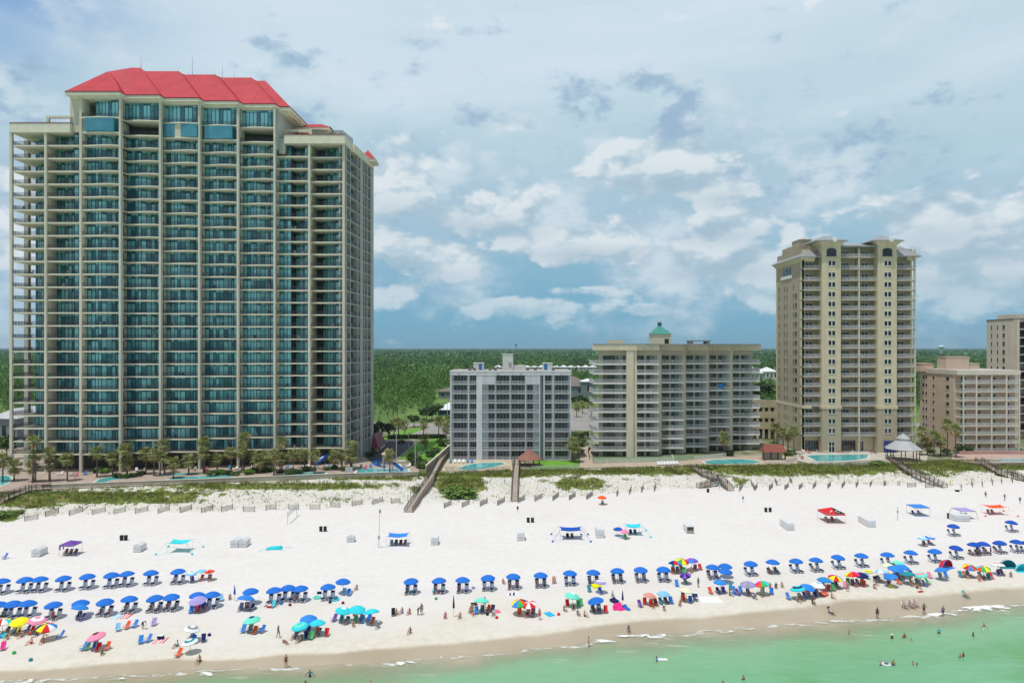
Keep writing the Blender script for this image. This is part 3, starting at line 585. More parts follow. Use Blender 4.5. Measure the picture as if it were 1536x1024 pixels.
b = MB(); Yb = 229.5; hip(b, wx(541, Yb), wx(565, Yb), Yb - 2.5, Yb + 4, wz(241, Yb), wz(226.5, Yb), 1.4); b.build('roof', REDR, T1)
b = MB(); b.box(wx(541.5, Yb), wx(564.6, Yb), Yb - 2.4, Yb + 4, wz(244.5, Yb), wz(241, Yb) - .02); b.build('eave', BEI2, T1)
for px, yt, yb2 in ((211.5, 87, 103), (288.5, 84, 112), (333.5, 99, 117), (351, 107, 117)):
    b = MB(); Yb = Y0 + 18; b.tube([(wx(px, Yb), Yb, wz(yb2 + 3, Yb)), (wx(px, Yb), Yb, wz(yt, Yb))], [.09, .03], 5); b.build('antenna', STEEL, T1)
# red entrance canopy behind the side
b = MB(); hip(b, wx(557, 236), wx(574, 236), 229, 243, wz(668, 236), wz(648, 236), 2); b.build('entrance_roof', mat('maroon_roof', (.22, .05, .075, 1), .6), T1)
b = MB(); b.box(wx(558, 236), wx(572.5, 236), 230, 242, ZP, wz(668, 236)); b.build('entrance_wall', BEI, T1)

# ---------------------------------------------------------------- 2. grey nine-storey condominium
Y2 = 213.0; T2 = thing('grey_condo', (wx(767, Y2), Y2 + 8, ZP), 'nine-storey pale grey condominium with railed windows and blue rooftop doors', 'building', 'beachfront condominium buildings')
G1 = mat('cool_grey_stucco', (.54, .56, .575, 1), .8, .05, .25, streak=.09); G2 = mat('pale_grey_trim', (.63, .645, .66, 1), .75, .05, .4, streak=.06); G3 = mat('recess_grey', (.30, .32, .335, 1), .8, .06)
zx = lambda z: 550 + z / 4.2667
zy = lambda z: 480 + z / 4.2667
top = wz(556, Y2); bot = ZP
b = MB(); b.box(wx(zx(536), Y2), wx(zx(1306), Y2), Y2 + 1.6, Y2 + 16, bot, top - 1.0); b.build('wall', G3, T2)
b = MB(); b.box(wx(zx(534), Y2), wx(zx(1308), Y2), Y2 - .15, Y2 + 16.2, wz(zy(352), Y2), top - .35); b.build('cornice', G2, T2)
b = MB(); b.box(wx(zx(534), Y2) - .1, wx(zx(1308), Y2) + .1, Y2 - .25, Y2 + 16.3, top - .35, top - .0); b.build('roof_edge', G2, T2)
b = MB(); b.box(wx(zx(536), Y2), wx(zx(1306), Y2), Y2 - .1, Y2 + 16.1, top - .1, top + .02); b.build('roof', mat('gravel_roof', (.42, .40, .365, 1), .9, .2, .5), T2)
fl = [zy(v) for v in (352, 410, 470, 530, 590, 652, 713, 773, 832, 893)]
piers = [(534, 545), (648, 655), (703, 739), (822, 825), (915, 920), (1015, 1020), (1103, 1110), (1131, 1140), (1189, 1196), (1301, 1308)]
for a_, c_ in piers:
    b = MB(); b.box(wx(zx(a_), Y2), wx(zx(c_), Y2), Y2 - .05, Y2 + 1.9, bot, wz(fl[0], Y2)); b.build('pier', G2 if c_ - a_ > 12 else G1, T2)
b = MB(); b.hexa([(wx(zx(1110), Y2), Y2 + .1, bot), (wx(zx(1131), Y2), Y2 + 1.3, bot), (wx(zx(1131), Y2), Y2 + 1.8, bot), (wx(zx(1110), Y2), Y2 + 1.8, bot), (wx(zx(1110), Y2), Y2 + .1, top - .6), (wx(zx(1131), Y2), Y2 + 1.3, top - .6), (wx(zx(1131), Y2), Y2 + 1.8, top - .6), (wx(zx(1110), Y2), Y2 + 1.8, top - .6)]); b.build('recessed_pier', mat('shaded_pier_stucco', (.30, .335, .37, 1), .8, .05), T2)  # shade on the angled pier put into its darker blue-grey colour
bays = [(545, 648, 560, 641, 4), (655, 703, 664, 701, 3), (739, 822, 780, 816, 2), (825, 915, 833, 913, 4), (920, 1015, 929, 1009, 4), (1020, 1103, 1028, 1063, 2), (1140, 1189, 1142, 1180, 2), (1196, 1301, 1207, 1287, 4)]
wi = []; ri = []; sl = MB()
for (a_, c_, wa, wc_, n) in bays:
    X0, X1 = wx(zx(a_), Y2), wx(zx(c_), Y2); fh = (fl[1] - fl[0]) / F * Y2
    W0, W1 = wx(zx(wa), Y2 + 1.2), wx(zx(wc_), Y2 + 1.2)
    for k in range(9):
        zt2, zb2 = wz(fl[k], Y2), wz(fl[k + 1], Y2)
        slit = k == 0 and n == 2 and a_ in (739, 1020)
        g = MB(); f = MB(); h = zt2 - zb2
        ww = W1 - W0; nn = n
        if slit: off = (wx(zx(762 if a_ == 739 else 1046), Y2) - X0); ww = 1.9
        else: off = W0 - X0
        zlo, zhi = (.0, h * .92) if not slit else (.3, h * .9)
        for i in range(nn):
            x0 = off + ww * i / nn + .06; x1 = off + ww * (i + 1) / nn - (.25 if slit and i == 0 else .06)
            g.face([(x0, 1.18, zlo), (x1, 1.18, zlo), (x1, 1.18, zhi), (x0, 1.18, zhi)])
            f.box(x1 - .02, x1 + .12, 1.1, 1.2, zlo, zhi)
        f.box(off - .06, off + .06, 1.1, 1.2, zlo, zhi); f.box(off, off + ww, 1.1, 1.2, zhi, zhi + .08)
        wi.append((g, f, (X0, Y2, zb2)))
        if not slit:
            r = rail(X1 - X0, 1.05, .2, y=.05, th=.07); ri.append((r, None, (X0, Y2, zb2)))
        else: sl.box(X0, X1, Y2 - .04, Y2 + 1.6, zb2, zt2)
        sl.box(X0, X1, Y2 - .02, Y2 + 1.7, zb2 - .13, zb2 + .06)
        if not slit:
            sl.box(X0, W0 - .08, Y2 + 1.19, Y2 + 1.7, zb2 + .06, zt2); sl.box(W1 + .08, X1, Y2 + 1.19, Y2 + 1.7, zb2 + .06, zt2)
sl2 = sl.build('floor_slab', G1, T2); rep_parts('window', wi, T2, GL_DARK, 'window_frame', G3); rep_parts('railing', ri, T2, G1)
BLUED = mat('blue_door_paint', (.02, .16, .42, 1), .5)
for (xa, xb, yt, door) in ((683, 748, 277, 728), (870, 937, 220, None), (1128, 1190, 278, 1146)):
    b = MB(); d_ = 3.0; Yq = Y2 + 7; b.box(wx(zx(xa), Yq), wx(zx(xb), Yq), Yq, Yq + 5, top, wz(zy(yt), Yq)).box(wx(zx(xa), Yq) - .1, wx(zx(xb), Yq) + .1, Yq - .1, Yq + 5.1, wz(zy(yt), Yq), wz(zy(yt), Yq) + .2)
    o = b.build('stair_head' if door else 'lift_tower', mat('pale_stucco', (.60, .60, .58, 1), .8, .05), T2)
    if door: b = MB(); xc = wx(zx(door), Yq); b.box(xc - .5, xc + .5, Yq - .08, Yq, top + .05, top + 2.0); b.build('door', BLUED, o)
    else: b = MB(); xc = wx(zx(918), Yq); b.box(xc - .4, xc + .4, Yq - .06, Yq, top + .9, top + 2.4); b.build('louvre', G3, o)
b = MB(); Yq = Y2 + 7.5; b.prism([(wx(zx(938), Yq), Yq), (wx(zx(1020), Yq), Yq), (wx(zx(1020), Yq), Yq + 5), (wx(zx(938), Yq), Yq + 5)], top, wz(zy(290), Yq)); b.build('plant_room', mat('pale_stucco', (.6, .6, .58, 1)), T2)
for v in (660, 690, 790, 822, 1030, 1080, 1195): b = MB(); Yq = Y2 + 2.5; X0 = wx(zx(v), Yq); b.box(X0 - .5, X0 + .5, Yq, Yq + .9, top, top + .75).lathe([(.36, 0), (.36, .08), (.1, .1)], (X0, Yq + .45, top + .75), 10); b.build('air_conditioner', mat('unit_grey', (.16, .16, .165, 1), .6), T2)
for v in (592, 842, 988, 1245): b = MB(); X0 = wx(zx(v), Y2); b.lathe([(.0, 0), (.3, .02), (.3, .14), (0, .16)], (X0, Y2 - .35, wz(zy(345), Y2)), 10); b.build('wall_lamp', G3, T2)

# ---------------------------------------------------------------- 3. tan terraced condominium with the green cupola
Y3 = 218.0; T3 = thing('terraced_condo', (wx(1015, Y3), Y3 + 10, ZP), 'broad tan condominium with white balcony railings and a small green-roofed cupola', 'building', 'beachfront condominium buildings')
TAN = mat('tan_stucco', (.62, .56, .42, 1), .8, .05, .25, streak=.09); TAN2 = mat('shaded_tan_stucco', (.46, .42, .33, 1), .8, .05, .25); SLW = mat('white_balcony_slab', (.74, .73, .69, 1), .7, .05)  # second tan carries the shade of the recessed balcony walls in its colour
zx3 = lambda z: 850 + z / 4.2667
zy3 = lambda z: 460 + z / 4.2667
bz = [(205, 383, 0), (448, 592, .4), (608, 750, 5), (763, 905, 8.6), (912, 1050, 13), (1063, 1190, 15)]
wid = [(170, 383), (450, 592), (608, 750), (763, 904), (912, 1049), (1063, 1237)]
FB = [915, 915, 900, 890, 878, 872]; zt3 = wz(zy3(237), Y3)
wi = []; bi = []; wl = MB(); pr = MB(); rt = MB()
for j, (a_, c_, dy) in enumerate(bz):
    Y = Y3 + dy; zb = wz(zy3(FB[j]), Y); ztop = wz(zy3(278), Y) ; fh = (ztop - zb) / 10.4
    X0, X1 = wx(zx3(wid[j][0]), Y), wx(zx3(wid[j][1]), Y); A0, A1 = wx(zx3(a_), Y + 1.7), wx(zx3(c_), Y + 1.7)
    s = MB(); w_ = X1 - X0; s.box(0, w_, 0, 2.2, -.42, 0)
    r = rail(w_, 1.15, .14, y=.03, th=.05)
    if j == 0:
        s.box(0, A0 - X0, 2.2, 12, -.42, 0)
        r.box(.02, .08, .1, 12, 1.08, 1.15).box(.02, .07, .1, 12, .08, .13)
        for i in range(80): r.box(.03, .08, .1 + i * .15, .15 + i * .15, .13, 1.08)
    if j == 5:
        s.box(A1 - X0, w_, 2.2, 8, -.42, 0); r.box(w_ - .08, w_ - .02, .1, 8, 1.08, 1.15)
        for i in range(54): r.box(w_ - .08, w_ - .03, .1 + i * .15, .15 + i * .15, .1, 1.08)
    for k in range(10): bi.append((s, r, (X0, Y, zb + k * fh)))
    ww = A1 - A0; y_ = 2.0
    patt = [(.02, .12, 'w'), (.16, .72, 'g'), (.76, .98, 'g')] if j == 0 else [(.02, .34, 'g'), (.38, .44, 'w'), (.44, .92, 'g')]
    for k in range(-1, 10):
        g = MB(); f = MB(); hh = fh - .45
        for (p0, p1, ty) in patt:
            if ty != 'g': continue
            n = max(1, round((p1 - p0) * ww / 1.15))
            for i in range(n):
                x0 = (p0 + (p1 - p0) * i / n) * ww + .04; x1 = (p0 + (p1 - p0) * (i + 1) / n) * ww - .04
                g.face([(x0, y_, .02), (x1, y_, .02), (x1, y_, hh - .12), (x0, y_, hh - .12)]); f.box(x0 - .08, x0, y_ - .05, y_ + .04, 0, hh - .12)
            f.box(p0 * ww, p1 * ww, y_ - .05, y_ + .04, hh - .12, hh - .05)
        wi.append((g, f, (A0, Y, zb + k * fh)))
    wl.prism([(A0 - .02, Y + y_ + .03), (A1 + .02, Y + y_ + .03), (A1 + .02, Y3 + 24), (A0 - .02 if j else wx(901, Y3 + 24), Y3 + 24)], ZP, zt3 - .4)
    if j: pr.box(wx(zx3(wid[j][0]), Y) - 2.4, wx(zx3(wid[j][0]), Y) - .0, Y + .1, Y + 6, ZP, ztop)
    if j == 0: rt.prism([(X0 - .3, Y - .3), (wx(zx3(449), Y3), Y - .3), (wx(zx3(449), Y3), Y3 + 25), (wx(893, Y3 + 25), Y3 + 25)], ztop, zt3 - .25)
    else: rt.box(X0 - 2.5, (X1 + .4 if j == 5 else wx(zx3(449), Y3) if j == 0 else X1), Y - .3, Y3 + 25 - j * .003, ztop, zt3 - .25)
pr.box(wx(zx3(383), Y3), wx(zx3(427), Y3), Y3 - .12, Y3 + 6, ZP, wz(zy3(278), Y3)); pr.box(wx(zx3(427), Y3), wx(zx3(447), Y3), Y3 + 1.1, Y3 + 6, ZP, wz(zy3(278), Y3))
wl.build('wall', TAN2, T3); pr.build('pier', TAN, T3); rt.build('roof_band', TAN, T3)
RAILG = mat('pale_grey_railing', (.56, .57, .58, 1), .55)
rep_parts('balcony', bi, T3, SLW, 'railing', RAILG); rep_parts('window', wi, T3, GL_CURT, 'window_frame', mat('bronze_frame', (.10, .09, .08, 1), .5))
b = MB(); b.prism([(wx(889.4, Y3 - .4), Y3 - .42), (wx(1048, Y3), Y3 - .42), (wx(1140.8, Y3 + 15), Y3 + 14.5), (wx(1140.8, Y3 + 15), Y3 + 25.2), (wx(892, Y3 + 25), Y3 + 25.2)], zt3 - .25, zt3); b.build('roof', mat('roof_edge_metal', (.25, .27, .27, 1), .6), T3)
Yq = Y3 + 10; b = MB(); b.box(wx(zx3(550), Yq), wx(zx3(668), Yq), Yq, Yq + 6, zt3, wz(zy3(172), Yq)); cu = b.build('cupola', TAN, T3)
GRN = mat('green_copper_roof', (.05, .27, .22, 1), .45, .1)
X0, X1 = wx(zx3(544), Yq), wx(zx3(670), Yq); xm = (X0 + X1) / 2; ym = Yq + 3; ze3 = wz(zy3(173), Yq); zr = wz(zy3(122), Yq); q = .55
b = MB()
cr = [(X0, Yq - .3), (X1, Yq - .3), (X1, Yq + 6.3), (X0, Yq + 6.3)]; tp = [(xm - q, ym - q), (xm + q, ym - q), (xm + q, ym + q), (xm - q, ym + q)]
for i in range(4): k = (i + 1) % 4; b.face([(*cr[i], ze3), (*cr[k], ze3), (*tp[k], zr), (*tp[i], zr)])
b.face([(*p_, zr) for p_ in tp]); b.face([(*p_, ze3) for p_ in cr[::-1]]); b.build('cupola_roof', GRN, cu)
b = MB(); b.box(xm - .58, xm + .58, ym - .58, ym + .58, zr, wz(zy3(98), Yq)); b.build('lantern', mat('dark_green_paint', (.02, .12, .10, 1), .5), cu)
zf = wz(zy3(98), Yq); b = MB()
for a_ in range(4): t_ = math.pi / 4 + a_ * math.pi / 2; b.tube([(xm + .55 * math.cos(t_), ym + .55 * math.sin(t_), zf), (xm + .45 * math.cos(t_), ym + .45 * math.sin(t_), zf + .7), (xm, ym, zf + 1.3)], .06, 5)
b.tube([(xm, ym, zf + 1.2), (xm, ym, zf + 2.0)], [.06, .02], 5); b.build('finial', WHITEP, cu)
b = MB(); xa = wx(zx3(640), Yq); b.box(xa - .7, xa + .7, Yq - .06, Yq, zt3 + .1, wz(zy3(205), Yq)); b.build('cupola_vent', GL_DARK, cu)
b = MB(); Yq = Y3 + 6; b.box(wx(zx3(278), Yq), wx(zx3(370), Yq), Yq, Yq + 5, zt3, wz(zy3(213), Yq)); b.build('plant_room', TAN, T3)
b = MB(); Yq = Y3 + 8; X0, X1 = wx(zx3(790), Yq), wx(zx3(915), Yq); b.box(X0, X0 + 1, Yq, Yq + 4, zt3, wz(zy3(216), Yq)).box(X1 - 1, X1, Yq, Yq + 4, zt3, wz(zy3(216), Yq)).box(X0 - .3, X1 + .3, Yq - .3, Yq + 4.3, wz(zy3(222), Yq), wz(zy3(214), Yq)); b.build('roof_pavilion', mat('roof_edge_metal', (.25, .27, .27, 1)), T3)
for v in (497, 810, 1145): b = MB(); X0 = wx(zx3(v), Y3); b.box(X0 - .12, X0 + .12, Y3 + (0 if v < 600 else 8 if v < 1000 else 14) - .6, Y3 + (0 if v < 600 else 8 if v < 1000 else 14) - .29, wz(zy3(272), Y3), wz(zy3(266), Y3)); b.build('wall_lamp', GL_DARK, T3)

# ---------------------------------------------------------------- 4. tan tower with the two medallion gables
Y4 = 229.0; T4 = thing('tan_tower', (wx(1289, Y4), Y4 + 12, ZP), 'tall slim tan condominium tower with paired windows and grey metal hipped roofs', 'tower', 'beachfront condominium buildings')
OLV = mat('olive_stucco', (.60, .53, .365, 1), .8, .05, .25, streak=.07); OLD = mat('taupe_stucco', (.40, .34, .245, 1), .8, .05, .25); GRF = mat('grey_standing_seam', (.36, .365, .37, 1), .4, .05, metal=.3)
sy = [385.7, 403.2, 420.4] + [434.9 + 14.47 * i for i in range(7)] + [535.5 + 14.45 * i for i in range(5)] + [608.1, 623.7, 638.5, 652.8]
sz = [wz(v, Y4) for v in sy]
bx4 = {'A': (1204, 1233), 'B1': (1261.5, 1288), 'B2': (1289, 1317), 'C': (1345, 1373.6)}
wi = []; bi = []; wl = MB()
for nm, (a_, c_) in bx4.items():
    X0, X1 = wx(a_, Y4), wx(c_, Y4); w_ = X1 - X0
    s = MB(); s.box(0, w_, -.15, 2.2, -.32, 0); r = rail(w_, 1.15, .16, y=-.1, th=.055); r.box(0, w_, -.12, -.02, -.02, .12)
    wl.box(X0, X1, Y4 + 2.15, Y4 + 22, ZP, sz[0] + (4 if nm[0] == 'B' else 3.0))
    for k, z in enumerate(sz):
        if k == 0 and nm[0] != 'B': continue
        bi.append((s, r, (X0, Y4, z))); g = MB(); f = MB(); q0 = .10 if nm != 'C' else .02; n = 3
        for i in range(n):
            x0 = (q0 + .52 * i / n) * w_ + .04; x1 = (q0 + .52 * (i + 1) / n) * w_ - .04; g.face([(x0, 2.1, .1), (x1, 2.1, .1), (x1, 2.1, 2.15), (x0, 2.1, 2.15)]); f.box(x0 - .07, x0 + .02, 2.04, 2.13, .02, 2.15)
        f.box(q0 * w_, (q0 + .52) * w_ + .1, 2.04, 2.13, 2.15, 2.25); wi.append((g, f, (X0, Y4, z)))
    if nm in 'AC':
        b = MB(); xc = X0 + .25 if nm == 'A' else X1 - .25; b.box(xc - .25, xc + .25, Y4 - .1, Y4 + .5, ZP, sz[0] + 2.6); b.build('column', OLV, T4)
b = MB(); xc = wx(1288.5, Y4); b.box(xc - .25, xc + .25, Y4 - .15, Y4 + .4, ZP, sz[0] + 3); b.build('column', OLV, T4)
b = MB(); xc = wx(1368, Y4); b.box(xc - .2, xc + .2, Y4 + .4, Y4 + .8, sz[-1], sz[0] + 2); b.build('column', OLV, T4)
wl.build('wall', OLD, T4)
zband = wz(608, Y4)
pw = []
for a_, c_ in ((1233, 1261.3), (1317, 1345.2)):
    X0, X1 = wx(a_, Y4 - 1.2), wx(c_, Y4 - 1.2); xm = (X0 + X1) / 2; zE = wz(360.5, Y4 - 2)
    b = MB(); b.box(X0, X1, Y4 - 1.2, Y4 + 10, ZP, zE); pr = b.build('pier', OLV, T4)
    b = MB(); b.box(X0 - .25, X1 + .25, Y4 - 1.45, Y4 + 2, zband - 1.0, zband).box(X0 - .2, X1 + .2, Y4 - 1.4, Y4 + 2, wz(385.8, Y4) - .3, wz(385.8, Y4)); b.build('cornice', OLV, pr)
    b = MB(); b.box(X0 - .06, X1 + .06, Y4 - 1.26, Y4 + 2, ZP + .01, zband - 1.0); b.build('pier_base', mat('brown_tan_stucco', (.44, .375, .265, 1), .8, .05), pr)
    for k in range(1, len(sz)):
        g = MB(); f = MB()
        for i in (-1, 1): g.face([(i * .62 - .5, -.03, 0), (i * .62 + .5, -.03, 0), (i * .62 + .5, -.03, 1.55), (i * .62 - .5, -.03, 1.55)])
        f.box(-1.2, 1.2, -.12, -.002, -.14, -.0).box(-.11, .11, -.08, -.003, 0, 1.55).box(-1.2, -1.12, -.08, -.003, 0, 1.55).box(1.12, 1.2, -.08, -.003, 0, 1.55).box(-1.2, 1.2, -.08, -.002, 1.55, 1.65)
        pw.append((g, f, (xm + .1, Y4 - 1.2 - (.07 if sz[k] + 2 < zband else 0), sz[k] + .95)))
    # arched loggia opening, medallion and hipped cap
    b = MB(); aw = wx(1254.8, Y4) - wx(1240.2, Y4); z0a = wz(384.5, Y4 - 1.2); z1a = wz(375.5, Y4 - 1.2); pts = [(-aw / 2, z0a), (aw / 2, z0a), (aw / 2, z1a)] + [(aw / 2 * math.cos(t_), z1a + .8 * math.sin(t_)) for t_ in np.linspace(.3, math.pi - .3, 7)] + [(-aw / 2, z1a)]
    b.face([(xm + p_[0], Y4 - 1.235, p_[1]) for p_ in pts]); ar = b.build('arched_opening', GL_DARK, pr); b = MB().add(rail(aw, 1.1, .2, th=.06), (xm - aw / 2, Y4 - 1.32, z0a)); b.build('arch_railing', WHITEP, ar)
    b = MB()
    for t0_, t1_ in zip(np.linspace(0, math.pi, 9)[:-1], np.linspace(0, math.pi, 9)[1:]): b.bar((xm + (aw / 2 + .15) * math.cos(t0_), Y4 - 1.3, z1a + 1.0 * math.sin(t0_)), (xm + (aw / 2 + .15) * math.cos(t1_), Y4 - 1.3, z1a + 1.0 * math.sin(t1_)), .18, .2)
    b.build('arch_trim', OLV, ar)
    ov = 1.6; b = MB(); hip(b, X0 - ov - 1.2, X1 + ov, Y4 - 1.2 - ov, Y4 + 8, zE, zE + 2.3); b.box(X0 - ov - 1.2, X1 + ov, Y4 - 1.2 - ov, Y4 + 8, zE - .35, zE - .01); hr = b.build('hip_roof', GRF, pr)
    b = MB(); b.hexa([(X0, Y4 - 1.25, zE - 1.6), (X1, Y4 - 1.25, zE - 1.6), (X1, Y4 + 4, zE - 1.6), (X0, Y4 + 4, zE - 1.6), (X0 - 1.2, Y4 - 2.4, zE - .36), (X1 + 1.2, Y4 - 2.4, zE - .36), (X1 + 1.2, Y4 + 4, zE - .36), (X0 - 1.2, Y4 + 4, zE - .36)]); b.build('flared_eave', OLV, pr)
    b = MB(); b.lathe([(0, 0), (.8, 0), (.8, .25), (.55, .3), (.5, .3)], (0, 0, 0), 16); b.v = [(xm + .3 + v[0], Y4 - 1.2 - ov - .15 - v[2], zE + .1 + v[1]) for v in b.v]; me = b.build('medallion', WHITEP, pr)
    b = MB(); b.lathe([(0, 0), (.5, 0), (.5, .05), (0, .06)], (0, 0, 0), 16); b.v = [(xm + .3 + v[0], Y4 - 1.2 - ov - .42 - v[2], zE + .1 + v[1]) for v in b.v]; b.build('medallion_face', GL_DARK, me)
    b = MB(); xq = (X0 - ov - 1.2 + X1 + ov) / 2; b.lathe([(.25, 0), (.3, .25), (.1, .4), (.16, .6), (.02, .95)], (xq, Y4 + 2.6, zE + 2.2), 8); b.build('finial', STEEL, hr)
    if a_ < 1300: g_, f_ = glasswall([(xm - 1.0, Y4 - 1.33), (xm + 1.0, Y4 - 1.33)], 3.4, 1.0, .62); g_.v = [(x, y, z + ZP) for x, y, z in g_.v]; f_.v = [(x, y, z + ZP) for x, y, z in f_.v]; dr = g_.build('entrance_door', GL_DARK, T4); f_.build('door_frame', WHITEP, dr)
rep_parts('balcony', bi, T4, OLD, 'railing', mat('pale_grey_railing', (.56, .57, .58, 1))); rep_parts('window', wi, T4, GL_DARK, 'window_frame', WHITEP); rep_parts('pier_window', pw, T4, GL_DARK, 'window_frame', WHITEP)
b = MB(); b.face([(wx(1261, Y4), Y4 - .6, sz[0] + 3.9), (wx(1318, Y4), Y4 - .6, sz[0] + 3.9), (wx(1318, Y4), Y4 + 8, sz[0] + 6), (wx(1261, Y4), Y4 + 8, sz[0] + 6)]).box(wx(1261, Y4), wx(1318, Y4), Y4 - .6, Y4 - .2, sz[0] + 3.4, sz[0] + 3.88); b.build('middle_roof', GRF, T4)
zE = wz(384, Y4); b = MB(); X1 = wx(1380, Y4); hip(b, wx(1340, Y4), X1, Y4 - .9, Y4 + 20, zE, zE + 4.0, 5); b.box(wx(1340, Y4), X1, Y4 - .9, Y4 + 20, zE - .3, zE - .01); b.build('hip_roof', GRF, T4)
b = MB(); b.box(wx(1362, Y4), wx(1375, Y4), Y4 + .3, Y4 + 18, zE - 1.3, zE - .31); b.build('flared_eave', OLV, T4)
# left face and its roof
Yr4 = 97.5 * 1024 / 396; Xf = wx(1204, Y4); b = MB(); b.box(Xf + .02, Xf + 6, Y4 + 2.2, Yr4, ZP, zE - .4); b.box(Xf, Xf + .6, Y4 - .1, Y4 + 2.2, ZP, zE - .4); b.build('side_wall', OLV, T4)
b = MB(); hip(b, Xf - 1.3, wx(1234, Y4), Y4 - .9, Yr4 + .8, zE - .2, zE + 3.0, 4); b.box(Xf - 1.3, wx(1234, Y4), Y4 - .9, Yr4 + .8, zE - .5, zE - .21); b.build('hip_roof', GRF, T4)
b = MB(); b.hexa([(Xf, Y4 + .2, zE - 1.8), (Xf + 4, Y4 + .2, zE - 1.8), (Xf + 4, Yr4, zE - 1.8), (Xf, Yr4, zE - 1.8), (Xf - 1.1, Y4 - .5, zE - .51), (Xf + 4, Y4 - .5, zE - .51), (Xf + 4, Yr4 + .5, zE - .51), (Xf - 1.1, Yr4 + .5, zE - .51)]); b.build('flared_eave', OLV, T4)
b = MB(); b.box(Xf - .12, Xf + 3, Y4 - .2, Yr4 + .1, wz(607.7, Y4) - 1.0, wz(607.7, Y4)); b.box(Xf - .05, Xf + 3, Y4 + 2.3, Yr4 + .05, ZP, wz(607.7, Y4) - 1.0, 1); b.build('cornice', [OLV, mat('brown_tan_stucco', (.44, .375, .265, 1))], T4)
wi = []
for fy, ww in ((Y4 + 5.3, 1.6), (Y4 + 7.4, .6), (Y4 + 13, .55), (Y4 + 15.2, .55), (Y4 + 20, .6)):
    g = MB(); g.face([(0, ww / 2, 0), (0, -ww / 2, 0), (0, -ww / 2, 1.6), (0, ww / 2, 1.6)]); f = MB(); f.box(-.08, -.005, -ww / 2 - .1, ww / 2 + .1, -.12, 0).box(-.05, -.005, -ww / 2 - .08, -ww / 2, 0, 1.6).box(-.05, -.005, ww / 2, ww / 2 + .08, 0, 1.6)
    for k in range(3 if fy > Y4 + 6 else 4, len(sz)): wi.append((g, f, (Xf - .06, fy, sz[k] + .9)))
rep_parts('side_window', wi, T4, GL_DARK, 'window_frame', OLD)
b = MB()
for i in range(3): b.box(Xf - .03, Xf + .1, Y4 + 9.5 + i * 2.6, Y4 + 11.4 + i * 2.6, sz[1] - 1.2, sz[1] + 1.6)
b.build('loggia_opening', GL_DARK, T4); b = MB(); b.box(Xf - .3, Xf - .02, Y4 + 8.5, Y4 + 18, sz[1] - 2.2, sz[1] - 1.1); b.build('loggia_railing', SLW, T4)
Yq = Y4 + 9; b = MB(); b.box(wx(1198.5, Yq), wx(1217, Yq), Yq, Yq + 6, zE, wz(359.5, Yq)); hip(b, wx(1197.6, Yq), wx(1217.8, Yq), Yq - .3, Yq + 6.3, wz(359.5, Yq), wz(355.5, Yq)); b.box(wx(1187, Yq), wx(1198.4, Yq), Yq + 1, Yq + 8, zE - 1, wz(370, Yq)); b.build('lift_tower', OLD, T4)
zg = ZP + 4.4
for a_, c_ in ((1207.5, 1228), (1262.5, 1283)):
    b = MB(); f = MB(); X0, X1 = wx(a_, Y4 + 1.5), wx(c_, Y4 + 1.5)
    for i in range(5):
        for k in range(5): x0 = X0 + (X1 - X0) * i / 5 + .06; x1 = X0 + (X1 - X0) * (i + 1) / 5 - .06; z0 = ZP + .4 + k * .62; b.face([(x0, Y4 + 1.5, z0), (x1, Y4 + 1.5, z0), (x1, Y4 + 1.5, z0 + .52), (x0, Y4 + 1.5, z0 + .52)])
    f.box(X0 - .2, X1 + .2, Y4 + 1.55, Y4 + 1.7, ZP + .2, ZP + 3.7); o = f.build('lobby_window', mat('mauve_frame', (.30, .24, .23, 1), .6), T4); b.build('pane', GL_DARK, o)
for a_, c_ in ((1204, 1233), (1261.6, 1316.8), (1345.5, 1373)): MB().box(wx(a_, Y4), wx(c_, Y4), Y4 + 1.75, Y4 + 2.1, ZP, sz[-1] - .33).build('ground_floor_wall', OLV, T4)
g_, f_ = glasswall([(wx(1291, Y4), Y4 + 1.6), (wx(1299, Y4), Y4 + 1.6)], 3.2, .9, .7); g_.v = [(x, y, z + ZP) for x, y, z in g_.v]; f_.v = [(x, y, z + ZP) for x, y, z in f_.v]; dr = g_.build('patio_door', GL_DARK, T4); f_.build('door_frame', WHITEP, dr)
b = MB(); bpx(b, 1326.5, 1345, 661, 678, Y4 - 1.7, .3); b.build('blue_panel', mat('navy_cloth', (.03, .06, .22, 1), .8), T4)

# ---------------------------------------------------------------- 5. pink condominium
Y5 = 231.0; T5 = thing('pink_condo', (wx(1483, Y5), Y5 + 10, ZP), 'nine-storey salmon-pink condominium with pale railed balconies behind tall palms', 'building', 'beachfront condominium buildings')
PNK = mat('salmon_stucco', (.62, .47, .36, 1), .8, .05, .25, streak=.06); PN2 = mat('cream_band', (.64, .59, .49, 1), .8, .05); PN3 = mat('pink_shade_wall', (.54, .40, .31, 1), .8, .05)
q5 = lambda z: 450 + z / 4.095
x5 = lambda z: 1336 + z / 4.095
X0, X1 = wx(1436.5, Y5), wx(1529.5, Y5); Yr5 = X0 * 1024 / 612
zt5, zc5 = wz(555, Y5), wz(562, Y5)
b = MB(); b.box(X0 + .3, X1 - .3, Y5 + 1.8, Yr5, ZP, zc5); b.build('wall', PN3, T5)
b = MB(); b.box(X0, X0 + 1, Y5 + 1.9, Yr5, ZP, zc5 + .01); b.build('side_wall', PNK, T5)
b = MB(); b.box(X0 - .25, X1 + .15, Y5 - .3, Yr5 + .2, zc5, zt5); b.build('parapet', PN2, T5)
b = MB(); b.box(X0 + .2, X1 - .2, Y5 + .2, Yr5 - .2, zt5 - .02, zt5 + .01); b.build('roof', ROOFG, T5)
cxs = [wx(x5(v), Y5) for v in (415, 527, 620, 712, 790)]; slz = [wz(q5(v), Y5) for v in (509, 562, 615, 667, 719, 772, 825, 876, 928)]
bi = []; wi = []
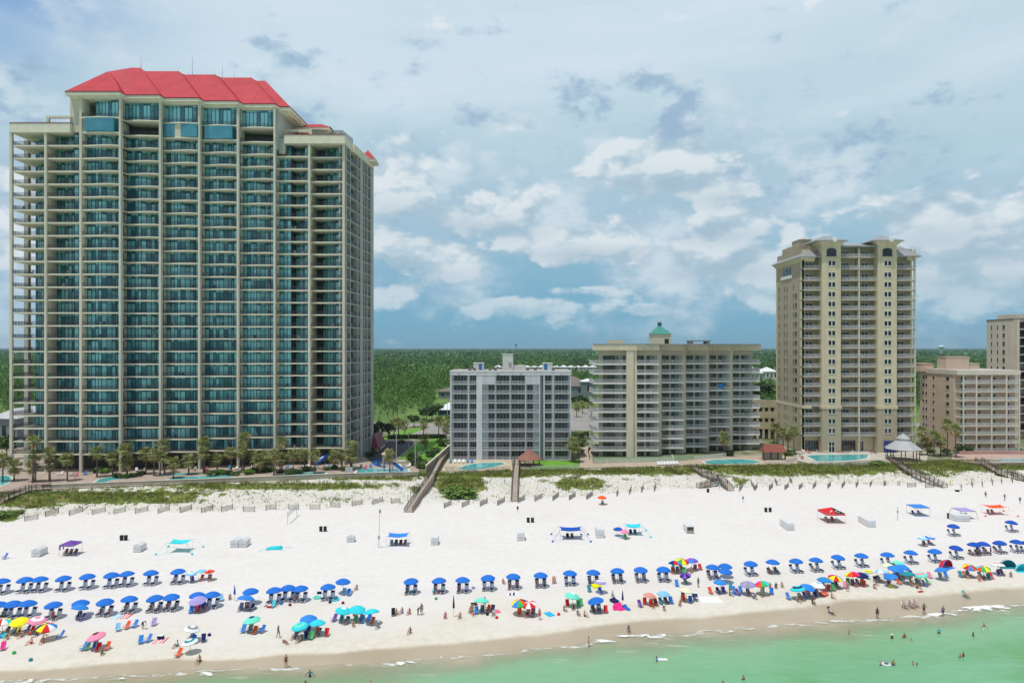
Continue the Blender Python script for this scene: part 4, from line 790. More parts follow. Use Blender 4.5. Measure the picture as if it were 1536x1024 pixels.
for i in range(5): b = MB(); b.box(cxs[i] - .22 if i else cxs[0] + 1.6, (cxs[i] + .22) if i else cxs[0] + 2.0, Y5 - .12, Y5 + .25, ZP, zc5 - .01); b.build('column', PN2, T5)
for j in range(4):
    a_ = cxs[j] + (.25 if j else 0); c_ = cxs[j + 1] - .25; w_ = c_ - a_; s = MB(); r = rail(w_, 1.1, .16, y=-.05, th=.06)
    if j == 0: s.prism([(0, 1.8), (1.6, -.1), (w_, -.1), (w_, 1.8)], -.25, 0); r = MB().add(rail(w_ - 1.6, 1.1, .16, th=.06), (1.6, -.05, 0)); r.bar((0.05, 1.75, 1.07), (1.6, -.02, 1.07), .06).bar((.05, 1.75, .1), (1.6, -.02, .1), .06); [r.bar((.05 + 1.55 * i / 11, 1.75 - 1.77 * i / 11, .1), (.05 + 1.55 * i / 11, 1.75 - 1.77 * i / 11, 1.07), .05) for i in range(12)]
    else: s.box(0, w_, -.1, 1.8, -.25, 0)
    q0, q1 = ((.30, .64) if j == 0 else (.14, .50))
    for z in slz:
        bi.append((s, r, (a_, Y5, z))); g = MB(); f = MB()
        for i in range(2): x0 = (q0 + (q1 - q0) * i / 2) * w_ + .05; x1 = (q0 + (q1 - q0) * (i + 1) / 2) * w_ - .05; g.face([(x0, 1.75, .05), (x1, 1.75, .05), (x1, 1.75, 2.1), (x0, 1.75, 2.1)]); f.box(x0 - .08, x0, 1.7, 1.78, 0, 2.15)
        f.box(q0 * w_, q1 * w_, 1.7, 1.78, 2.1, 2.2); wi.append((g, f, (a_, Y5, z)))
rep_parts('balcony', bi, T5, PN2, 'railing', mat('pale_railing', (.62, .63, .62, 1), .6)); rep_parts('window', wi, T5, GL_DARK, 'window_frame', WHITEP)
wi = []
for k, fy in ((365, .25), (272, .62), (226, .82), (213, .9)):
    g = MB(); yy = Y5 + (Yr5 - Y5) * fy; ww = 1.5 if k == 365 else .8; g.face([(0, ww / 2, 0), (0, -ww / 2, 0), (0, -ww / 2, 1.2), (0, ww / 2, 1.2)]); f = MB(); f.box(-.08, -.004, -ww / 2 - .1, ww / 2 + .1, -.12, 0)
    for z in slz[:7]: wi.append((g, f, (X0 - .03, yy, z + .6)))
rep_parts('side_window', wi, T5, GL_DARK, 'window_frame', PN2)
for a_, c_, t_, Yq in ((340, 482, 350, Y5 + 9), (183, 265, 391, Yr5 - 4), (485, 545, 392, Y5 + 11)):
    b = MB(); z_ = wz(q5(t_), Yq); b.box(wx(x5(a_), Yq), wx(x5(c_), Yq), Yq, Yq + 5, zt5 - 1, z_).box(wx(x5(a_), Yq) - .15, wx(x5(c_), Yq) + .15, Yq - .15, Yq + 5.15, z_, z_ + .2); b.build('roof_house', PNK, T5)
b = MB(); bpx(b, 1440, 1536, 676.5, 683, Y5 - 7, .5); b.build('terrace_wall', mat('pink_terrace_paint', (.50, .30, .25, 1), .85), T5)

# ---------------------------------------------------------------- 6. dark-balconied tower at the right edge
Y6 = 262.0; T6 = thing('beige_tower', (wx(1560, Y6), Y6 + 8, ZP), 'tall beige tower with dark balconies cut by the right edge of the picture', 'tower', 'beachfront condominium buildings')
X0 = wx(1524, Y6); Yr6 = X0 * 1024 / 712; BT = mat('rosy_beige_stucco', (.60, .52, .43, 1), .8, .05, .25, streak=.06); z6 = wz(479, Y6)
b = MB(); b.box(X0, X0 + 34, Y6 + 2, Yr6, ZP, z6); b.build('wall', BT, T6)
b = MB(); b.box(X0 - .15, X0 + 34.1, Y6 + 1.8, Yr6 + .1, z6, z6 + .45); b.build('roof_edge', mat('dark_roof_edge', (.16, .14, .12, 1), .7), T6); b = MB(); b.box(X0 + 3, X0 + 30, Y6 + 4, Yr6 - 2, z6 + .45, z6 + 2.2); b.build('roof_house', BT, T6)
for i in range(8): MB().box(X0 + .4 + i * 4.5, X0 + 1.3 + i * 4.5, Y6 - .1, Y6 + 2, ZP, z6 - .01).build('column', BT, T6)
bi = []; s = MB(); s.box(0, 8, -.2, 2, -.3, 0); r = rail(8, 1.1, .16)
for k in range(13):
    for i in range(3): bi.append((s, r, (X0 + 1.5 + i * 9, Y6 + .2, ZP + 3.2 + k * 3.25)))
rep_parts('balcony', bi, T6, BT, 'railing', RAILD)
b = MB()
for k in range(13):
    for i in range(3): b.face([(X0 + 2 + i * 9, Y6 + 1.95, ZP + 3.3 + k * 3.25), (X0 + 9 + i * 9, Y6 + 1.95, ZP + 3.3 + k * 3.25), (X0 + 9 + i * 9, Y6 + 1.95, ZP + 5.9 + k * 3.25), (X0 + 2 + i * 9, Y6 + 1.95, ZP + 5.9 + k * 3.25)])
b.build('balcony_window', GL_CURT, T6)
wi = []
for fy, ww in ((.32, 1.2), (.56, .6), (.8, .6)):
    g = MB(); g.face([(0, ww / 2, 0), (0, -ww / 2, 0), (0, -ww / 2, 1.7), (0, ww / 2, 1.7)]); f = MB(); f.box(-.1, -.004, -ww / 2 - .1, ww / 2 + .1, -.14, 0)
    for k in range(13): wi.append((g, f, (X0 - .03, Y6 + 2 + (Yr6 - Y6 - 2) * fy, ZP + 2.2 + k * 3.25 + .9)))
rep_parts('side_window', wi, T6, GL_DARK, 'window_frame', BT)

# ---------------------------------------------------------------- 7. the parking garage and the low buildings farther back
Y7 = 262.0; T7 = thing('parking_garage', (wx(1155, Y7), Y7 + 8, ZP), 'tan multi-level parking garage with dark openings between the two tan condominiums', 'garage')
X0, X1 = wx(1128, Y7), wx(1172, Y7); b = MB(); b.box(X0, X1, Y7 + .6, Y7 + 20, ZP, wz(606, Y7)); b.build('interior', DARKW, T7)
b = MB()
for yt, yb in ((600, 611), (617, 627), (633, 643)): b.box(X0, X1, Y7, Y7 + .55, wz(yb, Y7), wz(yt, Y7))
for i in range(6): x = X0 + (X1 - X0) * i / 5; b.box(x - .4, x + .4, Y7 + .05, Y7 + .57, ZP, wz(605, Y7))
b.build('deck_wall', OLV, T7)
b = MB()
for i in range(5):
    x = X0 + (X1 - X0) * (i + .5) / 5; b.box(x - .9, x + .9, Y7 + .5, Y7 + .58, ZP, ZP + 3.2).tube([(x, Y7 + .5, ZP + 3.2), (x, Y7 + .58, ZP + 3.2)], .9, 16)
b.build('arch_opening', DARKW, T7)
WROOF = mat('white_metal_roof', (.74, .75, .76, 1), .45, .06); BLU = mat('deep_blue_siding', (.03, .075, .20, 1), .7); GBL = mat('grey_blue_siding', (.20, .235, .27, 1), .75); BRS = mat('brown_shingle', (.19, .155, .145, 1), .9, .15)
def house(name, x0, x1, y_e, y_r, y_b, depth, wallm, roofm, label, cat='building', group=None, nwin=3, zb=None, Y=None):
    zb = 4.85 if zb is None else zb; Y = Y or F * (H - zb) / (y_b - PY); t_ = thing(name, (wx((x0 + x1) / 2, Y), Y + depth / 2, zb), label, cat, group)
    X0, X1 = wx(x0, Y), wx(x1, Y); z_e, z_r = wz(y_e, Y), wz(y_r, Y)
    b = MB(); b.box(X0, X1, Y, Y + depth, zb - .3, z_e); wl_ = b.build('wall', wallm, t_)
    b = MB(); hip(b, X0 - .6, X1 + .6, Y - .6, Y + depth + .6, z_e, z_r + .01); b.box(X0 - .6, X1 + .6, Y - .6, Y + depth + .6, z_e - .3, z_e - .01); b.build('roof', roofm, t_)
    for i in range(nwin):
        xm = X0 + (X1 - X0) * (i + .5) / nwin; hh = z_e - zb
        b = MB(); b.box(xm - .7, xm + .7, Y - .06, Y + .02, zb + hh * .35, zb + hh * .75); b.build('window', GL_DARK, t_)
    return t_
house('blue_building', 657, 694, 614, 603.5, 623, 16, BLU, WROOF, 'small navy blue building with a white metal roof near the forest edge', nwin=4)
house('brown_roof_building', 658, 720, 587, 579, 597, 22, GBL, BRS, 'long low building with a brown shingle roof beyond the grey condominium left side', nwin=5)
house('brown_roof_building', 800, 892, 579, 565, 594, 28, GBL, BRS, 'grey-blue building with a brown roof between the grey and tan condominiums', nwin=6)
house('porch_pavilion', 872, 893, 572, 568, 594.3, 8, GBL, WROOF, 'grey gabled pavilion with a white roof attached beside the brown-roofed building', nwin=1, Y=490)
house('grey_house', -14, 26, 627, 614, 672, 20, GBL, mat('pale_grey_roof', (.50, .52, .54, 1), .5), 'grey-blue house with a pale metal roof at the left edge behind the tower terraces', 'house', nwin=3)
for i, x in enumerate(range(742, 894, 11)):
    house('white_roofed_house', x, x + 10.2, 550.3, 547.4 + (i % 3) * .5, 556, 14, mat('pale_siding', (.52, .53, .53, 1), .7), WROOF, 'far white-roofed house in the row at the forest edge behind the grey condominium', 'house', 'far row of white-roofed houses', nwin=2)
for i, (x0, x1, ye, yr_, yb) in enumerate(((1120, 1145, 559, 550, 572), (1143, 1166, 557, 550.5, 570))):
    house('white_roofed_house', x0, x1, ye, yr_, yb, 18, mat('pale_siding', (.52, .53, .53, 1)), WROOF, ('large', 'smaller')[i] + ' white-roofed house glimpsed right of the tan terraced condominium', 'house', nwin=4)
Yq = 3200.; t_ = thing('water_tower', (wx(774, Yq), Yq, 3), 'tiny distant water tower standing on the forest horizon', 'water tower'); b = MB(); X_ = wx(774, Yq)
b.tube([(X_, Yq, 3), (X_, Yq, wz(519, Yq))], 1.5, 8); b.build('tower_stem', GBL, t_); b = MB(); b.lathe([(1, 0), (5, 3), (6, 7), (4, 11), (.5, 13)], (X_, Yq, wz(519, Yq)), 12); b.build('tank', GBL, t_)
Yq = 2500.; X_ = wx(1412, Yq); t_ = thing('water_tank', (X_, Yq, 3), 'pale blue domed water tank above the forest on the right', 'water tower'); b = MB(); b.tube([(X_, Yq, 3), (X_, Yq, wz(522, Yq))], 3, 8); b.build('tower_stem', WHITEP, t_); b = MB(); b.lathe([(2, 0), (11, 3), (12.5, 7), (10, 11), (.5, 13.5)], (X_, Yq, wz(523, Yq)), 14); b.build('tank', mat('pale_blue_tank', (.45, .62, .70, 1), .5), t_)

pc_ = MB(); pc_.box(-.28, .28, -.28, .28, .38, .44).hexa([(-.28, .26, .42), (.28, .26, .42), (.28, .32, .42), (-.28, .32, .42), (-.28, .36, 1.0), (.28, .36, 1.0), (.28, .41, 1.0), (-.28, .41, 1.0)])
for x in (-.25, .25):
    for y in (-.25, .25): pc_.box(x - .025, x + .025, y - .025, y + .025, 0, .38)
PCM = pc_.mesh('patio_chair', RAILD); PCW = mat('pale_patio_chair', (.55, .55, .54, 1), .6); rg = random.Random(3); used = set()
for n in range(170):
    j = rg.choice((0, 1, 2, 3, 4, 5, 6, 7, 8)); k = rg.randrange(NF) if n % 3 else rg.randrange(11); x0, w = bay(j); q = rg.choice((.30, .42, .55, .68, .80)); key = (j, k, q)
    if key in used: continue
    used.add(key); pale = rg.random() < .3; o = inst('patio_chair', PCM, (x0 + q * w, bY[j] + rg.uniform(.6, 1.0), ZS + k * FH), None, rg.uniform(-1, 1)); recolor(o, [PCW if pale else RAILD])
    tag(o, ('pale' if pale else 'dark') + ' patio chair on a balcony of the red-roofed tower', 'chair', ('pale' if pale else 'dark') + ' patio chairs on tower balconies')

Yq = Y3 + 13; X_ = wx(1081, Yq); b = MB(); b.box(X_ - .75, X_ + .75, Yq - .06, Yq - .02, wz(582, Yq), wz(575.5, Yq)); tag(b.build('towel', mat('bright_blue_towel', (.02, .20, .60, 1), .9), loc=(X_, Yq, wz(582, Yq))), 'bright blue towel hanging on a balcony railing of the tan terraced condominium', 'towel')
# ================================================================= the plots between beach and buildings
_U = 'zeroth first second third fourth fifth sixth seventh eighth ninth tenth eleventh twelfth thirteenth fourteenth fifteenth sixteenth seventeenth eighteenth nineteenth'.split()
_T = {20: 'twent', 30: 'thirt', 40: 'fort', 50: 'fift'}
def ordn(i):
    if i < 20: return _U[i]
    t_, u_ = i // 10 * 10, i % 10; return _T[t_] + ('ieth' if u_ == 0 else 'y-' + _U[u_])
def pp(px, py, z=ZP): Y = F * (H - z) / (py - PY); return wx(px, Y), Y
def pl(pts, z=ZP): return [pp(a, b, z) for a, b in pts]
PAV = mat('pink_pavers', (.40, .32, .265, 1), .85, .14, .5); TANP = mat('tan_pool_deck', (.52, .43, .31, 1), .85, .1, .5); PALE = mat('pale_pool_deck', (.50, .465, .40, 1), .85, .1, .5)
TURF = mat('green_turf_terrace', (.16, .22, .125, 1), .9, .15, .5); LAWN = mat('lawn_grass', (.125, .30, .02, 1), .9, .22, .3, bump=.5, bscale=6); ASPH = mat('asphalt', (.052, .052, .06, 1), .85, .15, .15); CONC = mat('concrete_road', (.29, .27, .25, 1), .85, .1, .12)
POOL = mat('pool_water', (.10, .46, .46, 1), .08, .2, .4); COPE = mat('white_coping', (.62, .60, .55, 1), .7, .05); WALLC = mat('retaining_wall_render', (.43, .40, .33, 1), .85, .08, .3, streak=.12)
WOOD = mat('weathered_boards', (.42, .34, .28, 1), .85, .2, 1.5); WOODD = mat('dark_railing_timber', (.115, .098, .085, 1), .85, .2, 1.5); GREYWD = mat('grey_fence_slat', (.33, .31, .275, 1), .9, .2, 2)
def sheet(name, pts, z0, z1, m, label=None): b = MB(); b.prism(pts, z0, z1); o = b.build(name, m); tag(o, kind='structure'); return o
sheet('pool_deck', pl([(-90, 742), (78, 733), (300, 724), (475, 716), (580, 713.5), (628, 712)]) + [(wx(628, 205), 205), (wx(560, 205), 205), (wx(530, 240), 240), (wx(-60, 240), 240)], 3.4, 5.0, PAV)
sheet('pool_deck', pl([(662, 706), (672, 688), (767, 689), (769, 704.5), (700, 707)]), 3.6, 5.0, TANP)
sheet('footpath', pl([(869, 701), (870, 688), (868, 676), (880, 668), (889, 668), (886, 680), (890, 694.5), (990, 692), (1025, 690), (1060, 686), (1150, 682), (1195, 683), (1197, 696), (1120, 697), (1027, 698.5)]), 3.6, 5.0, mat('pink_tan_pavers', (.44, .35, .27, 1), .85, .1, .5))
sheet('turf_terrace', pl([(889, 684), (1090, 681), (1102, 683.5), (1060, 687), (1012, 691), (891, 694)], 5.06), 4.6, 5.06, TURF)
sheet('pool_deck', pl([(1194, 676), (1345, 675), (1392, 678), (1390, 694), (1330, 695), (1258, 697.5), (1215, 695), (1196, 690)]), 3.6, 5.0, PALE)
sheet('pool_deck', pl([(1428, 680), (1600, 679), (1600, 693), (1470, 694), (1428, 690)]), 3.6, 5.0, mat('pink_deck', (.47, .34, .29, 1), .85, .1, .5))
sheet('lawn', pl([(594, 688), (606, 678), (622, 665), (640, 659.5), (664, 656), (668, 664), (664, 680), (640, 690), (612, 689)], 4.9), 4.6, 4.9, LAWN)
sheet('lawn', pl([(570, 660), (580, 652), (600, 646), (632, 640), (634, 645), (606, 654)], 4.89), 4.6, 4.89, LAWN)
sheet('lawn', pl([(797, 703), (869, 701), (868, 690), (800, 691)], 4.95), 4.4, 4.95, LAWN)
sheet('lawn', pl([(1164, 690), (1158, 668), (1172, 668), (1186, 690)], 4.93), 4.4, 4.93, LAWN)
sheet('driveway', pl([(535, 700), (553, 684), (566, 668), (578, 659), (617, 660), (623, 664), (606, 677), (595, 688), (575, 696)], 4.905), 4.6, 4.905, ASPH)
sheet('kerb', pl([(594, 688.4), (607, 677), (623, 664), (624.6, 664.4), (609, 677.4), (596.4, 689)], 5.02), 4.6, 5.02, CONC)
sheet('kerb', pl([(545, 683), (560, 668), (570, 660), (571.5, 660.4), (562, 668.5), (548, 684)], 5.02), 4.6, 5.02, CONC)
sheet('footpath', pl([(594, 689.5), (612, 689), (630, 676), (634, 677), (618, 690.5), (600, 692)], 4.94), 4.6, 4.94, PALE)
sheet('highway', [(-900, 303), (900, 303), (900, 318), (-900, 318)], 4.5, 4.89, CONC)
sheet('driveway', pl([(612, 652), (640, 642), (655, 636), (700, 634), (700, 654), (655, 654)], 4.915), 4.5, 4.915, CONC)
sheet('parking_lot', pl([(850, 612), (905, 612), (905, 644), (850, 646)], 4.915), 4.5, 4.915, CONC)
b = MB(); rl2 = pl([(640, 632.5), (1600, 632.5)], 4.9); b.box(-900, 900, 310.2, 310.5, 4.893, 4.897); tag(b.build('road_marking', mat('yellow_line_paint', (.55, .38, .05, 1), .7)), kind='structure')

def wallrun(name, pts, zt, zb, th, m, label, cat, cap=None):
    t_ = thing(name, (pts[0][0], pts[0][1], zb), label, cat); b = MB(); c_ = MB()
    for (x0, y0), (x1, y1) in zip(pts[:-1], pts[1:]):
        b.bar((x0, y0, (zt + zb) / 2), (x1, y1, (zt + zb) / 2), th, zt - zb); c_.bar((x0, y0, zt + .05), (x1, y1, zt + .05), th + .12, .1)
    b.build('wall', m, t_); c_.build('coping', cap or m, t_)
wallrun('retaining_wall', pl([(62, 727), (120, 724.5), (300, 718), (475, 711), (580, 708), (628, 707)], 5.9), 5.85, 3.6, .35, WALLC, 'long low beige wall between the dunes and the red-roofed tower pool deck', 'wall', BEI)
wallrun('boundary_wall', [(wx(638.6, 190.6), 190.6), (wx(675, 232), 232)], 7.0, 4.4, .35, mat('tan_boundary_render', (.40, .36, .27, 1), .85, .08), 'tall tan boundary wall running back beside the long wooden boardwalk', 'wall', BEI)
for nm, pts, lb in (('pool', [(-60, 727), (-40, 714), (10, 713), (18, 716), (12, 724), (2, 728)], 'turquoise pool at the left edge beside the wooden platform'),
                    ('pool', [(142, 723), (150, 718), (168, 714.5), (190, 713), (206, 714), (190, 717), (168, 719.5), (156, 723.5)], 'curved turquoise end of the lazy river near the left palms'),
                    ('pool', [(250, 719.3), (262, 716), (300, 714), (345, 712), (349, 714.5), (300, 717.4)], 'narrow strip of lazy river behind the low beige wall'),
                    ('pool', [(234, 711.5), (268, 709.3), (302, 708.5), (302, 710.5), (262, 712.5)], 'upper strip of lazy river among the palm trunks'),
                    ('pool', [(396, 714), (430, 710.5), (470, 707.5), (488, 708.5), (486, 712), (440, 713)], 'lazy river bend between the low hedges and the beige wall'),
                    ('pool', [(534, 709), (538, 703.5), (556, 702), (592, 702), (612, 703.5), (612, 707), (580, 708.5)], 'turquoise splash pool around the foot of the blue slide'),
                    ('pool', [(688, 702), (700, 697), (718.8, 693.9), (753, 693.3), (757, 695.4), (738, 700.3), (719, 703.8), (698, 704.6)], 'kidney-shaped turquoise pool in front of the grey condominium'),
                    ('pool', [(1056, 691.4), (1070, 689), (1108, 688), (1131, 689.7), (1143, 693), (1130, 694.6), (1090, 695.6), (1061, 695.3)], 'turquoise pool beside the red-roofed cabana'),
                    ('pool', [(1209, 683), (1235, 681.7), (1303, 681.3), (1300, 686.5), (1285, 689.5), (1255, 691.2), (1226, 691.2)], 'large turquoise pool in front of the slim tan tower'),
                    ('pool', [(1490, 690.5), (1500, 687.8), (1560, 687.5), (1560, 691.5), (1510, 692)], 'pale turquoise pool in front of the pink condominium')):
    q_ = pl(pts, 5.02); cx_ = sum(a_ for a_, _ in q_) / len(q_); cy_ = sum(c_ for _, c_ in q_) / len(q_); t_ = thing('swimming_pool', (cx_, cy_, 5.0), lb, 'pool', 'condominium swimming pools')
    big = [(cx_ + (a_ - cx_) * 1.05 + (.3 if a_ > cx_ else -.3), cy_ + (c_ - cy_) * 1.08 + (.25 if c_ > cy_ else -.25)) for a_, c_ in q_]
    b = MB(); b.prism(big, 4.9, 5.02); b.build('coping', COPE, t_); b = MB(); b.prism(q_, 4.95, 5.03); b.build('water', POOL, t_)

# ---------------------------------------------------------------- plants
LEAF = mat('palm_leaf', (.26, .285, .10, 1), .7, .2, .8, island=.45, trans=.15); DEAD = mat('dry_palm_frond', (.40, .29, .15, 1), .85, .2, .8, island=.35); BARK = mat('palm_bark', (.17, .145, .115, 1), .9, .25, 2)
FOL = mat('shrub_foliage', (.085, .15, .035, 1), .7, .25, .5, island=.5, trans=.12); FOLD = mat('dark_foliage', (.05, .085, .03, 1), .75, .25, .5, island=.5, trans=.1); FOLL = mat('light_foliage', (.13, .26, .035, 1), .7, .25, .5, island=.5, trans=.12)
def palm_crown(seed, r=2.5):
    rg = random.Random(seed); b = MB()
    for i in range(46):
        dead = i >= 32; az = rg.random() * 6.283; el = rg.uniform(-1.25, -.5) if dead else rg.uniform(-.55, 1.25)
        L = r * rg.uniform(.42, .58); d = Vector((math.cos(az) * math.cos(el), math.sin(az) * math.cos(el), math.sin(el)))
        side = d.cross(Vector((0, 0, 1))).normalized(); up = side.cross(d).normalized(); base = d * L * (.9 if not dead else .6); mi = 1 if dead else 0
        b.bar((0, 0, 0), base, .05, .04, mi)
        n = 11
        for k in range(n):
            a_ = (k / (n - 1) - .5) * 3.3; t_ = d * math.cos(a_) + side * math.sin(a_); ln = L * rg.uniform(.75, 1.15) * (1.15 - .25 * abs(a_)); w = .085
            tip = base + t_ * ln + Vector((0, 0, -ln * rg.uniform(.12, .5))) + up * rg.uniform(-.08, .08); nrm = t_.cross(up).normalized() * w
            mid = base + t_ * ln * .55 + up * .06
            b.face([base, mid - nrm, tip, mid + nrm], mi)
    return b
PCROWN = [palm_crown(s_) for s_ in (1, 2, 3, 4)]
def trunk_mb(h, r, lean, seed, flare=1.25, m=8):
    rg = random.Random(seed); b = MB(); n = 7; pts = []; rad = []
    for i in range(n + 1): k = i / n; pts.append((lean[0] * k * k, lean[1] * k * k, h * k)); rad.append(r * (flare - (flare - 1) * min(1, k * 3)) * (1 - .15 * k) * rg.uniform(.95, 1.05))
    return b.tube(pts, rad, m)
def palm(px, cy, by, label, group, z=ZP, s_=1., seed=0):
    Y = F * (H - z) / (by - PY); X = wx(px, Y); zc = wz(cy, Y); rg = random.Random(seed + int(px * 10))
    t_ = thing('palm_tree', (X, Y, z), label, 'palm tree', group); ln = (rg.uniform(-.3, .3), rg.uniform(-.2, .2)); h = max(1.0, zc - z)
    b = trunk_mb(h, .19, ln, seed); o = bpy.data.objects.new('trunk', b.mesh('trunk', BARK, True)); COL.objects.link(o); o.parent = t_
    c_ = inst('crown', PCROWN[rg.randrange(4)].mesh('palm_crown', [LEAF, DEAD]), (ln[0], ln[1], h), t_, rg.random() * 6, s_ * rg.uniform(.92, 1.12))
PT = [(4, 690, 722), (21, 700, 721), (49, 662, 724), (50, 701, 722), (53, 683, 723), (74, 680, 722), (75, 696, 721), (101, 688, 721), (145.5, 678, 715), (169, 686, 714), (190, 674, 716), (191, 693, 715), (219, 681, 711), (231, 681, 713), (247, 667, 710), (240, 685, 713), (260, 695, 717), (307, 665, 708), (305, 680, 710), (326, 689, 707), (347, 679, 709), (363, 676, 708), (366, 657, 706), (379, 684, 706), (398, 685, 706), (411, 682, 713), (423, 664, 706), (420, 688, 708), (440, 682, 711), (457, 682, 706), (472, 683, 710), (501, 685, 704), (526, 670, 703), (513, 683, 701), (528, 684, 704), (283, 690, 711), (390, 690, 709)]
PT.sort()
for i, q_ in enumerate(PT): palm(*q_, f'fan palm before the red-roofed tower, {ordn(i + 1)} from left', 'palms along the tower pool deck', seed=i)
PT2 = [(585, 684, 712, 'fan palm standing in front of the blue slide'), (591, 634, 652, 'left palm of the row along the driveway by the grass'), (598, 634, 652.5, 'second palm of the row along the driveway by the grass'), (607, 637, 654, 'third palm of the row along the driveway by the grass'), (635.5, 637, 652, 'palm beside the green roadside sign'), (638, 659, 672, 'fan palm in the middle of the bright lawn'), (658, 631, 655.5, 'tall palm by the dark hedge left of the grey condominium'), (669.5, 641, 660, 'shorter palm nearest the grey condominium left corner'), (672, 629, 650, 'palm partly hidden behind the grey condominium corner'),
       (859, 665, 692, 'palm against the right corner of the grey condominium'), (863, 672, 693, 'second palm against the right corner of the grey condominium'), (865, 610, 625, 'palm in the parking lot between the condominiums, left one'), (887, 609, 625, 'palm in the parking lot between the condominiums, right one'), (874, 606, 620, 'palm at the back of the parking lot between the condominiums'), (1087, 657, 683, 'palm rising beside the pool in front of the tan terraced condominium'),
       (1161, 641, 664, 'palm in front of the parking garage arches'), (1175, 649, 677, 'left palm of the pair at the slim tan tower left corner'), (1191, 647, 681, 'right palm of the pair at the slim tan tower left corner'), (1182, 652, 676, 'palm behind the pair at the slim tan tower left corner')]
for i, (a_, c_, d_, lb) in enumerate(PT2): palm(a_, c_, d_, lb, 'palms between the condominiums', seed=90 + i, s_=1.05)
PT3 = sorted([(1382, 647, 683), (1401, 654, 684), (1421, 637, 682), (1434, 645, 686), (1411, 661, 683), (1391, 664, 682)])
for i, q_ in enumerate(PT3): palm(*q_, f'tall palm by the pink condominium, {ordn(i + 1)} from left', 'palms in front of the pink condominium', seed=190 + i, s_=1.05)

def leafball(seed, n, sq=.8, leaf=.16, inner=.5):
    """a unit crown: clumps of leaf-sized faces spread through its volume"""
    rg = np.random.default_rng(seed); nc = max(6, n // 26); c = rg.normal(size=(nc, 3)); c /= np.linalg.norm(c, axis=1)[:, None]; c *= rg.uniform(inner, .92, (nc, 1)); c[:, 2] = c[:, 2] * sq
    p = c[rg.integers(0, nc, n)] + rg.normal(size=(n, 3)) * .17
    d = rg.normal(size=(n, 3)); d /= np.linalg.norm(d, axis=1)[:, None]; e = np.cross(d, rg.normal(size=(n, 3))); e /= np.linalg.norm(e, axis=1)[:, None]; s_ = leaf * rg.uniform(.6, 1.3, (n, 1))
    return np.stack([p - d * s_, p - e * s_ * .6, p + d * s_, p + e * s_ * .6], 1)
LB = [leafball(i, 620) for i in range(3)]; LBM = {}
def leafmesh(k, m):
    if (k, m.name) not in LBM: LBM[k, m.name] = soup('foliage', LB[k], 4, m)
    return LBM[k, m.name]
def shrub(X, Y, z, rx, rz, m, label, group, name='shrub', cat='shrub', k=0):
    t_ = thing(name, (X, Y, z), label, cat, group); o = inst('foliage', leafmesh(k % 3, m), (0, 0, rz * .8), t_, X); o.scale = (rx, rx, rz)
    b = MB(); b.tube([(0, 0, -.1), (0, 0, rz * .8)], [.09, .04], 5); q_ = bpy.data.objects.new('stem', b.mesh('stem', BARK)); COL.objects.link(q_); q_.parent = t_
SH = [(150, 708, 1.6), (158, 709, 1.4), (176, 716, 1.3), (186, 717, 1.2), (200, 715, 1.3), (212, 712, 1.1), (318, 713, 1.6), (330, 711, 1.5), (342, 712, 1.3), (352, 713, 1.2), (372, 711, 1.5), (384, 708.5, 1.6), (396, 707.5, 1.6), (406, 706, 1.4), (420, 709.5, 1.2), (434, 711.5, 1.2), (446, 710, 1.3), (458, 707, 1.5), (466, 706, 1.4), (490, 705, 1.2), (502, 704, 1.3), (514, 705.5, 1.1), (525, 706, 1.2)]
for i, (a_, c_, r_) in enumerate(SH): X, Y = pp(a_, c_); shrub(X, Y, ZP, r_, r_ * .6, (FOL, FOLL, FOLD)[i % 3], f'low clipped shrub by the lazy river, {ordn(i + 1)} from left', 'shrubs along the lazy river', k=i)
SH2 = [(627, 697, 2.2, 'dark bushy shrub left of the tall boundary wall'), (634, 701, 2.0, 'dark shrub at the front end of the tall boundary wall'), (620, 690, 2.4, 'broad bush behind the splash pool'), (645, 684, 1.9, 'bush on the right edge of the bright lawn'), (654, 678, 1.8, 'grey-green bush along the tall boundary wall'), (664, 668, 2.5, 'bush at the far end of the tall boundary wall'), (602, 664, 1.2, 'small round bush beside the driveway kerb'),
       (866, 680, 2.2, 'large dark bush right of the grey condominium'), (872, 668, 2.6, 'large dark bush by the curving footpath'), (878, 657, 2.6, 'round bush behind the curving footpath'), (862, 655, 2.2, 'dark bush against the grey condominium right side'), (893, 672, 1.5, 'bush at the left corner of the tan terraced condominium'), (1094, 683, 1.8, 'dark shrub beside the turf terrace palm'), (1182, 683, 1.6, 'shrub below the palms at the slim tan tower'), (1168, 680, 1.4, 'shrub right of the parking garage'), (1447, 679, 2.6, 'bushy plant beside the pink condominium left corner'), (1396, 678, 1.4, 'dark shrub under the tall palms on the right'), (1419, 678, 1.4, 'shrub among the tall palm trunks on the right'),
       (562, 676, 1.7, 'dark shrub along the side of the red-roofed tower'), (556, 683, 1.7, 'dark shrub nearest the beach along the red-roofed tower side'), (568, 669, 1.8, 'dark shrub by the maroon entrance roof')]
for i, (a_, c_, r_, lb) in enumerate(SH2): X, Y = pp(a_, c_); shrub(X, Y, 4.9, r_, r_ * .62, FOLD if i % 3 == 0 else FOL, lb, None, k=i)
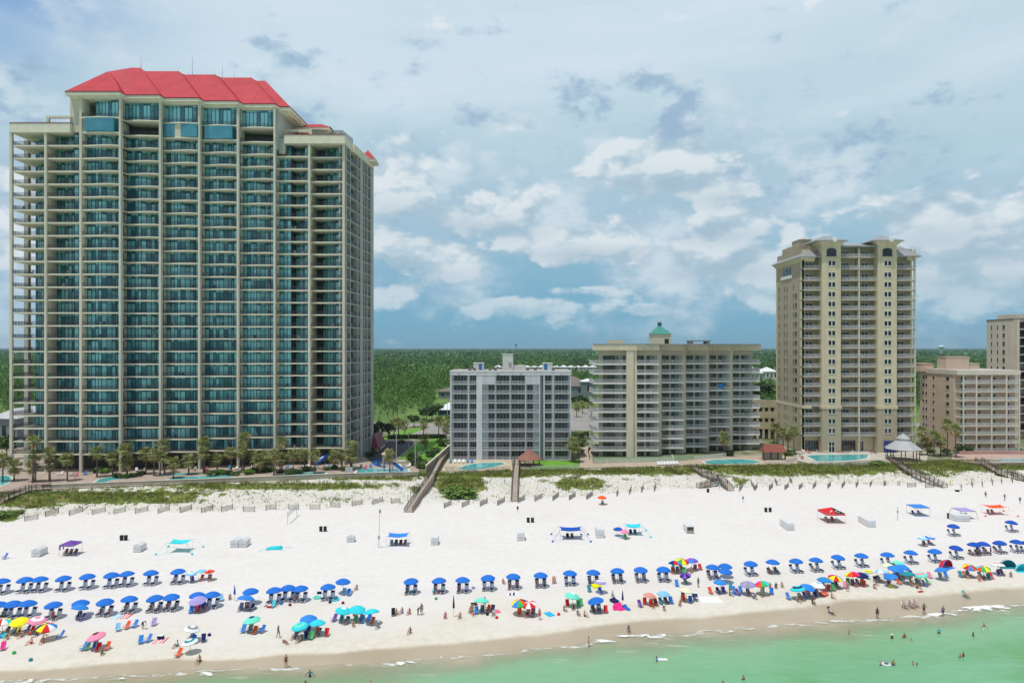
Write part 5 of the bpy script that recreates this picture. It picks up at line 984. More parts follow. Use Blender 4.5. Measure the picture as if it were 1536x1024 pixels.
for i, (x0, x1, y_) in enumerate(((582, 612, 657.5), (613, 640, 657), (641, 668, 656.5))):
    X0, Y = pp(x0, y_); X1, _ = pp(x1, y_); t_ = thing('hedge', ((X0 + X1) / 2, Y, 4.9), ('left', 'middle', 'right')[i] + ' length of dark clipped hedge behind the bright lawn', 'hedge', 'hedges behind the lawn')
    v = RNG.uniform([X0, Y - .7, 0], [X1, Y + .7, 1.5], (1500, 3)); v[:, 2] += 4.9; dd_ = RNG.normal(size=(1500, 3)) * .16; ee = RNG.normal(size=(1500, 3)) * .12
    V = np.stack([v - dd_, v - ee, v + dd_, v + ee], 1) - np.array([(X0 + X1) / 2, Y, 4.9]); o = inst('foliage', soup('hedge_leaves', V, 4, FOLD), (0, 0, 0), t_)
def tree(X, Y, z, h, r, m, label, group=None, name='tree', k=0, sq=1., low=.35):
    t_ = thing(name, (X, Y, z), label, 'tree', group); b = trunk_mb(h * .8, h * .022 + .05, (0, 0), k)
    for i in range(5): a_ = i * 1.26 + k; z0 = h * (.4 + .08 * i); b.tube([(0, 0, z0), (r * .6 * math.cos(a_), r * .6 * math.sin(a_), z0 + h * .14)], [h * .012, .02], 5)
    o = bpy.data.objects.new('trunk', b.mesh('trunk', BARK, True)); COL.objects.link(o); o.parent = t_
    c_ = inst('crown', leafmesh(k % 3, m), (0, 0, h * (low + 1) / 2), t_, k); c_.scale = (r, r, h * (1 - low) / 2 * 1.1)
for i, (a_, c_, by, r_, m_, lb) in enumerate(((573, 630, 664, 3.2, FOLD, 'dark round tree beside the maroon entrance roof'), (621, 621, 640, 2.6, FOLD, 'dark conifer standing alone by the highway'), (558, 640, 672, 2.0, FOLD, 'small dark tree against the red-roofed tower side'), (583, 634, 655, 3.0, FOL, 'green tree behind the driveway palms'), (648, 604, 630, 5, FOL, 'green tree left of the navy blue building'), (640, 612, 632, 4, FOLD, 'bushy tree behind the green roadside sign'),
        (1146, 572, 606, 6, FOLD, 'dark pine above the parking garage, left one'), (1160, 575, 606, 5, FOL, 'green tree above the parking garage, right one'), (1135, 578, 604, 4, FOL, 'green tree beside the tan terraced condominium right side'), (868, 592, 612, 4, FOLD, 'dark tree behind the parking lot, left one'), (884, 594, 612, 4, FOL, 'green tree behind the parking lot, right one'), (10, 652, 690, 3, FOL, 'green tree at the left edge beside the grey house'))):
    X, Y = pp(a_, by, 4.9); tree(X, Y, 4.9, wz(c_, Y) - 4.9, r_, m_, lb, k=i)

# ---------------------------------------------------------------- boardwalks, fences, signs
def boardwalk(pts, w, label, h0=1.0, post=1.6, rails=True, zs=None):
    """pts: photo positions of the deck's centre line with its height above the ground"""
    P = []
    for q_ in pts:
        if not isinstance(q_, Vector): X, Y, z = at(q_[0], q_[1], q_[2]); P.append(Vector((X, Y, z + q_[2])))
        else: P.append(q_)
    t_ = thing('boardwalk', tuple(P[0]), label, 'boardwalk', 'wooden boardwalks over the dunes'); dk = MB(); hr = [MB(), MB()]; mr = [MB(), MB()]; o0 = Vector(t_.location); pm_ = MB(); pm_.box(-.06, .06, -.06, .06, -1.6, 1.08)
    for a_, c_ in zip(P[:-1], P[1:]):
        d = (c_ - a_); L = d.length; d.normalize(); s_ = Vector((d.y, -d.x, 0)).normalized(); n = max(1, int(L / .3))
        for i in range(n): q0 = a_ + d * (L * i / n + .01); q1 = a_ + d * (L * (i + 1) / n - .02); dk.bar(q0, q1, w, .05)
        dk.bar(a_ + s_ * w * .4 - Vector((0, 0, .13)), c_ + s_ * w * .4 - Vector((0, 0, .13)), .06, .2).bar(a_ - s_ * w * .4 - Vector((0, 0, .13)), c_ - s_ * w * .4 - Vector((0, 0, .13)), .06, .2)
        if rails:
            for k, sg in enumerate((-1, 1)):
                off = s_ * sg * (w / 2 + .04)
                hr[k].bar(a_ + off + Vector((0, 0, 1.08)), c_ + off + Vector((0, 0, 1.08)), .13, .06)
                for hh in (.35, .7): mr[k].bar(a_ + off + Vector((0, 0, hh)), c_ + off + Vector((0, 0, hh)), .04, .12)
                m_ = max(1, round(L / post))
                for i in range(m_ + 1): inst('post', pm_.mesh('post', WOODD), a_ + d * (L * i / m_) + s_ * sg * (w / 2 + .13) - o0, t_)
    dk.build('deck', WOOD, t_)
    if rails:
        for k in (0, 1): hr[k].build('handrail', WOODD, t_); mr[k].build('mid_rail', WOODD, t_)
boardwalk([(-30, 759, .5), (8, 746, .5), (43, 734, .6), (76, 731.5, .5)], 1.6, 'dark wooden boardwalk with a platform at the left edge of the dunes')
boardwalk([(612.5, 767.5, .1), (632, 738, .7), (646, 717, .8), Vector((wx(660, 206), 206, 5.6)), Vector((wx(673, 230), 230, 5.7))], 1.7, 'long wooden ramp climbing beside the tan boundary wall')
boardwalk([(771.5, 751.5, .15), (772.5, 727, .7), (774, 705, .8), (776, 690, .3)], 1.5, 'straight wooden walkway leading to the brown-roofed gazebo', post=2.2)
boardwalk([(1040, 699.5, .4), (1056, 703, .9), (1081, 717.5, 1.3), (1096, 735.5, .15)], 1.5, 'wooden stair descending right from the tan terraced condominium deck')
boardwalk([(1079, 719.5, 1.1), (1047, 730.5, .2)], 1.3, 'short wooden ramp turning left below the terraced condominium stair')
boardwalk([(1333, 686, .6), (1358, 696.5, 1.4), (1398, 719.5, 1.2), (1417, 731, .1)], 1.5, 'long wooden stair running down from the grey-roofed gazebo')
boardwalk([(1468, 690.5, .5), (1493, 696, 1.0), (1520, 708, 1.1), (1548, 723, .2)], 1.5, 'wooden stair at the right edge below the pink condominium')
SLAT = {}
def sand_fence(x0, y0, x1, y1, label, hgt=1.25):
    X0, Y0_, z0 = at(x0, y0); X1, Y1_, z1 = at(x1, y1); L = min(math.hypot(X1 - X0, Y1_ - Y0_), 4.5); a_ = math.atan2(Y1_ - Y0_, X1 - X0)
    t_ = thing('sand_fence', (X0, Y0_, z0), label, 'sand fence', 'slatted sand fence panels along the dune foot'); X1 = X0 + L * math.cos(a_); Y1_ = Y0_ + L * math.sin(a_); z1 = gz(X1, Y1_)
    for X, Y, z in ((X0, Y0_, z0), (X1, Y1_, z1)): b = MB(); b.tube([(X, Y, z - .3), (X, Y, z + hgt * 1.12)], .06, 6); b.build('post', WOODD, t_)
    b = MB(); n = int(L / .11); rg = random.Random(int(x0))
    for i in range(1, n):
        k = i / n; X = X0 + (X1 - X0) * k; Y = Y0_ + (Y1_ - Y0_) * k; z = z0 + (z1 - z0) * k + rg.uniform(-.04, .04); b.bar((X, Y, z + .02), (X + rg.uniform(-.02, .02), Y, z + hgt * rg.uniform(.9, 1)), .045, .02)
    for hh in (.3, .9): b.bar((X0, Y0_, z0 + hh), (X1, Y1_, z1 + hh), .02, .02)
    b.build('slats', GREYWD, t_)
FP = [(37, 776.5, 57, 770), (68, 775, 88, 769), (104, 773.5, 124, 767), (138, 772, 158, 767), (171, 771, 188, 767), (203, 770.5, 222, 766), (237, 770, 254, 765), (270, 769, 287, 764), (302, 769, 319, 764), (332, 768, 349, 763), (365, 767, 382, 762), (399, 765, 414, 760), (433, 764, 448, 759), (465, 762, 480, 756), (496, 760, 510, 755), (528, 759, 543, 753), (559, 757, 574, 752), (587, 755, 600, 747),
      (666, 762, 677, 757), (693, 761, 704, 756), (720, 759.5, 731, 754), (746, 758, 757, 752), (777, 754, 787, 748), (802, 752, 813, 747), (829, 751, 838, 744), (853.6, 750, 863, 744), (879.6, 749, 889, 743), (925, 744.5, 928, 737), (944, 741.5, 947, 734), (962, 738.5, 965, 731), (981, 737, 984, 730),
      (1109, 737, 1114, 731), (1131.6, 736, 1136, 730), (1153.6, 735.5, 1159, 730), (1177, 734.5, 1184, 729), (1198.5, 734, 1203, 728), (1219.5, 733, 1224, 727), (1241.5, 732.5, 1246, 726), (1262.6, 732, 1267, 726), (1284, 731, 1288, 725), (1305, 730, 1309, 724), (1325.6, 729, 1329, 723), (1346.6, 728, 1350, 722), (1361, 730.5, 1374, 730), (1388, 731.5, 1401, 731), (1459, 731, 1456, 723), (1474, 730.5, 1472, 723), (1489, 728, 1487, 721), (1503, 726.5, 1501, 719), (1519, 725, 1517, 718),
      (1085, 728, 1091, 721), (1127, 726, 1131, 719), (1162, 722, 1166, 714), (1184, 720, 1188, 713)]
for i, q_ in enumerate(FP): sand_fence(*q_, f'weathered slatted fence panel in the dunes, {ordn(i + 1)} from left')
for i, (a_, c_) in enumerate(((616, 745), (622, 737), (628, 730), (634, 724), (612, 752))):
    X, Y, z = at(a_, c_); b = MB(); b.tube([(X, Y, z - .2), (X, Y, z + 1.7)], .07, 6); tag(b.build('fence_post', WOODD, loc=(X, Y, z)), f'bare wooden post in the dune grass left of the long ramp, {ordn(5 - i) if i < 4 else "first"} from left', 'post', 'bare fence posts beside the long ramp')
def picket(pts, label, m=None, h=1.1, z=ZP):
    t_ = thing('picket_fence', (*pts[0], z), label, 'fence', 'white pool fences'); m = m or WHITEP
    for (x0, y0), (x1, y1) in zip(pts[:-1], pts[1:]):
        L = math.hypot(x1 - x0, y1 - y0); b = rail(L, h, .22, th=.05); a_ = math.atan2(y1 - y0, x1 - x0); o = inst('panel', b.mesh('panel', m), (x0 - pts[0][0], y0 - pts[0][1], 0), t_, a_)
picket(pl([(797, 704.5), (833, 703.5), (868.5, 702)]), 'white picket fence along the lawn right of the brown-roofed gazebo')
picket(pl([(891, 694.4), (950, 693), (1011, 691.5), (1008, 685)]), 'white railing along the front of the turf terrace')
picket(pl([(1041, 689), (1089, 684.5), (1086, 681)]), 'white railing around the upper turf terrace')
picket(pl([(1150, 695), (1180, 695), (1196, 690)]), 'white railing below the red-roofed cabana')
picket(pl([(1218, 695.6), (1258, 698), (1300, 695.5), (1330, 695)]), 'pale railing in front of the large pool at the slim tan tower', STEEL)
picket(pl([(1478, 694.4), (1540, 693.5), (1600, 693)]), 'pale railing in front of the pink condominium pool')
picket(pl([(668, 705.5), (700, 707.2), (735, 706), (765, 705)]), 'pale railing along the grey condominium pool deck', STEEL)
picket(pl([(885, 690), (882, 678), (888, 669)]), 'dark railing along the curving footpath', RAILD)
picket(pl([(124, 711.5), (140, 710), (146, 707)]), 'dark railing on the left terrace below the red-roofed tower', RAILD)

def gazebo(px, py_base, r_px, eave_py, apex_py, roofm, postm, label, n=8, cupola=False):
    X, Y = pp(px, py_base); r = r_px / F * Y; ze_, za_ = wz(eave_py, Y), wz(apex_py, Y); t_ = thing('gazebo', (X, Y, ZP), label, 'gazebo')
    b = MB(); b.lathe([(r, ze_ - ZP), (r * .98, ze_ - ZP + .12), (r * (.36 if cupola else .04), (za_ if not cupola else ze_ + (za_ - ze_) * .55) - ZP)], (X, Y, ZP), n); rf_ = b.build('roof', roofm, t_)
    if cupola:
        zc = ze_ + (za_ - ze_) * .55; b = MB(); b.lathe([(r * .3, zc - .02), (r * .3, zc + .7)], (X, Y, 0), n); b.build('lantern', WHITEP, rf_)
        b = MB(); b.lathe([(r * .40, zc + .65), (r * .04, za_)], (X, Y, 0), n); b.build('lantern_roof', roofm, rf_)
    for i in range(n): a_ = 2 * math.pi * (i + .5) / n; b = MB(); b.tube([(X + r * .82 * math.cos(a_), Y + r * .82 * math.sin(a_), ZP), (X + r * .82 * math.cos(a_), Y + r * .82 * math.sin(a_), ze_)], .13, 6); b.build('post', postm, t_)
    b = MB()
    for i in range(n):
        if i == 5: continue
        a0, a1 = 2 * math.pi * (i + .5) / n, 2 * math.pi * (i + 1.5) / n; b.bar((X + r * .82 * math.cos(a0), Y + r * .82 * math.sin(a0), ZP + .9), (X + r * .82 * math.cos(a1), Y + r * .82 * math.sin(a1), ZP + .9), .08)
    b.build('rail', postm, t_); b = MB(); b.lathe([(r * .9, -.1), (r * .9, .06)], (X, Y, ZP), n); b.build('floor', WOOD, t_)
gazebo(793.7, 697.5, 20, 688, 673.4, mat('brown_red_shingle', (.27, .125, .095, 1), .85, .12), WOODD, 'open gazebo with a brown-red pyramid roof at the end of the straight walkway')
gazebo(1355, 689.5, 26, 672.5, 650, mat('pale_seamed_roof', (.40, .41, .41, 1), .5, .05), mat('brown_post', (.10, .075, .06, 1), .8), 'large gazebo with a grey metal roof and small lantern on top', cupola=True)
X, Y = pp(1162, 690); t_ = thing('cabana', (X, Y, ZP), 'small poolside cabana with a brick-red tiled roof and dark posts', 'cabana'); zr_, ze_ = wz(667, Y), wz(677.5, Y); w_ = 16 / F * Y
b = MB(); hip(b, X - w_ - .3, X + w_ + .3, Y - .6, Y + 3.6, ze_, zr_, .7); b.build('roof', mat('brick_red_tile', (.26, .075, .055, 1), .8, .15, 2), t_)
for i in range(4): x = X - w_ + 2 * w_ * i / 3; b = MB(); b.box(x - .16, x + .16, Y, Y + .32, ZP, ze_); b.build('post', mat('dark_brown_post', (.06, .035, .03, 1), .8), t_)
b = MB(); b.box(X - w_ + .4, X + w_, Y + 2.4, Y + 3.2, ZP, ze_ - .05); b.build('wall', TAN, t_)
# splash-pool slide tower
X, Y = pp(581, 706.5); t_ = thing('slide_tower', (X, Y, ZP), 'playground slide tower with a tan peaked roof and curling blue water slides', 'slide'); SB = mat('blue_slide_plastic', (.015, .12, .42, 1), .35, .06)
zr_, ze_ = wz(673, Y), wz(681.5, Y)
for i in (-1, 1):
    for k in (0, 1): b = MB(); b.tube([(X + i * 1.2, Y + k * 2.2, ZP), (X + i * 1.2, Y + k * 2.2, ze_)], .12, 6); b.build('post', COPE, t_)
b = MB(); b.lathe([(2.0, ze_), (.9, ze_ + .8), (.05, zr_)], (X, Y + 1.1, 0), 8); b.build('roof', mat('tan_tent_roof', (.55, .42, .25, 1), .8, .08), t_)
b = MB(); b.box(X - 1.3, X + 1.3, Y - .1, Y + 2.3, ZP + 2.0, ZP + 2.15); b.build('platform', SB, t_)
def chute(pts, label='slide'):
    b = MB(); n = len(pts)
    for i in range(n - 1):
        a_, c_ = Vector(pts[i]), Vector(pts[i + 1]); d = (c_ - a_).normalized(); s_ = Vector((d.y, -d.x, 0)).normalized() * .55
        b.face([a_ - s_, a_ + s_, c_ + s_, c_ - s_]); 
        for sg in (-1, 1): b.face([a_ + s_ * sg, c_ + s_ * sg, c_ + s_ * sg * 1.25 + Vector((0, 0, .5)), a_ + s_ * sg * 1.25 + Vector((0, 0, .5))])
    return b
chute([(X + 1.2, Y + .6, ZP + 2.2), (X + 2.2, Y + .2, ZP + 1.7), (X + 3.4, Y - .3, ZP + .9), (X + 4.4, Y - .6, ZP + .25)]).build('slide', SB, t_)
chute([(X - 1.2 - .0, Y + 1, ZP + 3.0)] + [(X - 2.4 + 1.2 * math.cos(k), Y + 1 + 1.2 * math.sin(k), ZP + 3.0 - .33 * k) for k in np.linspace(.5, 6.8, 14)]).build('slide', SB, t_)
X, Y = pp(481, 697); t_ = thing('water_slide', (X, Y, ZP), 'blue covered water slide in the shade under the tower right corner', 'slide'); b = MB(); b.tube([(X + 1.6, Y + 2.2, ZP + 2.6), (X + .6, Y + 1, ZP + 2.0), (X - .8, Y, ZP + .9), (X - 1.8, Y - .6, ZP + .5)], .75, 10, cap=False); b.build('tube', SB, t_); b = MB(); b.tube([(X + .9, Y + 1.3, ZP), (X + .9, Y + 1.3, ZP + 1.4)], .1, 6); b.build('support', STEEL, t_)

# poles and signs
def pole(px, yt, yb, z, label, r=.09, arm=None, m=None, name='lamp_post', cat='lamp post', head=True):
    Y = F * (H - z) / (yb - PY); X = wx(px, Y); t_ = thing(name, (X, Y, z), label, cat); zt = wz(yt, Y); b = MB(); b.tube([(X, Y, z), (X, Y, zt)], [r * 1.3, r], 7); b.build('pole', m or COPE, t_)
    if arm == 'cross':
        for k in (.3, 1.3): b = MB(); b.box(X - 1.2, X + 1.2, Y - .07, Y + .07, zt - k - .1, zt - k); b.build('crossarm', WOODD, t_)
    elif head: b = MB(); b.box(X - .5, X + .5, Y - .2, Y + .2, zt, zt + .16); b.build('lamp_head', GREYW, t_)
pole(594.6, 640, 689, 4.95, 'tall pale lamp post between the driveway and the lawn'); pole(607.6, 633, 657, 4.9, 'pale lamp post near the dark hedge, left one'); pole(613, 650, 671, 4.9, 'shorter pale lamp post on the lawn edge'); pole(623, 665, 701, 4.95, 'lamp post behind the splash pool, right of the slide')
pole(589.6, 604, 629, 4.9, 'wooden utility pole with crossarms before the forest', .16, 'cross', WOODD, 'utility_pole', 'utility pole'); pole(596, 611, 629, 4.9, 'second utility pole just right of the taller one', .14, 'cross', WOODD, 'utility_pole', 'utility pole'); pole(671, 600, 626, 4.9, 'slim pole in front of the navy blue building', .1)
X, Y = pp(636.5, 640, 4.9); t_ = thing('road_sign', (X, Y, 4.9), 'dark green roadside sign board beside the concrete driveway', 'sign'); z_ = wz(632.5, Y)
for i in (-1, 1): b = MB(); b.tube([(X + i * .9, Y + .08, 4.8), (X + i * .9, Y + .08, z_)], .06, 6); b.build('post', WOODD, t_)
b = MB(); b.box(X - 1.2, X + 1.2, Y - .05, Y + .05, z_, wz(627, Y)); b.build('board', mat('dark_green_sign', (.03, .07, .05, 1), .6), t_)
X, Y = pp(523.5, 719.5, 4.4); t_ = thing('notice_board', (X, Y, 4.3), 'pale grey notice board on two posts in front of the beige wall', 'sign')
for i in (-1, 1): b = MB(); b.tube([(X + i * .85, Y + .1, 4.0), (X + i * .85, Y + .1, wz(701, Y))], .07, 6); b.build('post', GREYWD, t_)
b = MB(); b.box(X - .95, X + .95, Y - .03, Y + .05, wz(708.5, Y), wz(700.3, Y)); b.build('board', mat('pale_board', (.50, .52, .54, 1), .6), t_)
# pool furniture
LB_ = MB(); LB_.box(-.35, .35, -1.0, .35, .28, .36); LB_.hexa([(-.35, .35, .28), (.35, .35, .28), (.35, .42, .30), (-.35, .42, .30), (-.35, .75, .95), (.35, .75, .95), (.35, .82, .95), (-.35, .82, .95)])
LF_ = MB()
for x in (-.3, .3):
    for y in (-.85, .3): LF_.box(x - .03, x + .03, y - .03, y + .03, 0, .28)
BLUEF = mat('blue_sling', (.06, .22, .48, 1), .7); PINKF = mat('pink_towel', (.55, .12, .20, 1), .9); GREYF = mat('grey_sling', (.28, .30, .31, 1), .7)
for x in (-.3, .3): LF_.box(x - .04, x + .04, -.98, .36, .24, .28)
LF_.box(-.3, .3, -.5, -.45, .24, .279)
def lounger(px, py, m, label, group='pool loungers', rz=0):
    X, Y = pp(px, py); t_ = thing('pool_lounger', (X, Y, ZP), label, 'lounger', group, rz); o = inst('sling', LB_.mesh('sling', WHITEP), (0, 0, 0), t_); recolor(o, [m]); inst('frame', LF_.mesh('frame', WHITEP), (0, 0, 0), t_)
for i in range(6): lounger(676 + i * 6.4, 693.6, BLUEF if i in (0, 4, 5) else WHITEP, f'{"blue" if i in (0, 4, 5) else "white"} lounger by the grey condominium wall, {ordn(i + 1)} from left')
for i in range(7): lounger(988 + i * 4.6, 697 - i * .15, WHITEP, f'white lounger on the walk below the turf terrace, {ordn(i + 1)} from left')
for i, (a_, c_) in enumerate(((1206, 678), (1213, 679), (1228, 678.5), (1238, 678.3), (1262, 679), (1270, 679), (1282, 679), (1307, 679), (1313, 679.4), (1200, 684), (1203, 688))): lounger(a_, c_, (WHITEP, GREYF, PINKF)[(i * 5) % 3], f'{("white", "grey", "pink")[(i * 5) % 3]} lounger around the slim tan tower pool, {ordn(i + 1)} listed from left', rz=i * .3)
for i, a_ in enumerate((90, 108, 114, 128, 205, 214, 283, 292, 310, 345, 353, 362, 378, 386, 395, 430, 438, 447, 463, 478, 484, 492, 497, 505, 532, 540, 548, 556, 600, 607, 613)):
    m_ = (WHITEP, GREYF, PINKF, BLUEF, WHITEP, GREYF)[(i * 7) % 6]; lounger(a_, 703.5 - (a_ - 300) * .012 + (i % 3) * 1.2 + (6 if a_ < 140 else 0), m_, f'sunbed on the red-roofed tower pool deck, {ordn(i + 1)} from left', 'sunbeds on the tower pool deck', rz=(i % 5) * .25 - .4)
# two parked cars on the garage roof
def car(px, Y, z, m, label, rz=0):
    t_ = thing('parked_car', (wx(px, Y), Y, z), label, 'car', 'cars on the garage roof', rz)
    def loc(n_, mb, mm, par=None): o = bpy.data.objects.new(n_, mb.mesh(n_, mm)); COL.objects.link(o); o.parent = par or t_; return o
    b = MB(); prof = [(-2.2, .35), (-2.2, .8), (-1.4, .95), (2.1, .95), (2.2, .6), (2.2, .35)]; n = len(prof); b.v = [(x, s_, zz) for s_ in (-.9, .9) for x, zz in prof]; b.f = [tuple(range(n)), tuple(range(2 * n - 1, n - 1, -1))] + [(i, i + n, (i + 1) % n + n, (i + 1) % n) for i in range(n)]; b.m = [0] * len(b.f); loc('body', b, m)
    b = MB(); b.hexa([(-1.4, -.85, .95), (1.9, -.85, .95), (1.9, .85, .95), (-1.4, .85, .95), (-.6, -.7, 1.5), (1.4, -.7, 1.5), (1.4, .7, 1.5), (-.6, .7, 1.5)]); loc('cabin_glass', b, GL_DARK); b = MB(); b.box(-.55, 1.35, -.69, .69, 1.5, 1.54); loc('car_roof', b, m)
    for x in (-1.4, 1.4):
        for y in (-.85, .85): b = MB(); b.tube([(x, y - .1, .34), (x, y + .1, .34)], .34, 12); loc('wheel', b, mat('tyre_rubber', (.02, .02, .02, 1), .9))
zc = wz(606, Y7); car(1137, Y7 + 4, zc, WHITEP, 'white car parked on the garage roof'); car(1151, Y7 + 4, zc, mat('dark_car_paint', (.03, .035, .05, 1), .3), 'dark car parked on the garage roof')

# ---------------------------------------------------------------- dune grass (uncountable): blades where the plant cover is dense, tufts elsewhere
n = 700000; gx = RNG.uniform(-150, 185, n); gy = RNG.uniform(138, 226, n); s_ = zone(gx, gy); vg = vegcover(gx, gy); q_ = fbm(gx * .45, gy * .45, 3)
prob = np.clip((vg * .85 + (q_ - .46) * 1.4 - .32) * 4, 0, 1) * .30; prob = np.where((s_ > 2.06) & (s_ < 3.05), np.maximum(prob, .012 + .03 * np.clip((q_ - .5) * 6, 0, 1)), 0)
keep = RNG.random(n) < prob; gx, gy, vg = gx[keep], gy[keep], vg[keep]; gzv = terrain(gx, gy); m_ = len(gx); bl = 5
bx = np.repeat(gx, bl) + RNG.normal(0, .12, m_ * bl); by = np.repeat(gy, bl) + RNG.normal(0, .12, m_ * bl); bz_ = np.repeat(gzv, bl) - .03; hh = (RNG.uniform(.25, .65, m_ * bl)) * (1 + .5 * np.repeat(vg, bl).clip(0, 1.2)); a_ = RNG.uniform(0, 6.283, m_ * bl); ln = RNG.uniform(.1, .5, m_ * bl) * hh; wd = .035
P0 = np.stack([bx - wd * np.sin(a_), by + wd * np.cos(a_), bz_], -1); P1_ = np.stack([bx + wd * np.sin(a_), by - wd * np.cos(a_), bz_], -1); P2 = np.stack([bx + ln * np.cos(a_), by + ln * np.sin(a_), bz_ + hh], -1)
GRS = mat('dune_grass_blade', (.185, .215, .045, 1), .8, .4, .25, island=.5, trans=.15)
tag(inst('dune_grass', soup('dune_grass', np.stack([P0, P1_, P2], 1), 3, GRS), (0, 0, 0)), kind='stuff'); print('grass blades', m_ * bl)
for i, (a2, c2, r2, lb) in enumerate(((688, 729, 4.2, 'large bright green bush in the dunes right of the long ramp'), (700, 735, 2.6, 'green bush low in the dunes beside the larger one'), (674, 736, 2.2, 'green bush at the left foot of the large dune bush'), (1318, 697, 2.6, 'bright green bush beside the grey-roofed gazebo stair'), (1062, 701, 2.0, 'bright green bush by the terraced condominium stair'), (6, 775, 2.2, 'bright green bush at the left edge above the beach'), (22, 771, 2.0, 'second bright green bush at the left edge above the beach'))):
    X, Y, z = at(a2, c2); shrub(X, Y, z - .1, r2, r2 * .30, mat('dune_bush_foliage', (.15, .25, .05, 1), .75, .3, .6, island=.45, trans=.15), lb, None, 'dune_bush', 'bush', i)

# ---------------------------------------------------------------- the pine forest behind (one far mass)
def forest(n, y0, y1, rlo, rhi, k, leaf, hs=1.):
    Y = y0 + (y1 - y0) * RNG.random(n) ** .8; X = (RNG.random(n) * 2 - 1) * (Y * .80 + 30); pxf = PX + X / Y * F
    ok = ~((pxf > 90) & (pxf < 490)) & (Y > 332) & ~((pxf > 612) & (pxf < 664) & (Y < 356 + 30 * vn(X / 14, Y / 30))) & ~((np.abs(X - wx(676, 351)) < 12) & (Y < 375)) & ~((pxf > 790) & (pxf < 905) & (Y < 540)) & ~((pxf > 652) & (pxf < 730) & (Y < 500)) & ~((pxf > 735) & (pxf < 900) & (np.abs(Y - 1035) < 34)) & ~((pxf > 1110) & (pxf < 1175) & (np.abs(Y - 750) < 60)) & ~((pxf > 735) & (pxf < 900) & (Y > 860) & (Y < 1035)) & ~((pxf > 1110) & (pxf < 1175) & (Y > 560) & (Y < 750))
    gap = fbm(X / 45, Y / 70, 3); ok &= (gap < np.where(Y < 400, .55, .66)); X, Y = X[ok], Y[ok]; m_ = len(X)
    hgt = hs * RNG.uniform(7, 14, m_) * (1 + .25 * (vn(X / 40, Y / 40) - .5)) * np.clip((Y - 300) / 160, .35, 1); r = hgt * RNG.uniform(rlo, rhi, m_)
    c = np.repeat(np.stack([X, Y, np.where(Y > 600, 3.0, 4.85) + hgt * .62], -1), k, 0); R_ = np.repeat(r, k)[:, None]; Hh = np.repeat(hgt, k)[:, None]
    d = RNG.normal(size=(m_ * k, 3)); d /= np.linalg.norm(d, axis=1)[:, None]; rad = RNG.random((m_ * k, 1)) ** .45; p = d * rad; tz = p[:, 2:3]; p = p * np.concatenate([R_ * (1 - .75 * np.clip(tz, 0, 1)), R_ * (1 - .75 * np.clip(tz, 0, 1)), Hh * .42], 1) + c
    e1 = RNG.normal(size=(m_ * k, 3)); e1 /= np.linalg.norm(e1, axis=1)[:, None]; e2 = np.cross(e1, RNG.normal(size=(m_ * k, 3))); e2 /= np.linalg.norm(e2, axis=1)[:, None]; s2 = leaf * R_ * RNG.uniform(.6, 1.4, (m_ * k, 1))
    return np.stack([p - e1 * s2, p - e2 * s2 * .7, p + e1 * s2, p + e2 * s2 * .7], 1)
fo1 = np.concatenate([forest(13500, 340, 800, .19, .27, 62, .19), forest(4500, 326, 480, .3, .5, 44, .2, .42), forest(22000, 800, 2200, .28, .38, 20, .36), forest(22000, 2200, 9500, .8, 1.1, 8, .6)])
PINE = mat('pine_canopy', (.10, .20, .042, 1),   .8, .4, .012, island=.6, trans=.1); print('forest faces', len(fo1))
tag(inst('pine_forest', soup('pine_forest', fo1, 4, PINE), (0, 0, 0)), kind='stuff')
# ================================================================= life on the beach
CLOTH = {k: mat('cloth_' + k.replace(' ', '_'), S(v) , .8, .07, 1.5, trans=.03) for k, v in {'blue': '#1a6fd0', 'navy': '#14205c', 'bright blue': '#2f86e0', 'cyan': '#2fd0de', 'seafoam': '#6fe0c8', 'light blue': '#86c6ea', 'yellow': '#f2e81e', 'red': '#d8202c', 'orange': '#f0551c', 'pink': '#ee8fb0', 'hot pink': '#ee2f8e', 'lilac': '#a99ad6', 'purple': '#6d43a4', 'salmon': '#dd9488', 'cream': '#e6e6c2', 'white': '#eceef0', 'green': '#3fae5a', 'black': '#17181c', 'teal': '#1f8f9e', 'maroon': '#6e1a2a', 'grey': '#8d9299', 'violet': '#8a4fd0', 'dark blue': '#114fb4'}.items()}
WH = mat('white_chair_frame', (.82, .82, .82, 1), .5, .04); NAVYC = mat('navy_cushion', (.012, .02, .075, 1), .8, .1); ALU = mat('aluminium_pole', (.58, .58, .58, 1), .4, .05, metal=.4); WPOLE = mat('pale_wood_pole', (.55, .48, .36, 1), .7, .08)
def canopy(kind, r=1.25, rise=.5, n=16):
    b = MB(); prof = [(0, rise), (.33, rise * .90), (.66, rise * .58), (1.0, 0)]
    def P_(i, j): a_ = 2 * math.pi * i / n; q_ = prof[j][0] * r * (1 if j < 3 else (1.0 if i % 2 == 0 else .965)); return (q_ * math.cos(a_), q_ * math.sin(a_), prof[j][1] + (.02 if i % 2 and j == 3 else 0))
    for i in range(n):
        k = (i + 1) % n
        for j in range(3):
            mi = 0 if kind == 'solid' else ((i // 2) % 2 if kind == 'two' else ((i // 2) % 6 if kind == 'rainbow' else (j % 2 if kind == 'ring' else (1 if j == 0 else 0))))
            b.face([P_(i, j), P_(i, j + 1), P_(k, j + 1), P_(k, j)] if j else [P_(i, 0), P_(i, 1), P_(k, 1)], mi)
        a_, c_ = P_(i, 3), P_(k, 3); mi = 0 if kind != 'rainbow' else (i // 2) % 6
        b.face([a_, (a_[0] * .99, a_[1] * .99, a_[2] - .12), (c_[0] * .99, c_[1] * .99, c_[2] - .12), c_], mi)
    return b
NM = {'solid': 1, 'two': 2, 'rainbow': 6, 'ring': 2, 'cap': 2}
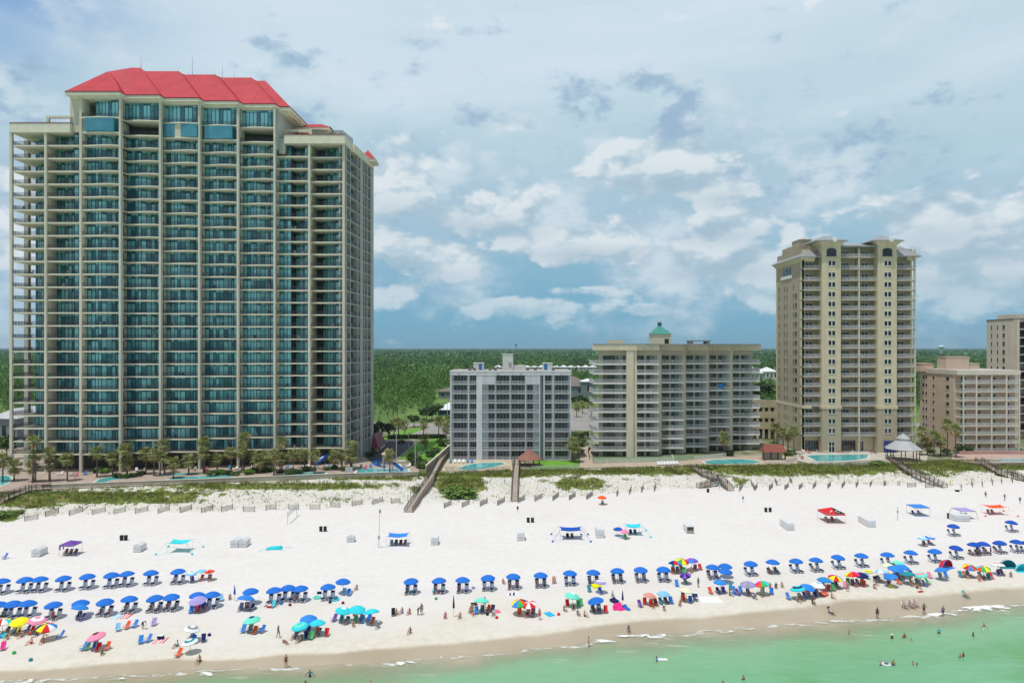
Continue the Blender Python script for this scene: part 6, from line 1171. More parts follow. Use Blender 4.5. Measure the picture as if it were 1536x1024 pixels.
CAN = {k: canopy(k).mesh('canopy', [CLOTH['blue']] * NM[k]) for k in NM}
_p = MB(); _p.tube([(0, 0, -.3), (0, 0, 2.3)], .032, 6); POLE = _p.mesh('pole', WPOLE)
def umbrella(cx, cy, cols, label, group, kind=None, d=2.4, hc=2.05, tilt=None, seed=0):
    cols = cols if isinstance(cols, tuple) else (cols,); kind = kind or {1: 'solid', 2: 'two', 6: 'rainbow'}[len(cols)]
    X, Y, z = at(cx, cy, hc); rg = random.Random(int(cx * 7 + cy)); t_ = thing('beach_umbrella', (X, Y, z), label, 'umbrella', group)
    if tilt is None: tilt = (rg.uniform(-.07, .07), rg.uniform(-.05, .05))
    o = inst('pole', POLE, (0, 0, 0), t_); s_ = d / 2.5; o.scale = (1, 1, (hc + .25) / 2.3); o.rotation_euler = (tilt[0] * .3, tilt[1] * .3, 0)
    c_ = inst('canopy', CAN[kind], (0, 0, hc - .2), t_); c_.rotation_euler = (tilt[0], tilt[1], rg.random() * 6.28); c_.scale = (s_, s_, s_ * 1.05); recolor(c_, [CLOTH[k] for k in cols]); return X, Y, z
# white lounge chair with navy cushions, facing the sea
ch = MB()
for x in (-.31, .31): ch.box(x - .03, x + .03, -.75, .55, .28, .36).box(x - .035, x + .035, -.68, -.6, 0, .28).box(x - .035, x + .035, .4, .48, 0, .28).bar((x, .5, .32), (x, .95, 1.22), .06, .05)
for i in range(6): ch.box(-.28, .28, -.72 + i * .22, -.56 + i * .22, .33, .355)
ch.hexa([(-.29, .50, .36), (.29, .50, .36), (.29, .54, .36), (-.29, .54, .36), (-.29, .92, 1.2), (.29, .92, 1.2), (.29, .96, 1.2), (-.29, .96, 1.2)])
CHF = ch.mesh('lounge_chair', WH); cu_ = MB(); cu_.box(-.27, .27, -.72, -.05, .36, .44); CSEAT = cu_.mesh('seat_cushion', NAVYC)
cu_ = MB(); cu_.hexa([(-.25, .70, .92), (.25, .70, .92), (.25, .78, .92), (-.25, .78, .92), (-.25, .83, 1.16), (.25, .83, 1.16), (.25, .90, 1.16), (-.25, .90, 1.16)]); CHEAD = cu_.mesh('head_cushion', NAVYC)
def lounge(X, Y, label, group='white lounge chairs with navy cushions', rz=0):
    t_ = inst('lounge_chair', CHF, (X, Y, gz(X, Y)), None, rz); tag(t_, label, 'chair', group); inst('seat_cushion', CSEAT, (0, 0, 0), t_); inst('head_cushion', CHEAD, (0, 0, 0), t_); return t_
# folding beach chair
fc = MB()
for x in (-.29, .29): fc.bar((x, -.35, 0), (x, .3, .32), .03).bar((x, .35, 0), (x, -.3, .32), .03).bar((x, .22, .25), (x, .62, .92), .03).bar((x, -.3, .5), (x, .38, .52), .05)
FCF = fc.mesh('beach_chair', ALU); fc = MB(); fc.hexa([(-.27, -.32, .28), (.27, -.32, .28), (.27, .25, .24), (-.27, .25, .24), (-.27, -.32, .30), (.27, -.32, .30), (.27, .25, .26), (-.27, .25, .26)]); fc.hexa([(-.27, .23, .24), (.27, .23, .24), (.27, .26, .23), (-.27, .26, .23), (-.27, .62, .94), (.27, .62, .94), (.27, .65, .93), (-.27, .65, .93)]); FCS = fc.mesh('sling', CLOTH['blue'])
def bchair(X, Y, colr, label, rz=0, group='folding beach chairs'):
    t_ = inst('beach_chair', FCF, (X, Y, gz(X, Y)), None, rz); tag(t_, label, 'chair', group); recolor(inst('sling', FCS, (0, 0, 0), t_), [CLOTH[colr]]); return t_

# ---------------------------------------------------------------- people
SKIN = [mat('skin_' + k, c_, .55, .06, 3) for k, c_ in (('fair', (.56, .34, .25, 1)), ('tanned', (.42, .225, .145, 1)), ('brown', (.20, .10, .065, 1)))]
HAIR = [mat('hair_' + k, c_, .6, .2, 8) for k, c_ in (('dark', (.018, .012, .009, 1)), ('brown', (.075, .04, .02, 1)), ('blond', (.36, .25, .11, 1)))]
J0 = dict(pel=(0, 0, .93), spi=(0, .0, 1.10), che=(0, 0, 1.30), nec=(0, .01, 1.47), hea=(0, -.01, 1.585), top=(0, .0, 1.70), shL=(.175, 0, 1.40), elL=(.22, .02, 1.12), wrL=(.235, -.03, .87), shR=(-.175, 0, 1.40), elR=(-.22, .02, 1.12), wrR=(-.235, -.03, .87), hiL=(.09, 0, .90), knL=(.105, -.02, .48), anL=(.105, .02, .08), toL=(.12, -.15, .03), hiR=(-.09, 0, .90), knR=(-.105, -.02, .48), anR=(-.105, .02, .08), toR=(-.12, -.15, .03))
RAD = dict(pel=.125, spi=.115, che=.135, nec=.055, hea=.085, top=.055, shL=.062, elL=.042, wrL=.03, shR=.062, elR=.042, wrR=.03, hiL=.095, knL=.06, anL=.04, toL=.03, hiR=.095, knR=.06, anR=.04, toR=.03)
ED = [('pel', 'spi'), ('spi', 'che'), ('che', 'nec'), ('nec', 'hea'), ('hea', 'top'), ('che', 'shL'), ('shL', 'elL'), ('elL', 'wrL'), ('che', 'shR'), ('shR', 'elR'), ('elR', 'wrR'), ('pel', 'hiL'), ('hiL', 'knL'), ('knL', 'anL'), ('anL', 'toL'), ('pel', 'hiR'), ('hiR', 'knR'), ('knR', 'anR'), ('anR', 'toR')]
POSES = {
 'stand': {}, 'walk': dict(knL=(.10, -.16, .52), anL=(.10, -.13, .10), toL=(.11, -.30, .07), knR=(-.10, .06, .49), anR=(-.10, .28, .13), toR=(-.11, .15, .03), elL=(.22, .13, 1.14), wrL=(.22, .08, .90), elR=(-.22, -.08, 1.13), wrR=(-.21, -.24, .93)),
 'hips': dict(elL=(.36, .06, 1.18), wrL=(.19, -.07, 1.0), elR=(-.36, .06, 1.18), wrR=(-.19, -.07, 1.0), knL=(.13, -.02, .48), anL=(.15, .02, .08), toL=(.18, -.14, .03)),
 'arms': dict(elL=(.36, 0, 1.20), wrL=(.52, -.05, 1.04), elR=(-.36, 0, 1.20), wrR=(-.52, -.05, 1.04), knL=(.13, -.05, .48), anL=(.14, 0, .08), knR=(-.13, .02, .48), anR=(-.15, .08, .08)),
 'bend': dict(spi=(0, -.10, 1.06), che=(0, -.30, 1.14), nec=(0, -.45, 1.17), hea=(0, -.54, 1.13), top=(0, -.64, 1.09), shL=(.17, -.38, 1.12), elL=(.19, -.42, .84), wrL=(.16, -.48, .60), shR=(-.17, -.38, 1.12), elR=(-.19, -.42, .84), wrR=(-.16, -.48, .60)),
 'chair': dict(pel=(0, .12, .38), spi=(0, .22, .53), che=(0, .33, .72), nec=(0, .39, .89), hea=(0, .38, 1.0), top=(0, .39, 1.11), shL=(.175, .36, .82), elL=(.25, .22, .60), wrL=(.24, -.03, .56), shR=(-.175, .36, .82), elR=(-.25, .22, .60), wrR=(-.24, -.03, .56), hiL=(.09, .08, .37), knL=(.13, -.36, .46), anL=(.12, -.62, .10), toL=(.13, -.76, .06), hiR=(-.09, .08, .37), knR=(-.13, -.36, .46), anR=(-.12, -.62, .10), toR=(-.13, -.76, .06)),
 'ground': dict(pel=(0, .08, .13), spi=(0, .12, .30), che=(0, .12, .51), nec=(0, .09, .68), hea=(0, .06, .79), top=(0, .06, .91), shL=(.175, .10, .61), elL=(.25, -.04, .40), wrL=(.15, -.28, .40), shR=(-.175, .10, .61), elR=(-.25, -.04, .40), wrR=(-.15, -.28, .40), hiL=(.09, .03, .13), knL=(.16, -.36, .38), anL=(.12, -.62, .07), toL=(.13, -.77, .03), hiR=(-.09, .03, .13), knR=(-.16, -.36, .38), anR=(-.12, -.62, .07), toR=(-.13, -.77, .03)),
 'lie': dict(pel=(0, 0, .15), spi=(0, .18, .15), che=(0, .38, .16), nec=(0, .55, .18), hea=(0, .66, .20), top=(0, .78, .20), shL=(.175, .47, .15), elL=(.30, .25, .10), wrL=(.28, .0, .10), shR=(-.175, .47, .15), elR=(-.30, .25, .10), wrR=(-.28, .0, .10), hiL=(.09, -.05, .14), knL=(.12, -.46, .20), anL=(.12, -.86, .08), toL=(.13, -.92, .18), hiR=(-.09, -.05, .14), knR=(-.12, -.46, .14), anR=(-.12, -.88, .08), toR=(-.13, -.92, .18))}
BODY = {}
def make_body(pose):
    J = dict(J0); J.update(POSES[pose]); names = list(J); me = bpy.data.meshes.new('b'); me.from_pydata([J[k] for k in names], [(names.index(a_), names.index(c_)) for a_, c_ in ED], []); o = bpy.data.objects.new('b', me); COL.objects.link(o)
    m_ = o.modifiers.new('s', 'SKIN'); m_.use_smooth_shade = True
    for i, k in enumerate(names): r_ = RAD[k]; me.skin_vertices[0].data[i].radius = (r_, r_ * (.72 if k in ('pel', 'spi', 'che') else 1)) if k not in ('hea',) else (r_ * .95, r_ * 1.12)
    me.skin_vertices[0].data[0].use_root = True; o.modifiers.new('u', 'SUBSURF').levels = 1
    dg = bpy.context.evaluated_depsgraph_get(); ev = o.evaluated_get(dg); out = bpy.data.meshes.new_from_object(ev); bpy.data.objects.remove(o); bpy.data.meshes.remove(me)
    V = [v.co.copy() for v in out.vertices]; N_ = [v.normal.copy() for v in out.vertices]; P_ = [tuple(p_.vertices) for p_ in out.polygons]
    seg = [(Vector(J[a_]), Vector(J[c_])) for a_, c_ in ED]
    def near(p_):
        best = (9, 0, 0)
        for i, (a_, c_) in enumerate(seg):
            d = c_ - a_; t_ = max(0, min(1, (p_ - a_).dot(d) / d.length_squared)); q_ = (p_ - a_ - d * t_).length
            if q_ < best[0]: best = (q_, i, t_)
        return ED[best[1]], best[2]
    reg = {'short': [], 'bikini': [], 'top': [], 'shirt': [], 'hair': [], 'hat': []}; hv = Vector(J['top']) - Vector(J['hea']); hv.normalize(); face = (Vector(J['knL']) + Vector(J['knR'])) / 2 - Vector(J['pel']); face.z = 0
    face = Vector((0, -1, 0)) if pose not in ('bend', 'lie') else (Vector((0, -.3, -1)) if pose == 'bend' else Vector((0, -.2, 1)))
    for f in P_:
        c_ = sum((V[i] for i in f), Vector()) / len(f); e, t_ = near(c_)
        if e[0] == 'pel' and e[1] in ('hiL', 'hiR', 'spi'): reg['short'].append(f); reg['bikini'].append(f)
        if e[0] in ('hiL', 'hiR') and t_ < .6: reg['short'].append(f)
        if e[0] in ('hiL', 'hiR') and t_ < .12: reg['bikini'].append(f)
        if e in (('spi', 'che'), ('che', 'nec'), ('che', 'shL'), ('che', 'shR')) and not (e[1] == 'nec' and t_ > .5): reg['shirt'].append(f); 
        if e == ('spi', 'che') and t_ > .45 or e in (('che', 'shL'), ('che', 'shR')) and t_ < .4: reg['top'].append(f)
        if e in (('pel', 'spi'),): reg['shirt'].append(f)
        if e[0] in ('shL', 'shR') and t_ < .55: reg['shirt'].append(f)
        if e[1] in ('hea', 'top') and e[0] in ('nec', 'hea'):
            rel = c_ - Vector(J['hea']); h_ = rel.dot(hv); fr = rel.dot(face.normalized())
            if h_ > .075 or (fr < .015 and h_ > -.045): reg['hair'].append(f)
    def shell(fs, off):
        use = sorted({i for f in fs for i in f}); mp = {i: k for k, i in enumerate(use)}; b = MB(); b.v = [tuple(V[i] + N_[i] * off) for i in use]; b.f = [tuple(mp[i] for i in f) for f in fs]; b.m = [0] * len(fs); return b
    body = MB(); body.v = [tuple(v) for v in V]; body.f = P_; body.m = [0] * len(P_)
    for s_ in 'LR':                                               # hands: a palm, four unequal bent fingers and a thumb
        w_ = Vector(J['wr' + s_]); d = (w_ - Vector(J['el' + s_])).normalized(); sd = d.cross(Vector((0, 1, 0)) if abs(d.y) < .9 else Vector((1, 0, 0))).normalized(); nr = sd.cross(d)
        pe = w_ + d * .085; body.hexa([w_ - sd * .024 - nr * .013, w_ + sd * .024 - nr * .013, w_ + sd * .024 + nr * .013, w_ - sd * .024 + nr * .013, pe - sd * .038 - nr * .01, pe + sd * .038 - nr * .01, pe + sd * .038 + nr * .01, pe - sd * .038 + nr * .01])
        for k, ln in enumerate((.062, .074, .07, .055)): q_ = pe + sd * (-.03 + .02 * k); body.tube([q_ - d * .01, q_ + d * ln * .5 - nr * .006, q_ + d * ln * .95 - nr * .022], [.0095, .0088, .0065], 5)
        q_ = w_ + d * .03 - sd * .026; body.tube([q_, q_ + d * .03 - sd * .026, q_ + d * .058 - sd * .032 - nr * .01], [.011, .010, .007], 5)
    hd = Vector(J['hea']); f_ = face.normalized(); u_ = hv; sd = u_.cross(f_).normalized(); fb = hd + f_ * .088
    body.tube([fb + u_ * .028, fb + f_ * .022 - u_ * .012, fb - u_ * .016], [.008, .016, .008], 5)                 # nose
    for s_ in (-1, 1): e_ = hd + sd * s_ * .082 + u_ * .0; body.tube([e_ - u_ * .025, e_ + sd * s_ * .014, e_ + u_ * .025], [.008, .016, .008], 5)      # ears
    feat = MB()
    for s_ in (-1, 1): e_ = fb + u_ * .026 + sd * s_ * .032 - f_ * .008; feat.tube([e_ - sd * .011, e_ + sd * .011], .008, 5)
    m0 = fb - u_ * .045 - f_ * .006; feat.tube([m0 - sd * .02, m0 + sd * .02], .006, 5)
    hat = MB(); hat.lathe([(.17, 0), (.17, .012), (.095, .02), (.085, .075), (.03, .095)], (0, 0, 0), 12); hat.v = [tuple(hd + Vector((x, y, 0)) + u_ * (.055 + z) if pose != 'lie' else hd + Vector((x, 0, y)) + u_ * (.055 + z)) for x, y, z in hat.v]
    return dict(body=body.mesh('person', SKIN[0], True), hair=shell(reg['hair'], .014).mesh('hair', HAIR[0], True), shorts=shell(reg['short'], .014).mesh('shorts', CLOTH['navy'], True), bikini=shell(reg['bikini'], .01).mesh('bottoms', CLOTH['red'], True), top=shell(reg['top'], .01).mesh('top', CLOTH['red'], True), shirt=shell(reg['shirt'], .013).mesh('shirt', CLOTH['white'], True), face=feat.mesh('eyes_and_mouth', HAIR[0]), hat=hat.mesh('hat', CLOTH['white'], True))
for k in POSES: BODY[k] = make_body(k)
NPEOPLE = 0
def person(X, Y, pose, wear, label, rz=0, z=None, s=1.0, group=None, seed=None):
    """wear: (garment, colour) pairs"""
    global NPEOPLE; NPEOPLE += 1; rg = random.Random(seed if seed is not None else NPEOPLE * 31 + 5); B_ = BODY[pose]; z = gz(X, Y) if z is None else z
    t_ = inst('person', B_['body'], (X, Y, z), None, rz, s); tag(t_, label, 'person', group); recolor(t_, [SKIN[rg.choice((0, 0, 1, 1, 1, 2))]])
    hat = [c_ for g_, c_ in wear if g_ == 'hat']
    if hat: recolor(inst('hat', B_['hat'], (0, 0, 0), t_), [CLOTH[hat[0]]])
    recolor(inst('hair', B_['hair'], (0, 0, 0), t_), [HAIR[rg.choice((0, 0, 1, 1, 2))]]); inst('eyes_and_mouth', B_['face'], (0, 0, 0), t_)
    for g_, c_ in wear:
        if g_ != 'hat': recolor(inst(g_, B_[g_], (0, 0, 0), t_), [CLOTH[c_]])
    return t_
WEAR = [(('shorts', 'navy'),), (('shorts', 'red'),), (('bikini', 'black'), ('top', 'black')), (('bikini', 'red'), ('top', 'red')), (('shorts', 'teal'), ('shirt', 'white')), (('bikini', 'hot pink'), ('top', 'hot pink')), (('shorts', 'grey'),), (('bikini', 'navy'), ('top', 'navy'), ('hat', 'white')), (('shorts', 'green'), ('shirt', 'grey')), (('shorts', 'bright blue'), ('hat', 'white')), (('bikini', 'teal'), ('top', 'teal'))]
def wtxt(w): return {'shorts': 'shorts', 'bikini': 'swimsuit', 'shirt': 'shirt', 'hat': 'hat'}, w
def wearname(w):
    d = dict(w); 
    if 'bikini' in d: r_ = d['bikini'] + ' swimsuit'
    else: r_ = d['shorts'] + ' shorts'
    if 'shirt' in d: r_ += f' and {d["shirt"]} shirt'
    if 'hat' in d: r_ += f' and {d["hat"]} hat'
    return r_

# ---------------------------------------------------------------- rows of rental umbrellas: e = two empty chairs, o = people on the chairs, s = a single person, p = people and folding chairs
ROWS = [('back left row', [(3, 870, 'e'), (37, 868, 'e'), (60, 867, 'e'), (95, 866, 'e'), (131, 863, 'e'), (167, 861, 'e'), (190, 859, 'e'), (226.5, 857.5, 'e'), (267, 855.5, 's')]),
        ('front left row', [(-2, 905, 'o'), (19, 904, 'e'), (42, 903, 'e'), (80, 905.5, 'e'), (121, 902.5, 'n'), (157.5, 901, 'o'), (194, 896.5, 'o'), (232, 895.5, 'o'), (257, 893.5, 'o'), (296, 891, 'n'), (318, 890, 'e'), (376, 885, 'n'), (411, 883.5, 'e'), (432, 880, 'e'), (450.5, 881, 's'), (492, 878.5, 'e'), (514.5, 870.5, 'n')]),
        ('middle row', [(616.5, 870, 'o'), (658.5, 869, 's'), (694, 868, 's'), (732, 865, 'e'), (770, 863, 'o'), (811, 861, 'o'), (855, 858, 'e'), (890, 857, 'o'), (926, 854.5, 'o'), (961, 853, 'o'), (995, 852.5, 'e'), (1069, 849, 'o'), (1088, 847.5, 'n'), (1088, 855, 'n')]),
        ('right row', [(1126, 844, 'e'), (1159, 841.5, 'p'), (1194, 840, 'e'), (1224, 838.5, 's'), (1257, 834.5, 'e'), (1292, 832, 'e'), (1331, 830.5, 'e'), (1366, 827.5, 'e'), (1402, 825.5, 'e'), (1434, 820.5, 'e'), (1461, 815.5, 'p'), (1475, 814.5, 'o'), (1499.5, 813, 's'), (1525, 811.5, 'e'), (1541, 813, 'e')]),
        ('far right pair', [(1430, 788, 'e'), (1517, 782.5, 'e')])]
for rn, lst in ROWS:
    for i, (cx_, cy_, st) in enumerate(lst):
        if rn == 'far right pair': uid = ('left', 'right')[i] + ' of two blue umbrellas high up right'
        else: uid = f'{ordn(i + 1)} blue umbrella from left in the {rn}'
        kc = 'dark blue' if cx_ > 1420 else 'blue'
        X, Y, z = umbrella(cx_, cy_, kc, uid, 'blue rental umbrellas in rows along the beach')
        if st == 'n': continue
        rz = .0 if cx_ < 1100 else .25
        for k, sd in enumerate((-1, 1)):
            xo = X + sd * .62; yo = Y - .25 + sd * .08 * (cx_ > 1100); lr = ('left', 'right')[k]
            if st == 'p': bchair(xo, yo, ('navy', 'teal')[k], f'{("navy", "teal")[k]} chair under {uid}', rz)
            else: lounge(xo, yo, f'{lr} white chair under {uid}', rz=rz)
            if st in 'op' or (st == 's' and k == 0):
                w_ = WEAR[(i * 3 + k * 5 + len(rn)) % len(WEAR)]; person(xo, yo - .02, 'chair', w_, f'{(dict(w_).get("bikini") or dict(w_).get("shorts")).split()[-1]}-clad person on {lr} chair, {uid}', rz, gz(xo, yo) + .05)
RB6 = ('red', 'orange', 'yellow', 'green', 'bright blue', 'violet'); RB5 = ('red', 'yellow', 'bright blue', 'green', 'orange', 'navy'); RB7 = ('navy', 'yellow', 'red', 'white', 'bright blue', 'orange')
# individually coloured umbrellas: x, y, colours, label, pattern, diameter, furniture: list of (dx, dy, 'c'|'g'|'w'|'l', colour)
UM = [(4, 930, ('yellow', 'orange', 'cyan', 'red', 'white', 'cyan'), 'multicoloured umbrella cut by the left edge', None, 2.3, 'cg'), (29, 930, 'yellow', 'bright yellow umbrella near the left edge', None, 2.3, 'gcg'), (56, 928, ('pink', 'white'), 'pink and white umbrella behind the rainbow one at left', 'ring', 2.3, 'cg'), (70, 938.5, RB7, 'rainbow umbrella with wide stripes near the left edge', None, 2.5, 'c'),
      (144.5, 952, ('pink', 'maroon'), 'pink umbrella with a dark top over four folding chairs', 'cap', 2.3, 'CCCC'), (288.5, 941, ('white', 'grey'), 'upper white and grey striped umbrella at left centre', 'ring', 2.1, 'gC'), (285, 960.5, ('white', 'teal'), 'lower white and teal ringed umbrella nearest the wet sand', 'ring', 2.0, ''), (378, 927.5, ('seafoam', 'navy'), 'pale teal umbrella with a navy top', 'cap', 2.3, 'CgCC'),
      (450, 937, ('cyan', 'seafoam'), 'cyan ringed umbrella, front one of the trio', 'ring', 2.3, 'ggC'), (463, 926.5, 'bright blue', 'bright blue umbrella, back one of the trio', None, 2.4, 'C'), (476, 932, 'cyan', 'plain cyan umbrella, right one of the trio', None, 2.2, 'g'), (515, 913.5, ('cyan', 'white'), 'cyan umbrella with a white top, left of three', 'cap', 2.3, 'CC'), (536, 912, 'cyan', 'middle cyan umbrella of three side by side', None, 2.4, 'Cg'), (557, 916, 'cyan', 'right cyan umbrella of three, tilted', None, 2.4, 'C'),
      (120, 909, 'bright blue', 'lighter blue umbrella in front of the row at left', None, 2.3, 'CC'), (296.5, 898.5, 'lilac', 'lilac umbrella in front of two blue ones', None, 2.5, 'CCg'), (369, 895.5, 'bright blue', 'light blue tilted umbrella beside the closed navy one', None, 2.6, 'ggC'), (287, 858.5, ('light blue', 'white'), 'small pale blue umbrella, left of three small ones', 'ring', 1.7, 'C'), (302, 855, ('light blue', 'seafoam'), 'small pale teal umbrella, middle of three small ones', 'ring', 1.8, 'C'), (314.5, 855.5, ('orange', 'red'), 'small red-orange umbrella, right of three small ones', None, 1.6, 'g'),
      (722.5, 899, 'seafoam', 'seafoam umbrella over a crowded family group', None, 2.3, 'gCgCg'), (779, 902.5, RB5, 'striped rainbow umbrella in the middle of the front row', None, 2.6, ''), (794, 904.5, ('red', 'white'), 'red and white umbrella behind the striped rainbow one', None, 2.2, 'gg'), (858.5, 891.5, ('seafoam', 'white'), 'seafoam umbrella with a pale top over red and green chairs', 'cap', 2.3, 'RgG'), (900, 871.5, ('lilac', 'white'), 'lilac ringed umbrella below the middle row', 'ring', 2.1, 'C'),
      (893.5, 899, 'blue', 'single blue umbrella in the front row, centre right', None, 2.5, 'gg'), (974.5, 891, 'salmon', 'salmon pink umbrella in the front row', None, 2.0, 'CCg'), (995, 888.5, 'light blue', 'light blue umbrella beside the salmon one', None, 2.0, 'CC'), (1028, 861, ('navy', 'violet'), 'small navy and violet umbrella below the rainbow cluster', None, 1.9, 'C'), (1029, 884, 'cream', 'cream umbrella in the front row', None, 2.2, 'CC'), (1080, 871.5, 'bright blue', 'bright blue umbrella below the three clustered blue ones', None, 2.1, 'CC'),
      (1012, 843, ('red', 'bright blue', 'white', 'orange', 'bright blue', 'navy'), 'red and blue striped umbrella, left of the rainbow cluster', None, 2.3, 'gg'), (1023, 840, ('green', 'yellow', 'red', 'orange', 'cyan', 'red'), 'green and red umbrella leaning in the rainbow cluster', None, 2.4, 'g'), (1037.5, 839, ('violet', 'bright blue', 'cyan', 'yellow', 'orange', 'hot pink'), 'violet to orange umbrella, right of the rainbow cluster', None, 2.3, 'gg'), (903, 745, 'orange', 'single orange umbrella close to the dunes', None, 2.3, 'g'), (927, 792, 'dark blue', 'small dark blue umbrella left of the cyan tent', None, 2.0, ''), (937, 795.5, 'pink', 'small pink umbrella tucked beside the cyan tent', None, 1.9, 'C'),
      (1121.5, 874.5, ('lilac', 'grey'), 'grey-lilac umbrella in the right front row', None, 2.4, 'g'), (1143, 874, ('green', 'cyan', 'bright blue', 'violet', 'hot pink', 'orange'), 'rainbow umbrella tilted beside the grey-lilac one', None, 2.3, 'g'), (1196.5, 881, ('cyan', 'navy'), 'cyan and navy ringed umbrella in the right front row', 'ring', 2.3, 'gg'), (1211.5, 879, 'bright blue', 'blue umbrella right of the cyan and navy ringed one', None, 2.3, 'Cg'), (1227, 876, ('white', 'light blue'), 'white umbrella with a pale blue top in the right front group', 'cap', 2.2, 'C'), (1236.5, 868, ('bright blue', 'teal'), 'blue umbrella with teal rings in the right front group', 'ring', 2.3, 'CC'), (1253, 865, ('red', 'yellow', 'bright blue', 'orange', 'green', 'violet'), 'rainbow umbrella right of the teal-ringed one', None, 2.3, 'CC'), (1279, 860, ('bright blue', 'yellow', 'orange', 'red', 'hot pink', 'violet'), 'rainbow umbrella with pink and yellow panels, right side', None, 2.5, 'Cgg'), (1292, 861, 'navy', 'navy umbrella tucked behind a rainbow one', None, 2.2, 'C'),
      (1319.5, 856, ('white', 'light blue'), 'white and pale blue umbrella on the right', None, 2.3, 'Cgg'), (1348, 843, 'seafoam', 'seafoam umbrella behind the blue pair on the right', None, 2.2, ''), (1332, 846.5, 'cream', 'pale yellow umbrella behind the blue pair on the right', None, 2.1, ''), (1344, 852, 'bright blue', 'left bright blue umbrella of the overlapping pair', None, 2.7, 'gg'), (1354, 849.5, 'bright blue', 'right bright blue umbrella of the overlapping pair', None, 2.5, 'g'), (1361.5, 859, 'teal', 'teal-blue umbrella in front of the overlapping pair', None, 2.2, 'g'), (1336, 863, 'bright blue', 'low blue umbrella leaning on the sand at right', None, 2.2, ''), (1381, 860.5, ('seafoam', 'pink'), 'seafoam and pink ringed umbrella on the right', 'ring', 2.2, 'gC'), (1412, 853, 'bright blue', 'blue umbrella in front of the red pop-up tent', None, 2.2, ''), (1454, 849, ('yellow', 'red', 'bright blue', 'orange', 'navy', 'green'), 'left rainbow umbrella of the right-hand two', None, 2.2, 'ggg'), (1475, 851, ('green', 'yellow', 'red', 'bright blue', 'cyan', 'orange'), 'right rainbow umbrella of the right-hand two', None, 2.2, 'gC'), (1497, 845.5, ('white', 'salmon'), 'pale umbrella with salmon rings left of the blue dome tent', 'ring', 2.2, 'Cg'), (1384, 806, ('light blue', 'white'), 'pale blue patterned umbrella standing apart on the right', 'ring', 1.9, 'g'), (1395, 804.5, ('bright blue', 'white'), 'blue patterned umbrella beside the pale one standing apart', 'ring', 1.9, 'g'),
      (1440, 829, 'dark blue', 'dark blue umbrella low behind the crowd at right', None, 2.0, '')]
UM.pop()
CC = ['blue', 'teal', 'navy', 'purple', 'green', 'bright blue', 'red', 'orange']
SHORT = lambda l: ' '.join(l.split()[:7])
for i, (cx_, cy_, cols, lb, kind, d, fur) in enumerate(UM):
    X, Y, z = umbrella(cx_, cy_, cols, lb, 'privately owned umbrellas', kind, d, 1.85 if d > 2 else 1.6, tilt=((random.Random(i).uniform(-.2, .2), random.Random(i + 99).uniform(-.2, .2)) if cx_ not in (369, 557) else (.25, .2)))
    n = len(fur)
    for k, f in enumerate(fur):
        xo = X + (k - (n - 1) / 2) * .85 + .1; yo = Y - .25 + .35 * ((k * 7 + i) % 3 - 1); rz = random.Random(i * 9 + k).uniform(-.5, .5)
        pos = '' if n == 1 else (('left', 'right') if n == 2 else ('left', 'middle', 'right') if n == 3 else ('leftmost', 'second', 'third', 'fourth', 'rightmost')[:n])[k] + ' '
        if f in 'CRG':
            c_ = {'R': 'red', 'G': 'green'}.get(f, CC[(i * 3 + k) % len(CC)]); bchair(xo, yo, c_, f'{pos}{c_} folding chair below {lb}', rz)
        else:
            w_ = WEAR[(i * 4 + k * 3) % len(WEAR)]
            if f == 'g' and (i + k) % 3 != 0:
                c_ = CC[(i + k * 2) % len(CC)]; bchair(xo, yo, c_, f'{pos}occupied {c_} chair below {lb}', rz); person(xo, yo, 'chair', w_, f'{pos}person seated below {lb}', rz, gz(xo, yo) - .04)
            else: person(xo, yo - .3, 'ground', w_, f'{pos}person on sand below {lb}', rz)
EX = [u_ for u_ in UM if u_[0] > 440 and u_[1] > 838 and u_[6] or u_[0] < 300 and u_[1] > 925]
for i, (cx_, cy_, cols, lb, kind, d, fur) in enumerate(EX):
    X, Y, z = at(cx_, cy_, 1.85); rg = random.Random(i + 500); side = -1 if i % 2 else 1
    w_ = WEAR[(i * 7 + 2) % len(WEAR)]; person(X + side * rg.uniform(1.2, 1.9), Y - rg.uniform(.8, 1.6), ('ground', 'lie', 'stand', 'ground', 'chair', 'ground')[i % 6] if i % 6 != 4 else 'ground', w_, f'sunbather front {("left", "right")[side > 0]} of {lb}', rg.uniform(-.8, .8))
    c_ = CC[(i * 5 + 1) % len(CC)]; bchair(X - side * rg.uniform(1.3, 1.7), Y + rg.uniform(-.5, .5), c_, f'{c_} chair {("left", "right")[side < 0]} of {lb}', rg.uniform(-.6, .6))
# closed umbrellas
def closed(px, by, colr, label, h=2.4):
    X, Y, z = at(px, by); t_ = thing('closed_umbrella', (X, Y, z), label, 'umbrella'); b = MB(); b.tube([(X, Y, z - .2), (X, Y, z + h)], .03, 6); b.build('pole', WPOLE, t_); b = MB(); b.lathe([(.17, h * .42), (.14, h * .6), (.09, h * .8), (.03, h * .99)], (X, Y, z), 9); b.build('canopy', CLOTH[colr], t_)
closed(352, 901, 'dark blue', 'furled royal blue umbrella beside the tilted light blue one', 2.5); closed(680.5, 925, 'black', 'furled black umbrella standing alone in the front row', 3.2); closed(934, 910, 'navy', 'furled navy umbrella above a heap of pink floats', 2.6)

